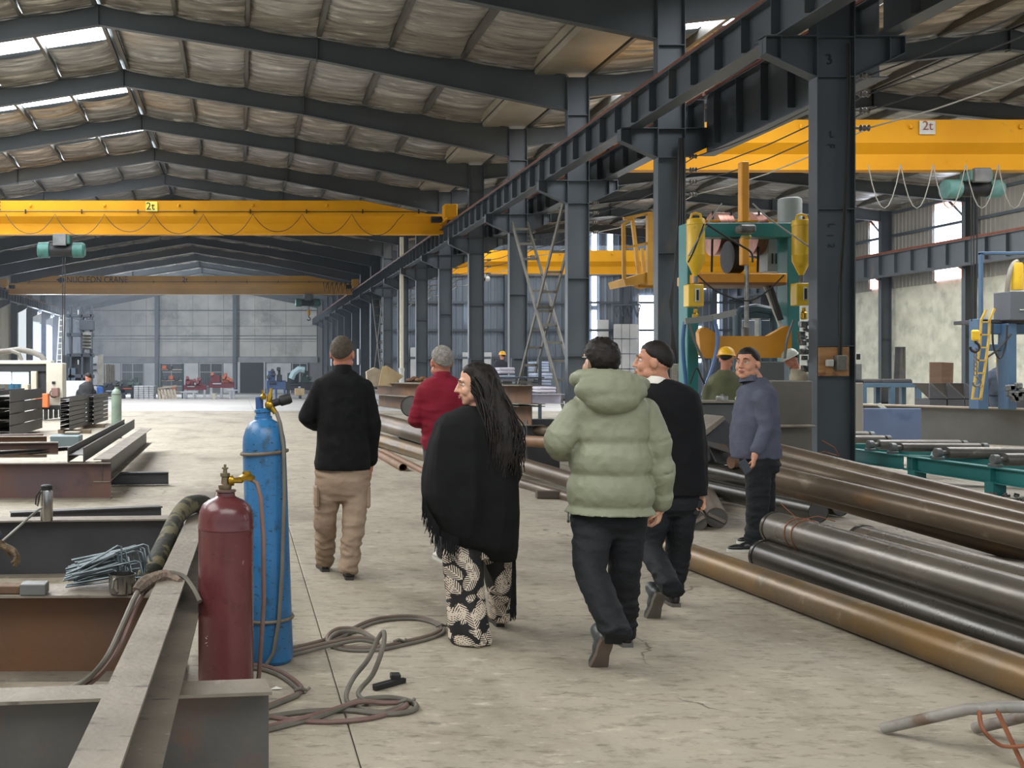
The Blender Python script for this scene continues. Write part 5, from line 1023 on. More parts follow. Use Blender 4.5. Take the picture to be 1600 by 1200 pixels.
MB().lathe([(.05, -.05), (.14, -.05), (.14, .05), (.05, .05)], P(1521, 511, 21.2), V(0, 1, 0), 22).obj('pulley', HY, t_); MB().bbox(P(1524, 524, 21.2), (.13, .12, .22), bev=.03).obj('block', HY, t_)
q = P(1523, 541, 21.2); MB().tube([q+V(0, 0, .12)]+[q+V(.09*sin(k*.5+.3), 0, .09*cos(k*.5+.3)-.02) for k in range(10)], .025, 8).obj('hook', BLACK, t_); b = MB()
for k in range(6): b.tube([P(1525, 548+k*7, 21.2)+V(.03*cos(a), .02, .05*sin(a)) for a in [2*pi*j/10 for j in range(10)]], .012, 5, closed=True)
b.obj('chain', GREY, t_); q = P(1526, 596, 21.2); MB().tube([q+V(0, 0, .1)]+[q+V(.08*sin(k*.5+.3), 0, .08*cos(k*.5+.3)-.02) for k in range(10)], .022, 8).obj('hook', GREY, t_); MB().tube([P(1518, 502, 21.2), P(1517, 300, 21.2)], .01, 5).obj('rope', CABLE, t_)
t_ = thing('gas_welding_unit', 'small grey welding unit just right of the nearest column', 'machine', P(1343, 600, 20.6)); mb_('body', 1337, 568, 1347, 594, GREY, .2, 20.6, .01, t_); mb_('base', 1335, 594, 1350, 600, BLACK, .3, 20.6, .01, t_)
for k in range(3): mb_('knob', 1339+k*2, 553, 1340.5+k*2, 562, BLACK, .03, 20.6, .004, t_)
p_box('stone_block', 'grey metal post standing right behind the nearest column', 'post', 1337, 598, 1349, 688, 20.5, .3, mat('dusty_post', '#7d776c', rough=.7), True)
# ---------------------------------------------------------------- machines and clutter along the far end
YB = 74.0; FZ = fz(YB)
def fbox(nm, x0, y0, x1, y1, m, par, d=1.0, yo=YB, bev=.03): return pbx(nm, x0, y0, x1, y1, m, par, d, yo, bev)
MR = mat('machine_red', '#7a2f3c', '#6a2834', 1, .5); MG = mat('machine_green', '#37504e', '#2d4240', 1, .5); MBl = mat('machine_blue', '#3f5d8a', '#35507a', 1, .5); OR2 = mat('orange_part', '#a5583f', rough=.6); LT = mat('light_part', '#b9bcc2', '#9a9fa8', 1, .6); DK = mat('dark_part', '#2c333c', '#39424c', 1, .6); BT = mat('tarp_blue', '#2c62b5', '#2652a0', 1, .6); WOODP = mat('pale_wood', '#a89d8d', '#8f8474', 1, .7)
def machine(label, x0, y0, x1, y1, ms, seed, name='machine_tool', legs=True, cat='machine', yo=YB):
    rm = random.Random(seed); t_ = thing(name, label, cat, P((x0+x1)/2, 0, yo)*0+V(((x0+x1)/2-377)*yo/FOC, yo, fz(yo))); w_, h = x1-x0, y1-y0; yb = CY+(HC-fz(yo))*FOC/yo
    fbox('bed', x0, y0+h*.45, x1, y0+h*.75, ms[0], t_, 1.2, yo); fbox('housing', x0+w_*.08, y0+h*.12, x0+w_*.45, y0+h*.48, ms[0], t_, 1.0, yo-.05); fbox('carriage', x0+w_*.55, y0+h*.25, x0+w_*.8, y0+h*.48, ms[1], t_, 1.0, yo-.1)
    fbox('motor', x0+w_*.6, y0, x0+w_*.72, y0+h*.3, ms[1], t_, .5, yo); fbox('panel', x0+w_*.15, y0+h*.5, x0+w_*.5, y0+h*.58, ms[2], t_, .1, yo-.1)
    for f in (0.05, .45, .88): fbox('leg', x0+w_*f, y0+h*.72, x0+w_*(f+.1), yb, ms[2] if legs else ms[0], t_, .5, yo)
    b = MB()
    for k in range(5): q = P(x0+w_*rm.uniform(.1, .9), y0+h*rm.uniform(.05, .4), yo-.1); b.lathe([(.12, 0), (.12, .3)], q, V(0, -1, .2), 10)
    b.obj('handwheels', ms[1], t_); return t_
machine('red lathe-like machine far back, left of the other red one', 287, 590, 322, 616, (MR, MR, LT), 1); machine('red machine on white legs far back beside the dark doorway', 326, 583, 366, 614, (MR, OR2, LT), 2)
machine('blue press with two rods far back right of the dark doorway', 416, 574, 447, 620, (MBl, DK, DK), 3, legs=False); machine('dark green machine far back behind the black sweater man', 446, 578, 492, 620, (DK, MG, DK), 4, legs=False)
machine('grey machine bench under the first barred window far back', 186, 590, 226, 622, (DK, MG, OR2), 6, legs=False); machine('dark machine with pale parts far back beside the blue tarpaulin', 160, 596, 196, 624, (DK, DK, LT), 7, legs=False)
t_ = thing('shelf_rack', 'green shelf rack with orange parts far back', 'rack', V((268-377)/22.76, YB, FZ))
for x in (250, 284): fbox('upright', x, 568, x+2.5, 624, MG, t_, .8)
for y in (577, 594, 612): fbox('shelf', 250, y, 286, y+1.6, WOODP, t_, .9)
for k, (x, y) in enumerate(((253, 571), (262, 572), (254, 588), (264, 587), (272, 589), (256, 604), (268, 603))): fbox('crate', x, y, x+7, y+6, OR2 if k % 3 == 0 else DK, t_, .5, YB-.05)
t_ = thing('steel_bundle', 'bundle of pale galvanised sections stacked far back', 'bundle', V((224-377)/22.76, 72, FZ))
for j in range(7):
    for i in range(4): fbox('section', 209+i*8, 603+j*3.1, 216.3+i*8, 605.6+j*3.1, LT, t_, 2.0, 72, .01)
t_ = thing('wood_frames', 'pale wooden frames leaning together far back', 'frames', V((260-377)/23, 73, FZ))
for k in range(6): b = MB(); b.bar(P(247+k*5, 609, 72.6), P(250+k*5, 625, 72.2), .15, .12); b.obj('slat', WOODP, t_, smooth=0)
b = MB(); b.bar(P(246, 607, 72.6), P(276, 603, 72.6), .15, .12); b.bar(P(250, 612, 72.5), P(272, 626, 72.2), .12, .12); b.obj('rail', WOODP, t_, smooth=0)
for (x0, x1, y0, l_) in ((281, 309, 612, 'white trestle bench in front of the left red machine'), (353, 372, 609, 'white trestle bench beside the dark doorway')):
    t_ = thing('trestle_bench', l_, 'bench', V((x0-377)/23, 72, FZ)); fbox('top', x0, y0, x1, y0+2, LT, t_, .6, 72); fbox('leg', x0+5, y0+2, x0+8, 624, LT, t_, .5, 72); fbox('leg', x1-8, y0+2, x1-5, 624, LT, t_, .5, 72)
t_ = thing('white_bucket', 'white bucket on the floor far back below the red machine', 'bucket', V((335-377)/24, 70, fz(70))); MB().lathe([(.15, 0), (.19, .38), (.2, .4)], ((335-377)*70/FOC, 70, fz(70)), n=16).obj('body', WHITE, t_); 
t_ = thing('blue_tarpaulin', 'blue barrel-shaped covers far back at the left', 'tarpaulin', V((153-377)/22.5, YB, FZ))
for x in (149, 157): MB().lathe([(.22, 0), (.25, .3), (.24, .75), (.12, .86)], ((x-377)*YB/FOC, YB-.4, FZ), n=14).obj('cover', BT if x > 150 else LT, t_)
t_ = thing('cardboard_box', 'pale cardboard box on the floor far back beside the sweater man', 'box', V((468-377)/24, 70, fz(70))); fbox('box', 461, 607, 476, 618, CARD, t_, .6, 70); fbox('flap', 466, 604, 470, 607, LT, t_, .1, 70)
b = MB(); q = P(465, 590, YB-.5); b.tube([P(455, 592, YB-.6), P(459, 583, YB-.6), P(467, 577, YB-.6), P(476, 578, YB-.6)], .22, 8); tag(b.obj('guard_hood', mat('pale_cyan', '#a9c6cf', rough=.5)), 'pale blue curved guard hood far back left of the sweater man', 'hood')
t_ = thing('tall_white_cabinet', 'tall white chipped cabinet at the far left end', 'cabinet', V((155-377)/22, 76, FZ)); fbox('body', 144, 556, 153, 602, LT, t_, 1.2, 76); b = MB(); b.prism([P(153, 556, 75.6), P(161, 553, 75), P(161, 602, 75), P(153, 602, 75.6)], (0, .15, 0)); b.obj('door', WHITE, t_, smooth=0); fbox('base', 144, 602, 165, 624, DK, t_, 1.2, 76)
fbox('vent', 145, 568, 151, 571, DK, t_, .1, 75.8); fbox('vent', 145, 577, 151, 580, DK, t_, .1, 75.8)
t_ = thing('grey_curtain', 'pale grey sheet curtain hung left of the barred window far back', 'curtain', V((172-377)/20, 84, fz(84)))
b = MB(); vs = []; n = 24
for k in range(n+1): x = 163+17*k/n; q = P(x, 569, 84); vs.append((q.x, 84+.12*sin(k*1.3), q.z)); 
vs += [(v[0], v[1], P(0, 621, 84).z) for v in vs]; b.add(vs, [(k, k+1, n+2+k, n+1+k) for k in range(n)]); b.obj('sheet', mat('curtain_beige', '#a09b92', rough=.8), t_)
# dark tall machine and ladders on the left
t_ = thing('tall_dark_machine', 'tall dark frame machine standing by the left gateway', 'machine', V((115-377)*58/FOC, 58, fz(58))); YT = 58
for x in (108, 126, 140): fbox('post', x, 478, x+4, 632, DK, t_, .4, YT)
for y in (490, 520, 552, 585): fbox('cross_beam', 104, y, 146, y+6, DK, t_, .5, YT)
fbox('gear_box', 124, 500, 146, 516, DK, t_, .6, YT-.1); fbox('drum_frame', 129, 519, 143, 546, GREY, t_, .4, YT-.2)
for k in range(5): MB().lathe([(.2, -.04), (.24, 0), (.2, .04)], P(135.5, 523+k*5, YT-.3), V(0, 0, 1), 14).obj('coil_ring', CHROME, t_)
fbox('back_panel', 98, 555, 140, 632, DK, t_, .2, YT+.6); fbox('cabinet', 106, 575, 118, 632, BLUEG, t_, .6, YT)
for y in (484, 562): fbox('work_lamp', 121, y, 123, y+8, SHEETL, t_, .1, YT-.2)
t_ = thing('white_ladder', 'white ladder leaning by the left gateway', 'ladder', V((93-377)*56/FOC, 56, fz(56)))
for a, c in (((93, 495), (85, 632)), ((99, 492), (94, 632))): b = MB(); b.bar(P(*a, 56), P(*c, 56), .06, .06); b.obj('rail', WHITE, t_, smooth=0)
for k in range(11): y = 500+k*9; f = (y-495)/105; b = MB(); b.bar(P(93-7*f, y, 56), P(99-4*f, y, 56), .05, .05); b.obj('rung', WHITE, t_, smooth=0)
tag(MB().bbox(P(113, 620, 38), (1.1, .04, 1.15), Euler((radians(-12), 0, 0)).to_matrix(), .01).obj('light_blue_board', mat('pale_board', '#b3bccb', rough=.5)), 'pale bluish board behind the narrow beam stack', 'board')
# wall closing the left hall beyond the end of the right hall
corr((9.0, 66.6, 0), (9.0, 119.4, 0), -2, 10, .5, .05, (-1, 0, 0)).obj('wall_middle', CORRB, kind='structure', smooth=0)
for k, n in enumerate(range(12, 17, 2)): tag(MB().bbox((8.8, YN(n), 2.5), (.1, 2.5, 1.2), bev=.02).obj('window_%d' % (5+k), SHEETL), kind='structure')
# ---------------------------------------------------------------- people
SKIN = mat('skin', '#c08e74', '#b27f66', 14, .55, 0, .05, 120, spec=.3); SKINL = mat('skin_light', '#d0a48c', '#c4937a', 14, .5, spec=.3); SKINR = mat('skin_reddish', '#b97f68', '#a86f5a', 14, .55, spec=.3)
HBLK = mat('black_hair', '#0f0c0a', '#1d1613', 60, .55, 0, .3, 200, stretch=(1, 1, .25), spec=.3); HGRY = mat('grey_hair', '#a19d97', '#77726b', 45, .6, 0, .9, 160); HBRN = mat('brown_cropped_hair', '#3e342b', '#54483b', 50, .6, 0, .9, 160)
LIP = mat('lips', '#9c5f55', rough=.5); EYEW = mat('eye_white', '#cfc8c0', rough=.3); EYED = mat('iris', '#20140f', rough=.2)
def capsule(b, a, c, r1, r2=None, n=12, m=4):
    a, c = V(*a), V(*c); r2 = r1 if r2 is None else r2; d = c-a
    if d.length < 1e-5: return b.sphere(a, r1)
    d.normalize(); pts, rs = [], []
    for i in range(m): t = pi/2*i/m; pts.append(a-d*r1*cos(t)); rs.append(max(r1*sin(t), r1*.05))
    pts.append(a); rs.append(r1); pts.append(c); rs.append(r2)
    for i in range(m-1, -1, -1): t = pi/2*i/m; pts.append(c+d*r2*cos(t)); rs.append(max(r2*sin(t), r2*.05))
    # straight line: build rings by hand so that coincident directions stay stable
    x, y, _ = frame_of(d); vs = [p+x*q*cos(2*pi*k/n)+y*q*sin(2*pi*k/n) for p, q in zip(pts, rs) for k in range(n)]; L_ = len(pts)
    return b.add(vs, [(i*n+k, i*n+(k+1) % n, (i+1)*n+(k+1) % n, (i+1)*n+k) for i in range(L_-1) for k in range(n)]+[tuple(range(n))[::-1], tuple(range((L_-1)*n, L_*n))])
def limb(b, pts, rs):
    for i in range(len(pts)-1): capsule(b, pts[i], pts[i+1], rs[i], rs[i+1])
def rings(b, rg, n=28, pw=2.3):
    """rg: (centre, rx, ry) closed loft"""
    vs = []
    for c, rx, ry in rg:
        for k in range(n):
            t = 2*pi*k/n; ct, st = cos(t), sin(t)
            vs.append(V(c[0]+rx*math.copysign(abs(ct)**(2/pw), ct), c[1]+ry*math.copysign(abs(st)**(2/pw), st), c[2]))
    m = len(rg); return b.add(vs, [(i*n+k, i*n+(k+1) % n, (i+1)*n+(k+1) % n, (i+1)*n+k) for i in range(m-1) for k in range(n)]+[tuple(range(n))[::-1], tuple(range((m-1)*n, m*n))])
def fuse(b, name, m, parent, vox=.01, sm=4, disp=None, label=None):
    me = bpy.data.meshes.new('t'); me.from_pydata([tuple(v) for v in b.v], [], b.f); me.update()
    import bmesh
    bm = bmesh.new(); bm.from_mesh(me); bmesh.ops.recalc_face_normals(bm, faces=bm.faces); bm.to_mesh(me); bm.free()
    o = bpy.data.objects.new('t', me); COL.objects.link(o)
    md = o.modifiers.new('r', 'REMESH'); md.mode = 'VOXEL'; md.voxel_size = vox
    if sm: s_ = o.modifiers.new('s', 'SMOOTH'); s_.iterations = sm; s_.factor = .5
    dg = bpy.context.evaluated_depsgraph_get(); m2 = bpy.data.meshes.new_from_object(o.evaluated_get(dg)); bpy.data.objects.remove(o); m2.name = name
    if disp:
        ns = [v.normal.copy() for v in m2.vertices]
        for v, nn in zip(m2.vertices, ns): v.co += nn*disp(v.co)
    m2.materials.clear(); m2.materials.append(m); m2.shade_smooth()
    zs = [v.co for v in m2.vertices]; org = V(sum(v.x for v in zs)/len(zs), sum(v.y for v in zs)/len(zs), min(v.z for v in zs))
    m2.transform(Matrix.Translation(-org)); m2.update()
    return link(name, m2, org, parent, label)
def wr(amp, fx, fz_, seed=0, fine=.0):
    def f(p):
        q = Vector((p.x*fx+seed, p.y*fx, p.z*fz_)); a = noise.noise(q); a = 1-abs(a)*2.2
        return amp*(a-.45)+(fine*noise.noise(q*3.1) if fine else 0)
    return f
def HM(yaw, pitch=0, roll=0): return (Matrix.Rotation(radians(yaw), 3, 'Z') @ Matrix.Rotation(radians(pitch), 3, 'X') @ Matrix.Rotation(radians(roll), 3, 'Y'))
def head_prims(b, c, M, s=1.0, fat=1.0, nose=1.0):
    T = lambda x, y, z: c+M @ (V(x, y, z)*s)
    def el(x, y, z, rx, ry, rz): b.sphere(T(x, y, z), (rx*s, ry*s, rz*s), 18, 12, M)
    el(0, -.012, .02, .075, .096, .097); el(0, .03, -.03, .062*fat, .058, .085); el(0, .045, -.075, .05*fat, .045, .042); el(0, .066, -.1, .03, .024, .02)
    for sx in (-1, 1):
        el(sx*.033, .058, -.035, .027*fat, .028, .03); el(sx*.079*(.5+.5*fat), -.008, -.012, .010, .021, .032); el(sx*.082, -.014, .0, .008, .014, .018); capsule(b, T(sx*.012, .086, .03), T(sx*.045, .072, .03), .011*s, .009*s)
        el(sx*.013, .1, -.031, .009, .009, .008); el(sx*.048*fat, .02, -.07, .024, .035, .03)
    capsule(b, T(0, .086, .02), T(0, .086+.022*nose, -.027), .009*s, .0125*s); el(0, .088, -.06, .026, .012, .016); el(0, .03, .055, .058, .046, .046)
def hair_cap(name, m, parent, c, M, s=1.0, nape=-.72, side=-.05, front=.52, vol=(.083, .103, .107), rough_=.004, hollow=.86, topboost=0):
    vs = []; n, k_ = 48, 30; b = MB()
    for i in range(k_+1):
        a = -pi/2+pi*i/k_
        for j in range(n):
            t = 2*pi*j/n; d = V(cos(a)*cos(t), cos(a)*sin(t), sin(a)); az = abs(atan2(d.x, -d.y))/pi   # 0 back .. 1 front
            zl = nape+(side-nape)*min(1, (az/.45)**2) if az < .45 else side+(front-side)*min(1, (az-.45)/.3)
            f = min(1, max(0, (d.z-zl)/.13)); f = f*f*(3-2*f); r = hollow+(1-hollow)*f
            p = V(d.x*vol[0], d.y*vol[1], d.z*vol[2])*r; p += d*f*(rough_*noise.noise(p*70)+topboost*max(0, d.z))
            vs.append(c+M @ ((p+V(0, -.012, .022))*s))
    b.add(vs, [(i*n+j, i*n+(j+1) % n, (i+1)*n+(j+1) % n, (i+1)*n+j) for i in range(k_) for j in range(n)]); return b.obj(name, m, parent, smooth=180)
def hand(b, w_, d, nrm, curl=.5, s=1.0, flip=1):
    d = V(*d).normalized(); nrm = V(*nrm); nrm = (nrm-d*nrm.dot(d)).normalized(); sd = d.cross(nrm)*flip; w_ = V(*w_)
    Rm = Matrix((sd, d, nrm)).transposed()
    capsule(b, w_-d*.02, w_+d*.02, .026*s, .026*s); b.sphere(w_+d*.055*s, (.040*s, .05*s, .017*s), 14, 10, Rm); b.sphere(w_+d*.08*s, (.041*s, .02*s, .015*s), 12, 8, Rm)
    for k, L_ in enumerate((.072, .08, .076, .06)):
        p = w_+d*.09*s+sd*(.030-.0205*k)*s; a = 0; r = .0095*s
        for q in (.42, .32, .26):
            a += curl*(.9+.12*k); e = p+(d*cos(a)+nrm*sin(a))*L_*q*s; capsule(b, p, e, r, r*.9, 10, 3); p = e; r *= .9
    p = w_+d*.025*s+sd*.034*s; e = p+(sd*.7+d*.6+nrm*.45).normalized()*.042*s; capsule(b, p, e, .013*s, .011*s, 10, 3); capsule(b, e, e+(sd*.15+d*.8+nrm*(.35+curl*.5)).normalized()*.034*s, .011*s, .009*s, 10, 3)
def shoe(name, parent, heel, yaw, pitch, m, msole, s=1.0, label=None):
    """heel: point on the ground under the heel if flat; pitch lifts the heel about the ball of the foot"""
    M = Matrix.Rotation(radians(yaw), 3, 'Z'); Mp = Matrix.Rotation(radians(-pitch), 3, 'X'); piv = V(0, .2, .0)
    T = lambda x, y, z: V(*heel)+M @ ((piv+Mp @ (V(x, y, z)-piv))*s)
    MM = M @ Mp; b = MB()
    def el(x, y, z, rx, ry, rz): b.sphere(T(x, y, z), (rx*s, ry*s, rz*s), 16, 10, MM)
    el(0, .035, .05, .036, .04, .045); el(0, .10, .05, .041, .08, .042); el(0, .19, .04, .047, .075, .028); el(0, .24, .034, .04, .045, .022); capsule(b, T(0, .05, .06), T(0, .045, .11), .042*s, .045*s)
    o = fuse(b, name, m, parent, .009, 3, label=label); ol = []
    for x, y in ((-.03, 0), (.03, 0), (.037, .05), (.034, .11), (.047, .19), (.043, .25), (.02, .288), (-.02, .288), (-.043, .25), (-.047, .19), (-.034, .11), (-.037, .05)): ol.append((x, y))
    sb = MB(); sb.add([T(x, y, .0) for x, y in ol]+[T(x*1.02, y, .024) for x, y in ol], [tuple(range(12))[::-1], tuple(range(12, 24))]+[(i, (i+1) % 12, 12+(i+1) % 12, 12+i) for i in range(12)]); sb.obj('sole', msole, o, smooth=60)
    return T(0, .045, .1)
DKSOLE = mat('dark_sole', '#2f2d2b', rough=.8)
def eyes(parent, c, M, s=1.0, which=(-1, 1), yb=.0725):
    for sx in which:
        p = c+M @ (V(sx*.031, yb, .006)*s); e = MB().sphere(p, .0125*s, 12, 8).obj('eye', EYEW, parent); MB().sphere(p+M @ V(sx*-.000, .0085*s, 0), (.0052*s,)*3, 8, 6).obj('iris', EYED, e)
        b = MB(); b.tube([c+M @ (V(sx*.014, .097, .030)*s), c+M @ (V(sx*.03, .094, .036)*s), c+M @ (V(sx*.047, .082, .032)*s)], [.002*s, .0035*s, .002*s], 6); b.obj('eyebrow', EYED, parent)
        b = MB(); b.tube([c+M @ (V(sx*.018, .085, .008)*s), c+M @ (V(sx*.031, .0885, .0145)*s), c+M @ (V(sx*.045, .080, .009)*s)], .0028*s, 6); b.obj('eyelid', SKIN, parent)
    b = MB(); b.tube([c+M @ (V(-.022, .092, -.062)*s), c+M @ (V(-.008, .101, -.0585)*s), c+M @ (V(.008, .101, -.0585)*s), c+M @ (V(.022, .092, -.062)*s)], [.003*s, .005*s, .005*s, .003*s], 8); b.tube([c+M @ (V(-.018, .093, -.067)*s), c+M @ (V(0, .101, -.070)*s), c+M @ (V(.018, .093, -.067)*s)], [.003*s, .006*s, .003*s], 8); b.obj('lips', LIP, parent)
def person(label, Y0, head, skin, torso, sleeves, hands, legs, jm, jname, tm, tname, shoes=(), hair=None, jd=None, td=None, jv=.010, collar=None, hem_extra=None, fat=1.0, hs=1.0, prong=False, hipr=.15, hipd=.12, quilt=None, body_vox=.0065, pelvis=True, scl=1.0, gloves=None, trouser_rings=None, nose=1.0, waist=None):
    px, py, yaw, pit = head[:4]; c = P(px, py, Y0+(head[4] if len(head) > 4 else 0)); M = HM(yaw, pit); Q = lambda p: P(p[0], p[1], Y0+(p[2] if len(p) > 2 else 0))
    s2 = (Y0)/FOC
    t0 = torso[0]; base = V(P(torso[-1][1], 0, Y0).x, Y0, 0); root = thing('person', label, 'person', base)
    b = MB(); head_prims(b, c, M, hs, fat, nose); tp = Q((t0[1], t0[0]+3)); ch = Q((torso[min(3, len(torso)-1)][1], torso[min(3, len(torso)-1)][0]))
    capsule(b, c+M @ V(0, -.02, -.05)*hs, tp, .056*hs*scl*(.6+.4*fat), .06*scl); capsule(b, tp, ch, .055*scl, .09*scl)
    wl_ = Q(waist or (torso[-1][1], torso[-1][0]-3)); capsule(b, ch, wl_, .09*scl, .09*scl)
    for sl in sleeves:
        pts = [Q(p) for p in sl[0]]; capsule(b, ch, pts[0], .05*scl, .05*scl); limb(b, pts, [min(r*.62, .045) for r in sl[1]])
    for h in hands: q = [Q(p) for p in h[0]]; capsule(b, q[0], q[1], .028*scl, .026*scl); hand(b, q[1], h[1], h[2], h[3], scl*.98, h[4] if len(h) > 4 else 1)
    LP_ = []
    for lg in legs:
        pts = [Q(p) if not isinstance(p, Vector) else p for p in lg[0]]; LP_.append(pts); capsule(b, wl_, pts[0], .08*scl, .08*scl); limb(b, pts, [min(r*.6, .055-.012*i) for i, r in enumerate(lg[1])])
    body = fuse(b, 'body', skin, root, body_vox, 3)
    # jacket
    b = MB(); rg = []
    for r_ in torso: rg.append((Q((r_[1], r_[0])), r_[2]*s2, r_[3]))
    if quilt:
        rg2 = []
        for i in range(len(rg)-1):
            for k in range(5):
                t = k/5; cc = rg[i][0].lerp(rg[i+1][0], t); rx = rg[i][1]+(rg[i+1][1]-rg[i][1])*t; ry = rg[i][2]+(rg[i+1][2]-rg[i][2])*t; rg2.append((cc, rx, ry))
        rg2.append(rg[-1]); rg = [(cc, rx+quilt(cc.z), ry+quilt(cc.z)) for cc, rx, ry in rg2]
    rings(b, rg)
    for sl in sleeves:
        pts = [Q(p) for p in sl[0]]; rs = sl[1]
        if quilt:
            P2, R2 = [], []
            for i in range(len(pts)-1):
                for k in range(6): t = k/6; P2.append(pts[i].lerp(pts[i+1], t)); R2.append(rs[i]+(rs[i+1]-rs[i])*t+.8*quilt(P2[-1].z+.08))
            P2.append(pts[-1]); R2.append(rs[-1]); pts, rs = P2, R2
        for i in range(len(pts)-1): capsule(b, pts[i], pts[i+1], rs[i], rs[i+1], 16) if not (quilt and i) else b.tube([pts[i], pts[i+1]], [rs[i], rs[i+1]], 16)
        for i_, p_ in enumerate(sl[0]): b.sphere(Q(p_), sl[1][i_]*.98)
    if hem_extra: hem_extra(b, Q)
    fuse(b, jname, jm, root, jv, 3, jd)
    if collar: collar(root, Q, c, M)
    # trousers
    if legs:
        b = MB(); tz = Q((torso[-1][1], torso[-1][0]-8)); hx = (LP_[0][0]+LP_[-1][0])/2
        if trouser_rings: trouser_rings(b, Q)
        else: rings(b, [(V(tz.x, tz.y, tz.z), hipr, hipd), (V(hx.x, hx.y, hx.z+.03), hipr*1.03, hipd+.01), (V(hx.x, hx.y, hx.z-.03), hipr*.98, hipd), (V(hx.x, hx.y, hx.z-.09), hipr*.6, hipd*.7)])
        for lg, pts in zip(legs, LP_):
            for i in range(len(pts)-1):
                if i == len(pts)-2 : b.sphere(pts[i], lg[1][i]); b.tube([pts[i], pts[i].lerp(pts[i+1], .5), pts[i].lerp(pts[i+1], 1.1)], [lg[1][i], (lg[1][i]+lg[1][i+1])/2*1.0, lg[1][i+1]], 18)
                else: capsule(b, pts[i], pts[i+1], lg[1][i], lg[1][i+1], 16)
        fuse(b, tname, tm, root, .011, 3, td)
    if hair: hair(root, c, M)
    return root, Q, c, M
CLB = mat('black_wool', '#141517', '#0f1011', 20, .85, 0, .3, 200, spec=.2); CLS = mat('black_suit_wool', '#0f1013', '#131417', 20, .8, 0, .2, 200, spec=.2); KHA = mat('khaki_cotton', '#9c8977', '#8a7664', 5, .85, 0, .2, 150, spec=.2)
RED = mat('crimson_fleece', '#6e1526', '#7e1e2f', 6, .8, 0, .25, 150, spec=.2); SAGE = mat('sage_nylon', '#868a74', '#7a7e68', 3, .55, 0, .12, 80, spec=.35); BLKT = mat('black_trouser', '#17191c', '#1f2226', 5, .75, 0, .25, 60, spec=.25)
FLE = mat('slate_blue_fleece', '#4f5260', '#585b6b', 8, .9, 0, .3, 180, spec=.15); OLV = mat('olive_work_jacket', '#4c4f38', '#5d5f44', 5, .85, 0, .2, 80); CRM = mat('cream_work_jacket', '#b2a692', '#9c907c', 4, .85); NVY = mat('navy_work_suit', '#39424f', '#2c343f', 4, .85)
SHB = mat('black_leather', '#1c1c1d', rough=.35); SHG = mat('grey_sole', '#55524d', '#4a4743', 9, .7); SHW = mat('white_trainer', '#c8c5bd', rough=.6); LEATH = mat('worn_grey_leather', '#3c3f41', '#4c4f50', 9, .4)
def fold_tr(seed, amp=.010): 
    w1, w2 = wr(amp, 5, 16, seed), wr(amp*.6, 14, 22, seed+5)
    return lambda p: w1(p)*(1.0 if p.z < .35 or p.z > .7 else .55)+w2(p)*(.9 if p.z < .3 else .3)
# man in black sweater and khaki cargo trousers
def c_high(m, r1, r2, yoff=.0):
    def f(root, Q, c, M):
        b = MB(); z = yoff; q = c+V(0, -.015, -.13-z); n = 28; vs = []
        for k_, (rr_, dz) in enumerate(((r1*1.15, -.03), (r1*1.05, 0), (r1, .035), (r1*.94, .036), (r1*.94, -.03))):
            for j in range(n): t = 2*pi*j/n; vs.append(q+V(rr_*cos(t), rr_*1.05*sin(t), dz+.012*sin(t)*(-1)))
        b.add(vs, [(i*n+j, i*n+(j+1) % n, ((i+1) % 5)*n+(j+1) % n, ((i+1) % 5)*n+j) for i in range(5) for j in range(n)]); b.obj('collar', m, root, smooth=80)
    return f
g1, g2 = G(509, 894), G(546, 907)
r1, Q, c, M = person('man in a black sweater and khaki cargo trousers seen from behind, walking away', 8.0, (535, 552, -18, 4), SKINR,
    [(579, 535, 17, .075), (584, 535, 25, .095), (590, 535, 34, .115), (599, 535, 40, .13), (640, 536, 40, .145), (680, 536, 41, .14), (705, 536, 42, .145), (724, 535, 44, .15), (733, 535, 43, .145)],
    [([(502, 605), (479, 652, .0), (492, 664, .22)], [.068, .062, .05]), ([(569, 605), (583, 662, .0), (579, 718, .1)], [.068, .062, .052])],
    [([(492, 664, .22), (500, 668, .3)], (0.6, .8, 0), (0, 0, -1), .6), ([(579, 718, .1), (578, 730, .12)], (0, .2, -1), (-1, 0, 0), .5)],
    [([(514, 762), (508, 815, .1), V(g1.x, g1.y+.06, .085)], [.1, .087, .068]), ([(556, 762), (553, 815, -.02), V(g2.x, g2.y+.06, .085)], [.098, .088, .070])],
    CLB, 'sweater', KHA, 'cargo_trousers', hair=lambda r, c, M: hair_cap('cropped_hair', HBRN, r, c, M, 1.06, -.66, -.1, .5, vol=(.084, .101, .104), rough_=.002), jd=wr(.006, 6, 7, 1), td=fold_tr(3, .013), collar=c_high(CLB, .068, 0, .0), hipr=.2, hs=1.06)
shoe('shoe', r1, (g1.x, g1.y, 0), 5, 0, SHB, DKSOLE, .95); shoe('shoe', r1, (g2.x, g2.y, 0), -4, 0, SHB, DKSOLE, .95)
for px, sg in ((494, -1), (574, 1)):
    q = P(px, 775, 8.0); MB().bbox(q, (.035, .15, .17), bev=.016).obj('cargo_pocket', KHA, r1); 
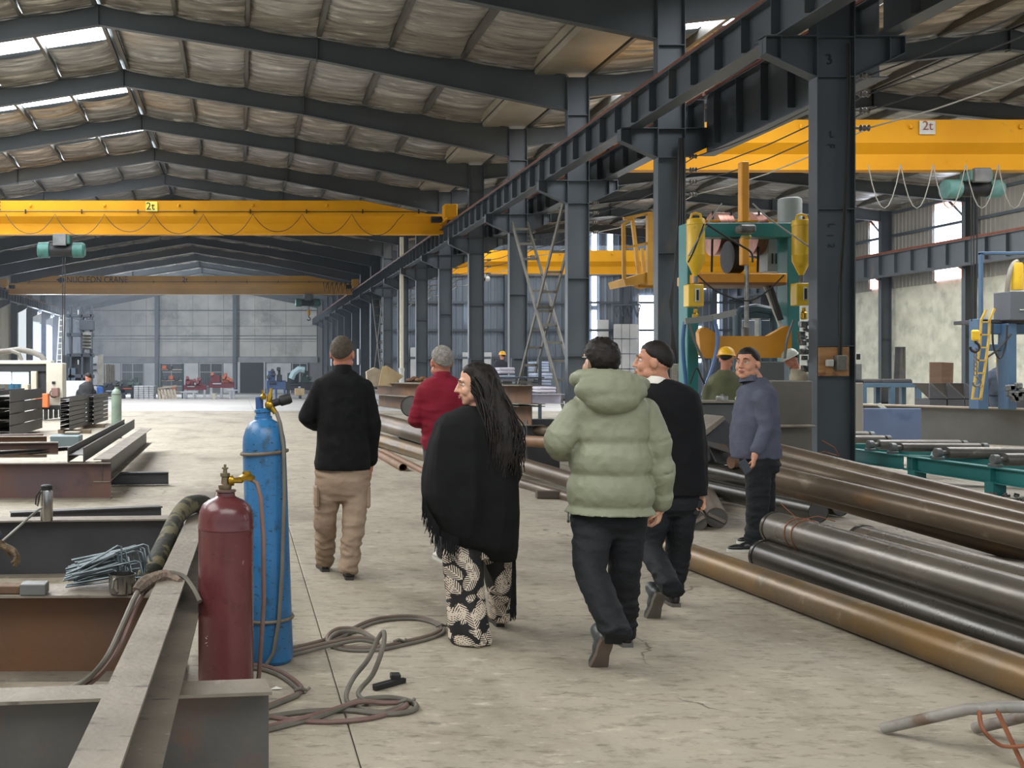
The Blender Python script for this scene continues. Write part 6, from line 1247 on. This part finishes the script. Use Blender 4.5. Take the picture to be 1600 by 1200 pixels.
# man in crimson pullover
g1, g2 = G(697, 880), G(716, 884)
r2, Q, c, M = person('grey-haired man in a crimson pullover, partly behind the woman', 8.68, (690, 565, 10, 5), SKINR,
    [(587, 691, 16, .07), (592, 691, 26, .1), (598, 692, 34, .12), (608, 693, 38, .135), (640, 694, 37, .135), (670, 692, 33, .13), (692, 691, 33, .13), (704, 691, 31, .125)],
    [([(663, 612), (649, 656, .02), (668, 664, .22)], [.068, .06, .05]), ([(724, 612), (734, 658, .02), (728, 690, .12)], [.068, .06, .05])],
    [([(668, 664, .22), (676, 664, .3)], (.6, .8, 0), (0, 0, -1), .6)],
    [([(680, 715), (690, 790), V(g1.x, g1.y+.06, .08)], [.095, .08, .065]), ([(708, 715), (712, 790), V(g2.x, g2.y+.06, .08)], [.095, .08, .065])],
    RED, 'pullover', mat('charcoal_trouser', '#3a3b3d', '#2f3031', 4, .8), 'trousers', hair=lambda r, c, M: hair_cap('grey_cropped_hair', HGRY, r, c, M, 1.07, -.64, -.12, .5, vol=(.085, .101, .104), rough_=.002), jd=lambda p: wr(.010, 5, 16, 9)(p)*(1 if p.z < 1.25 else .5), td=fold_tr(5), collar=c_high(RED, .07, 0, -.005), hipr=.165, hs=1.07)
shoe('shoe', r2, (g1.x, g1.y, 0), 8, 0, SHW, WHITE, .95); shoe('shoe', r2, (g2.x, g2.y, 0), -4, 0, SHW, WHITE, .95)
# man in sage puffer jacket
def qz(z):
    e = [1.157, .987, .82, .70]     # seam heights of the body
    if z > 1.157: return .022*min(1, (z-1.157)/.05)**.5-.018
    for a, c_ in zip(e, e[1:]):
        if c_ <= z <= a: t = (z-c_)/(a-c_); return .036*(sin(pi*t)**.5)-.022
    return -.01
def hood(root, Q, c, M):
    b = MB()
    b.sphere(Q((955, 610, -.13)), (.195, .10, .085), 22, 14); b.sphere(Q((957, 626, -.15)), (.15, .085, .075), 20, 12)
    for k in range(24):
        t = 2*pi*k/24; q = Q((950, 597, 0))+V(.155*cos(t), .13*sin(t)-.02, .02*cos(t)*-1+.015*sin(-t)*1.5); b.sphere(q, (.058, .058, .045), 10, 7)
    fuse(b, 'hood', SAGE, root, .011, 5, lambda p: wr(.007, 6, 10, 4)(p)+wr(.003, 16, 20, 2)(p))
gt, gs = G(941, 1043), G(981, 1012)
sh = gt-V(0, .2*.98, 0)
r3, Q, c, M = person('man in a pale sage green hooded puffer jacket and black trousers, mid-stride', 5.85, (937, 566, 14, 6), SKINL,
    [(604, 952, 30, .09), (612, 952, 42, .12), (622, 952, 52, .15), (640, 953, 58, .17), (690, 953, 57, .17), (740, 953, 60, .175), (785, 953, 63, .18), (801, 953, 66, .185)],
    [([(905, 648), (873, 688, .0), (878, 700, .2), (892, 703, .34)], [.090, .082, .078, .065]), ([(1003, 646), (1024, 690, -.02), (1030, 735, -.0), (1031, 782, .06)], [.088, .084, .076, .066])],
    [([(1031, 782, .06), (1032, 792, .07)], (-.1, .25, -1), (-.8, .6, 0), .75, -1), ([(892, 703, .34), (898, 700, .4)], (.5, .8, .2), (0, 0, 1), .6)],
    [([(925, 812), (922, 892, -.10), V(sh.x-.01, sh.y-.03, .245)], [.112, .086, .07]), ([(977, 812), (975, 892, .06), V(gs.x-.005, gs.y+.05, .10)], [.112, .088, .068])],
    SAGE, 'puffer_jacket', BLKT, 'trousers', hair=lambda r, c, M: hair_cap('black_hair', HBLK, r, c, M, 1.04, -.75, -.15, .45, vol=(.090, .108, .112), rough_=.012), jd=lambda p: wr(.004, 7, 9, 2)(p)+wr(.003, 20, 16, 8)(p), td=fold_tr(8, .013), collar=hood, quilt=qz, hipr=.17, fat=.95, hs=1.04, jv=.0085)
shoe('shoe', r3, (sh.x, sh.y, 0), 4, 57, LEATH, mat('brown_sole', '#5b4c44', '#6b5f57', 8, .7), 1.0); shoe('shoe', r3, (gs.x, gs.y, 0), -3, 0, SHB, SHG, 1.0)
b = MB(); q = P(888, 800, 5.8); b.tube([q, q+V(0, 0, -.045)], .003, 6); b.sphere(q+V(0, 0, -.05), .008); b.obj('drawcord', BLACK, r3)
b = MB(); q = c+M @ V(-.074, .05, -.035); b.tube([c+M @ V(-.086, -.02, .02), c+M @ V(-.092, -.03, -.01), c+M @ V(-.084, -.02, -.04)], .003, 6); b.tube([c+M @ V(-.085, -.015, .03), c+M @ V(-.084, .035, .024)], .0025, 6); b.obj('ear_loop', WHITE, r3)
# man in black suit
def shirt(root, Q, c, M):
    b = MB(); n = 24; vs = []; q = c+V(.008, -.015, -.128)
    for rr_, dz in ((.068, -.03), (.066, .016), (.062, .018), (.062, -.03)):
        for j in range(n): t = 2*pi*j/n; vs.append(q+V(rr_*cos(t), rr_*1.1*sin(t), dz-.014*sin(t)-.012*cos(t)))
    b.add(vs, [(i*n+j, i*n+(j+1) % n, ((i+1) % 4)*n+(j+1) % n, ((i+1) % 4)*n+j) for i in range(4) for j in range(n)]); b.obj('shirt_collar', mat('white_shirt', '#dcd9d2', rough=.8), root, smooth=80)
gt, gs = G(1026, 966), G(1057, 949); sh = gt-V(0, .2*.98, 0)
r4, Q, c, M = person('man in a black suit jacket with white shirt collar, face turned left', 7.0, (1021, 565, 66, 2), SKIN,
    [(592, 1031, 15, .075), (598, 1034, 27, .1), (605, 1040, 38, .12), (615, 1043, 46, .135), (635, 1045, 50, .145), (680, 1049, 49, .14), (730, 1051, 49, .145), (773, 1052, 51, .15)],
    [([(1010, 626), (1000, 700), (1004, 758)], [.068, .062, .052]), ([(1079, 632), (1090, 700), (1093, 760, -.03)], [.07, .062, .053])],
    [([(1093, 760, -.03), (1094, 770, -.04)], (.02, 0, -1), (-.7, -.5, 0), .7, 1)],
    [([(1030, 785), (1014, 855, .02), V(sh.x+.0, sh.y-.02, .25)], [.1, .078, .062]), ([(1066, 785), (1060, 855, .06), V(gs.x, gs.y+.05, .10)], [.1, .08, .066])],
    CLS, 'suit_jacket', BLKT, 'trousers', hair=lambda r, c, M: hair_cap('short_black_hair', HBLK, r, c, M, 1.09, -.64, -.26, .42, vol=(.0815, .102, .107), rough_=.002), jd=wr(.005, 6, 6, 12), td=fold_tr(15, .010), collar=shirt, hipr=.17, hs=1.09)
shoe('shoe', r4, (sh.x, sh.y, 0), 6, 60, LEATH, mat('dusty_sole', '#6b655b', '#5b564e', 8, .8), .98); shoe('shoe', r4, (gs.x, gs.y, 0), -2, 0, SHB, SHG, .95); eyes(r4, c, M, 1.09, (-1,), .068)
tag(MB().bbox(P(1090, 793, 6.93), (.045, .02, .11), Euler((0, .35, 0)).to_matrix(), .008).obj('phone', BLACK), 'black phone held in the suit man\'s hand', 'phone')
# man in slate blue fleece
g1, g2 = G(1181, 862), G(1196, 850)
r5, Q, c, M = person('man in a slate blue fleece facing left, head turned toward the camera', 9.28, (1168, 568, 128, 2), SKIN,
    [(590, 1181, 13, .07), (597, 1182, 19, .11), (604, 1182, 23, .16), (614, 1182, 26, .195), (632, 1182, 29, .2), (660, 1180, 34, .2), (690, 1180, 36, .19), (707, 1181, 36, .18), (716, 1182, 35, .175)],
    [([(1190, 622, -.19), (1197, 668, -.24), (1182, 704, -.28)], [.07, .06, .05]), ([(1180, 622, .19), (1186, 668, .24), (1170, 700, .22)], [.07, .06, .048])],
    [([(1182, 704, -.28), (1179, 712, -.29)], (-.15, 0, -1), (-.8, .5, 0), .65, 1)],
    [([(1184, 728, -.08), (1184, 790, -.1), V(g1.x-.02, g1.y, .09)], [.112, .09, .07]), ([(1190, 728, .08), (1194, 790, .12), V(g2.x-.02, g2.y, .09)], [.11, .09, .07])],
    FLE, 'fleece_jacket', BLKT, 'trousers', hair=lambda r, c, M: hair_cap('short_black_hair', HBLK, r, c, M, 1.12, -.64, -.26, .38, vol=(.0830, .102, .107), rough_=.002), jd=wr(.008, 6, 8, 21), td=fold_tr(25, .010), collar=c_high(FLE, .066, 0, -.0), hipr=.15, hipd=.17, fat=1.12, hs=1.12)
shoe('shoe', r5, (g1.x+.03, g1.y, 0), 90, 0, SHB, WHITE, .95); shoe('shoe', r5, (g2.x+.03, g2.y, 0), 84, 0, SHB, WHITE, .95); eyes(r5, c, M, 1.12)
t_ = thing('phone', 'dark phone held low in the hand of the man in the blue fleece', 'phone', P(1164, 730, 8.96)); Rm = Euler((0, -.55, .2)).to_matrix(); MB().bbox(P(1164, 729, 8.96), (.075, .011, .12), Rm, .005).obj('case', mat('phone_case', '#39434c', rough=.3), t_); MB().lathe([(.017, 0), (.017, .003)], P(1163, 728, 8.95), V(0, -1, 0), 18).obj('camera_ring', mat('pale_ring', '#b8c4cc', rough=.3), t_)
# woman in black shawl
def leaf_material():
    m = bpy.data.materials.new('leaf_print_cloth'); m.use_nodes = True; nt = m.node_tree; N = nt.nodes; L = nt.links; b = N['Principled BSDF']; b.inputs['Roughness'].default_value = .7
    geo = N.new('ShaderNodeNewGeometry'); mp = N.new('ShaderNodeMapping'); mp.inputs['Scale'].default_value = (1, .55, 1); L.new(geo.outputs['Position'], mp.inputs[0])
    def math_(op, a, c=None):
        x = N.new('ShaderNodeMath'); x.operation = op
        for i, q in enumerate((a, c)):
            if q is None: continue
            if isinstance(q, (int, float)): x.inputs[i].default_value = q
            else: L.new(q, x.inputs[i])
        return x.outputs[0]
    total = None
    for sc, off in ((8.5, 0), (7.3, 3.7)):
        m2 = N.new('ShaderNodeMapping'); m2.inputs['Location'].default_value = (off, off*.7, off*1.3); L.new(mp.outputs[0], m2.inputs[0])
        vo = N.new('ShaderNodeTexVoronoi'); vo.inputs['Scale'].default_value = sc; L.new(m2.outputs[0], vo.inputs['Vector'])
        sb = N.new('ShaderNodeVectorMath'); sb.operation = 'SUBTRACT'; L.new(m2.outputs[0], sb.inputs[0]); L.new(vo.outputs['Position'], sb.inputs[1])
        s1 = N.new('ShaderNodeSeparateXYZ'); L.new(sb.outputs[0], s1.inputs[0]); sc_ = N.new('ShaderNodeSeparateColor'); L.new(vo.outputs['Color'], sc_.inputs[0])
        a = math_('MULTIPLY', sc_.outputs[0], 6.283); ca, sa = math_('COSINE', a), math_('SINE', a)
        u = math_('ADD', math_('MULTIPLY', s1.outputs[0], ca), math_('MULTIPLY', s1.outputs[2], sa)); v = math_('SUBTRACT', math_('MULTIPLY', s1.outputs[2], ca), math_('MULTIPLY', s1.outputs[0], sa))
        au = math_('ABSOLUTE', u); R_ = .060
        # leaf outline: ellipse; fingers: stripes running outwards from the mid rib
        el = math_('ADD', math_('POWER', math_('DIVIDE', au, R_*.62), 2), math_('POWER', math_('ABSOLUTE', math_('DIVIDE', v, R_)), 2)); ins = math_('LESS_THAN', el, 1)
        st = math_('SINE', math_('MULTIPLY', math_('SUBTRACT', v, math_('MULTIPLY', au, .9)), 420)); fin = math_('GREATER_THAN', st, -.05)
        rib = math_('LESS_THAN', au, .0022); one = math_('MULTIPLY', ins, math_('MAXIMUM', fin, rib))
        total = one if total is None else math_('MAXIMUM', total, one)
    mx = N.new('ShaderNodeMix'); mx.data_type = 'RGBA'; mx.inputs[6].default_value = lin('#121113'); mx.inputs[7].default_value = lin('#cdbfae'); L.new(total, mx.inputs[0]); L.new(mx.outputs[2], b.inputs['Base Color']); return m
LEAF = leaf_material(); YW = 6.17
def shawl_extra(b, Q): pass
def wide(b, Q):
    rings(b, [(Q((740, 795)), .2, .14), (Q((746, 830)), .2, .15), (Q((750, 868, .03)), .185, .13)])
    rings(b, [(Q((728, 820)), .12, .12), (Q((722, 870)), .115, .12), (Q((728, 930)), .108, .12), (Q((733, 980, -.02)), .115, .13), (Q((735, 1003, -.02)), .118, .13)], pw=2.1)
    rings(b, [(Q((768, 820, .1)), .12, .12), (Q((775, 870, .12)), .10, .12), (Q((781, 920, .2)), .07, .11), (Q((783, 950, .3)), .065, .10), (Q((783, 968, .34)), .06, .10)], pw=2.1)
def earr(root, Q, c, M):
    b = MB(); q = c+M @ V(-.086, -.012, -.062); b.tube([q+M @ V(0, .019*cos(t), .021*sin(t)) for t in [2*pi*k/22 for k in range(22)]], .0042, 8, closed=True); b.sphere(q+M @ V(0, 0, .028), .007); b.obj('earring', mat('gold', '#c9a860', rough=.25, metal=.9), root)
def long_hair(r, c, M):
    b = MB(); rings(b, [(P(755, 572, YW), .055, .05), (P(752, 580, YW), .085, .085), (P(754, 592, YW-.01), .097, .098), (P(760, 605, YW-.03), .093, .095), (P(770, 625, YW-.07), .085, .075), (P(780, 650, YW-.12), .092, .055), (P(786, 680, YW-.155), .092, .045), (P(789, 705, YW-.17), .08, .035), (P(790, 725, YW-.175), .055, .022)], pw=2.0)
    b.sphere(P(752, 590, YW), (.094, .088, .086), 20, 14); b.sphere(P(744, 583, YW), (.082, .075, .062), 20, 14)
    rh = random.Random(2); o = fuse(b, 'long_hair', HBLK, r, .009, 4, lambda p: wr(.008, 26, 2.5, 3)(p))
    s_ = MB()
    for k in range(150):
        f = rh.random(); x0 = 742+rh.uniform(-6, 34); x1 = 764+52*f+rh.uniform(-5, 5); yend = 705+rh.uniform(0, 45)-15*abs(f-.5); ph = rh.uniform(0, 6); am = rh.uniform(2.0, 6); pts = []
        y00 = 600+rh.uniform(-15, 15)
        for i in range(15):
            t = i/14; y = y00+(yend-y00)*t; x = x0+(x1-x0)*min(1, t*1.5)**.8+am*t*sin(t*(9+4*f)+ph); pts.append(P(x, y, YW-.09-.10*min(1, t*1.6)-.012*sin(t*9+ph)-.02*rh.random()*0+.03*f*(1-t)))
        s_.tube(pts, [.0065*(1-.8*i/14)+.001 for i in range(15)], 5)
    s_.obj('hair_strands', HBLK, o, kind='stuff')
r6, Q, c, M = person('woman with long dark hair in a fringed black shawl and leaf-print trousers', YW, (742, 600, 82, -8), SKINL,
    [(633, 750, 20, .075), (640, 748, 36, .11), (648, 746, 52, .15), (660, 743, 61, .18), (690, 738, 69, .2), (730, 735, 72, .21), (770, 735, 74, .215), (800, 737, 72, .21), (830, 744, 62, .19), (850, 757, 48, .17), (872, 778, 26, .1)],
    [([(702, 668), (690, 740, .03), (700, 770, .2)], [.075, .07, .06]), ([(785, 668), (797, 740, .03), (790, 770, .2)], [.075, .07, .06])], [],
    [([(725, 815), (728, 900), V(P(733, 0, 6.12).x, 6.2, .1)], [.09, .06, .05]), ([(758, 815), (776, 900, .2), V(P(783, 0, 6.5).x, 6.5, .12)], [.08, .05, .04])],
    mat('black_shawl', '#131414', '#181a1a', 8, .9, 0, .2, 250, spec=.15), 'shawl', LEAF, 'wide_trousers', hair=long_hair, jd=lambda p: wr(.022, 5.5, 1.3, 31)(p)*(1.0 if p.z < 1.25 else .5), td=lambda p: .5*wr(.02, 9, 1.5, 17)(p), jv=.012, trouser_rings=wide, waist=(742, 780), collar=earr, hs=.96, fat=.92, nose=1.35)
shoe('shoe', r6, (P(733, 0, 6.1).x, 6.12, 0), 5, 0, SHB, DKSOLE, .85); shoe('shoe', r6, (P(783, 0, 6.5).x, 6.52, 0), 0, 0, mat('tan_sandal', '#a08a70', rough=.6), DKSOLE, .8); eyes(r6, c, M, .96, (-1,), .0665)
rf = random.Random(6); b = MB()
for k in range(74):
    f = k/73
    if f < .62: g = f/.62; x = 660+26*g; y = 778+52*g**.8; dy = -.06-.08*g
    else: g = (f-.62)/.38; x = 690+26*g; y = 836+10*g; dy = -.16
    L_ = rf.uniform(24, 38); b.tube([P(x, y-6, YW+dy), P(x+rf.uniform(-1, 1), y+L_*.5, YW+dy), P(x+rf.uniform(-5, 3), y+L_, YW+dy)], [.003, .0025, .0015], 5)
for k in range(40):
    x = 803+rf.uniform(-3, 3); b.tube([P(804, 845+rf.uniform(0, 12), YW-.02), P(x, 900, YW-.02+rf.uniform(-.01, .01)), P(x+rf.uniform(-4, 2), 945+rf.uniform(0, 26), YW-.02)], [.004, .0032, .0016], 5)
b.obj('fringe', CLB, r6, kind='stuff')
# welders
HELY = mat('helmet_yellow', '#e0a91e', rough=.4); HELW = mat('helmet_white', '#cfd3c8', '#bfc3b8', 6, .4)
def helmet(m):
    def f(r, c, M):
        b = MB(); n = 24; prof = [(.132, .035), (.128, .045), (.118, .05), (.115, .07), (.105, .105), (.08, .138), (.045, .157), (.0, .163)]; vs = []
        for rr_, z in prof:
            for j in range(n): t = 2*pi*j/n; vs.append(c+M @ V(rr_*.9*cos(t), rr_*1.12*sin(t)+(.015 if z < .05 and sin(t) > .3 else 0), z))
        b.add(vs, [(i*n+j, i*n+(j+1) % n, (i+1)*n+(j+1) % n, (i+1)*n+j) for i in range(7) for j in range(n)]+[tuple(range(n))]); h = b.obj('helmet', m, r, smooth=50)
        hair_cap('hair', HBLK, r, c, M, .98, -.6, 0, .5)
    return f
def worker(label, Y0, hx, hy, yaw, pit, tor, jm, tm, hm, sk=SKINR, arms=True, hn=()):
    s_ = FOC/Y0; t = tor; cx = t[2][1]; zb = t[-1][0]; w_ = t[3][2]
    sl = [([(cx-w_, t[3][0]+6), (cx-w_-.04*s_, t[3][0]+.3*s_, .05), (cx-w_+.05*s_, t[3][0]+.4*s_, .3)], [.07, .06, .05]), ([(cx+w_, t[3][0]+6), (cx+w_+.04*s_, t[3][0]+.3*s_, .05), (cx+w_-.05*s_, t[3][0]+.4*s_, .3)], [.07, .06, .05])]
    x0 = P(cx-.1*s_, 0, Y0).x; x1 = P(cx+.1*s_, 0, Y0).x; f0 = fz(Y0)
    r, Q, c, M = person(label, Y0, (hx, hy, yaw, pit), sk, t, sl, [([sl[0][0][2], (sl[0][0][2][0]+2, sl[0][0][2][1], .36)], (.3, 1, 0), (0, 0, -1), .6), ([sl[1][0][2], (sl[1][0][2][0]-2, sl[1][0][2][1], .36)], (-.3, 1, 0), (0, 0, -1), .6)],
        [([V(x0, Y0, .88+f0), V(x0, Y0-.02, .5+f0), V(x0, Y0, .1+f0)], [.1, .08, .07]), ([V(x1, Y0, .88+f0), V(x1, Y0-.02, .5+f0), V(x1, Y0, .1+f0)], [.1, .08, .07])], jm, 'work_jacket', tm, 'work_trousers', hair=helmet(hm) if hm else (lambda r, c, M: hair_cap('hair', HBLK, r, c, M, 1.0)), jd=wr(.01, 6, 7, hx), body_vox=.011, jv=.015, hipr=.17)
    for x in (x0, x1): shoe('shoe', r, (x, Y0-.05, f0), 0, 0, SHB, DKSOLE)
    return r
worker('welder in an olive jacket and yellow safety helmet, back to the camera', 14.0, 1135, 561, -35, -8, [(578, 1133, 9, .08), (584, 1133, 17, .1), (590, 1133, 24, .13), (600, 1132, 26, .15), (640, 1132, 27, .15), (680, 1132, 26, .15), (705, 1132, 26, .15)], OLV, OLV, HELY)
worker('welder in a cream jacket and white safety helmet bending left', 16.4, 1236, 561, 88, -28, [(576, 1244, 8, .08), (582, 1249, 13, .11), (590, 1253, 17, .15), (600, 1255, 20, .17), (640, 1256, 21, .17), (695, 1254, 20, .16)], CRM, BLKT, HELW)
worker('worker in navy overalls with yellow helmet at the far right edge', 25.0, 1564, 568, 175, -10, [(574, 1562, 4.5, .08), (577, 1561, 9, .11), (580, 1560, 13, .14), (586, 1560, 15, .16), (600, 1560, 15, .16), (618, 1560, 15, .15)], NVY, NVY, HELY)
worker('distant worker in dark clothes left of the narrow beam stack', 30.0, 138, 590, 60, -20, [(596, 137, 4, .08), (599, 136, 8, .11), (602, 135, 11, .14), (606, 135, 12, .15), (625, 135, 12, .15)], mat('dark_work_cloth', '#2a2c31', rough=.8), BLKT, None)
worker('distant worker with yellow helmet behind the middle row of columns', 36.0, 785, 556, 20, 0, [(562, 784, 4, .08), (564, 783, 7, .11), (567, 783, 10, .14), (570, 783, 11, .15), (596, 783, 11, .15)], mat('dark_work_cloth_b', '#23272e', rough=.8), BLKT, HELY)
# kneeling welder at the left edge, only glove and cuff in view
YK = 6.7; s_ = FOC/YK
gl = thing('person', 'welder at the left edge, only brown work glove and blue cuff in view', 'person', (-2.1, YK, 0)); b = MB()
cK = V(-2.15, YK+.1, 1.12); MK = HM(-80, -25); head_prims(b, cK, MK); capsule(b, cK+V(0, 0, -.06), cK+V(-.05, 0, -.2), .055, .07); capsule(b, cK+V(-.06, 0, -.25), cK+V(-.2, .0, -.62), .13, .13)
for sy in (-1, 1): limb(b, [cK+V(-.2, sy*.1, -.62), cK+V(.15, sy*.14, -.75), cK+V(-.2, sy*.14, -1.03)], [.08, .06, .05]); limb(b, [cK+V(-.08, sy*.17, -.25), cK+V(.12, sy*.2, -.5), P(-22, 842, YK+sy*.1)], [.05, .04, .035])
fuse(b, 'body', SKIN, gl, .012, 3)
b = MB(); capsule(b, cK+V(-.06, 0, -.27), cK+V(-.2, .0, -.62), .17, .17); 
for sy in (-1, 1): limb(b, [cK+V(-.08, sy*.17, -.25), cK+V(.12, sy*.2, -.5), P(-12, 838, YK+sy*.1)], [.075, .07, .06])
fuse(b, 'work_jacket', mat('blue_work_cloth', '#2f3c4c', rough=.8), gl, .014, 3, wr(.01, 7, 9, 3))
b = MB()
for sy in (-1, 1): limb(b, [cK+V(-.2, sy*.1, -.66), cK+V(.15, sy*.14, -.78), cK+V(-.2, sy*.14, -1.0)], [.12, .09, .08])
fuse(b, 'work_trousers', NVY, gl, .014, 3); hair_cap('hair', HBLK, gl, cK, MK)
for sy in (-1, 1): shoe('shoe', gl, (cK.x-.28, cK.y+sy*.14, 0), -90, 0, SHB, DKSOLE)
GLV = mat('dirty_glove', '#5a4a38', '#7d6a52', 25, .9, 0, .6, 80); b = MB(); w0 = P(-4, 848, YK-.1); hand(b, w0, (.7, 0, -.35), (.2, -.1, -1), .55, 1.3); fuse(b, 'glove', GLV, gl, .008, 3)
t_ = thing('welding_torch', 'thin grey cutting torch rod held by the gloved hand at the left edge', 'torch', P(12, 842, YK-.12)); ptube('', 'rod', '', [(4, 845, YK-.14), (35, 818, YK-.1), (58, 798, YK-.1), (66, 793, YK-.1)], .0075, CHROME, 8, t_)
# ---------------------------------------------------------------- thin smoke haze toward the far end of the hall
hz = bpy.data.materials.new('smoke_haze'); hz.use_nodes = True; nt = hz.node_tree; nt.nodes.remove(nt.nodes['Principled BSDF'])
vs_ = nt.nodes.new('ShaderNodeVolumeScatter'); vs_.inputs['Density'].default_value = .0016; vs_.inputs['Color'].default_value = (.82, .90, 1, 1); nt.links.new(vs_.outputs[0], nt.nodes['Material Output'].inputs['Volume'])
tag(MB().box((-17.3, 44, -1.8), (8.3, 118.9, 11.4)).obj('welding_haze', hz, smooth=0), 'thin bluish welding haze hanging in the far half of the left hall', 'haze', kind='stuff')
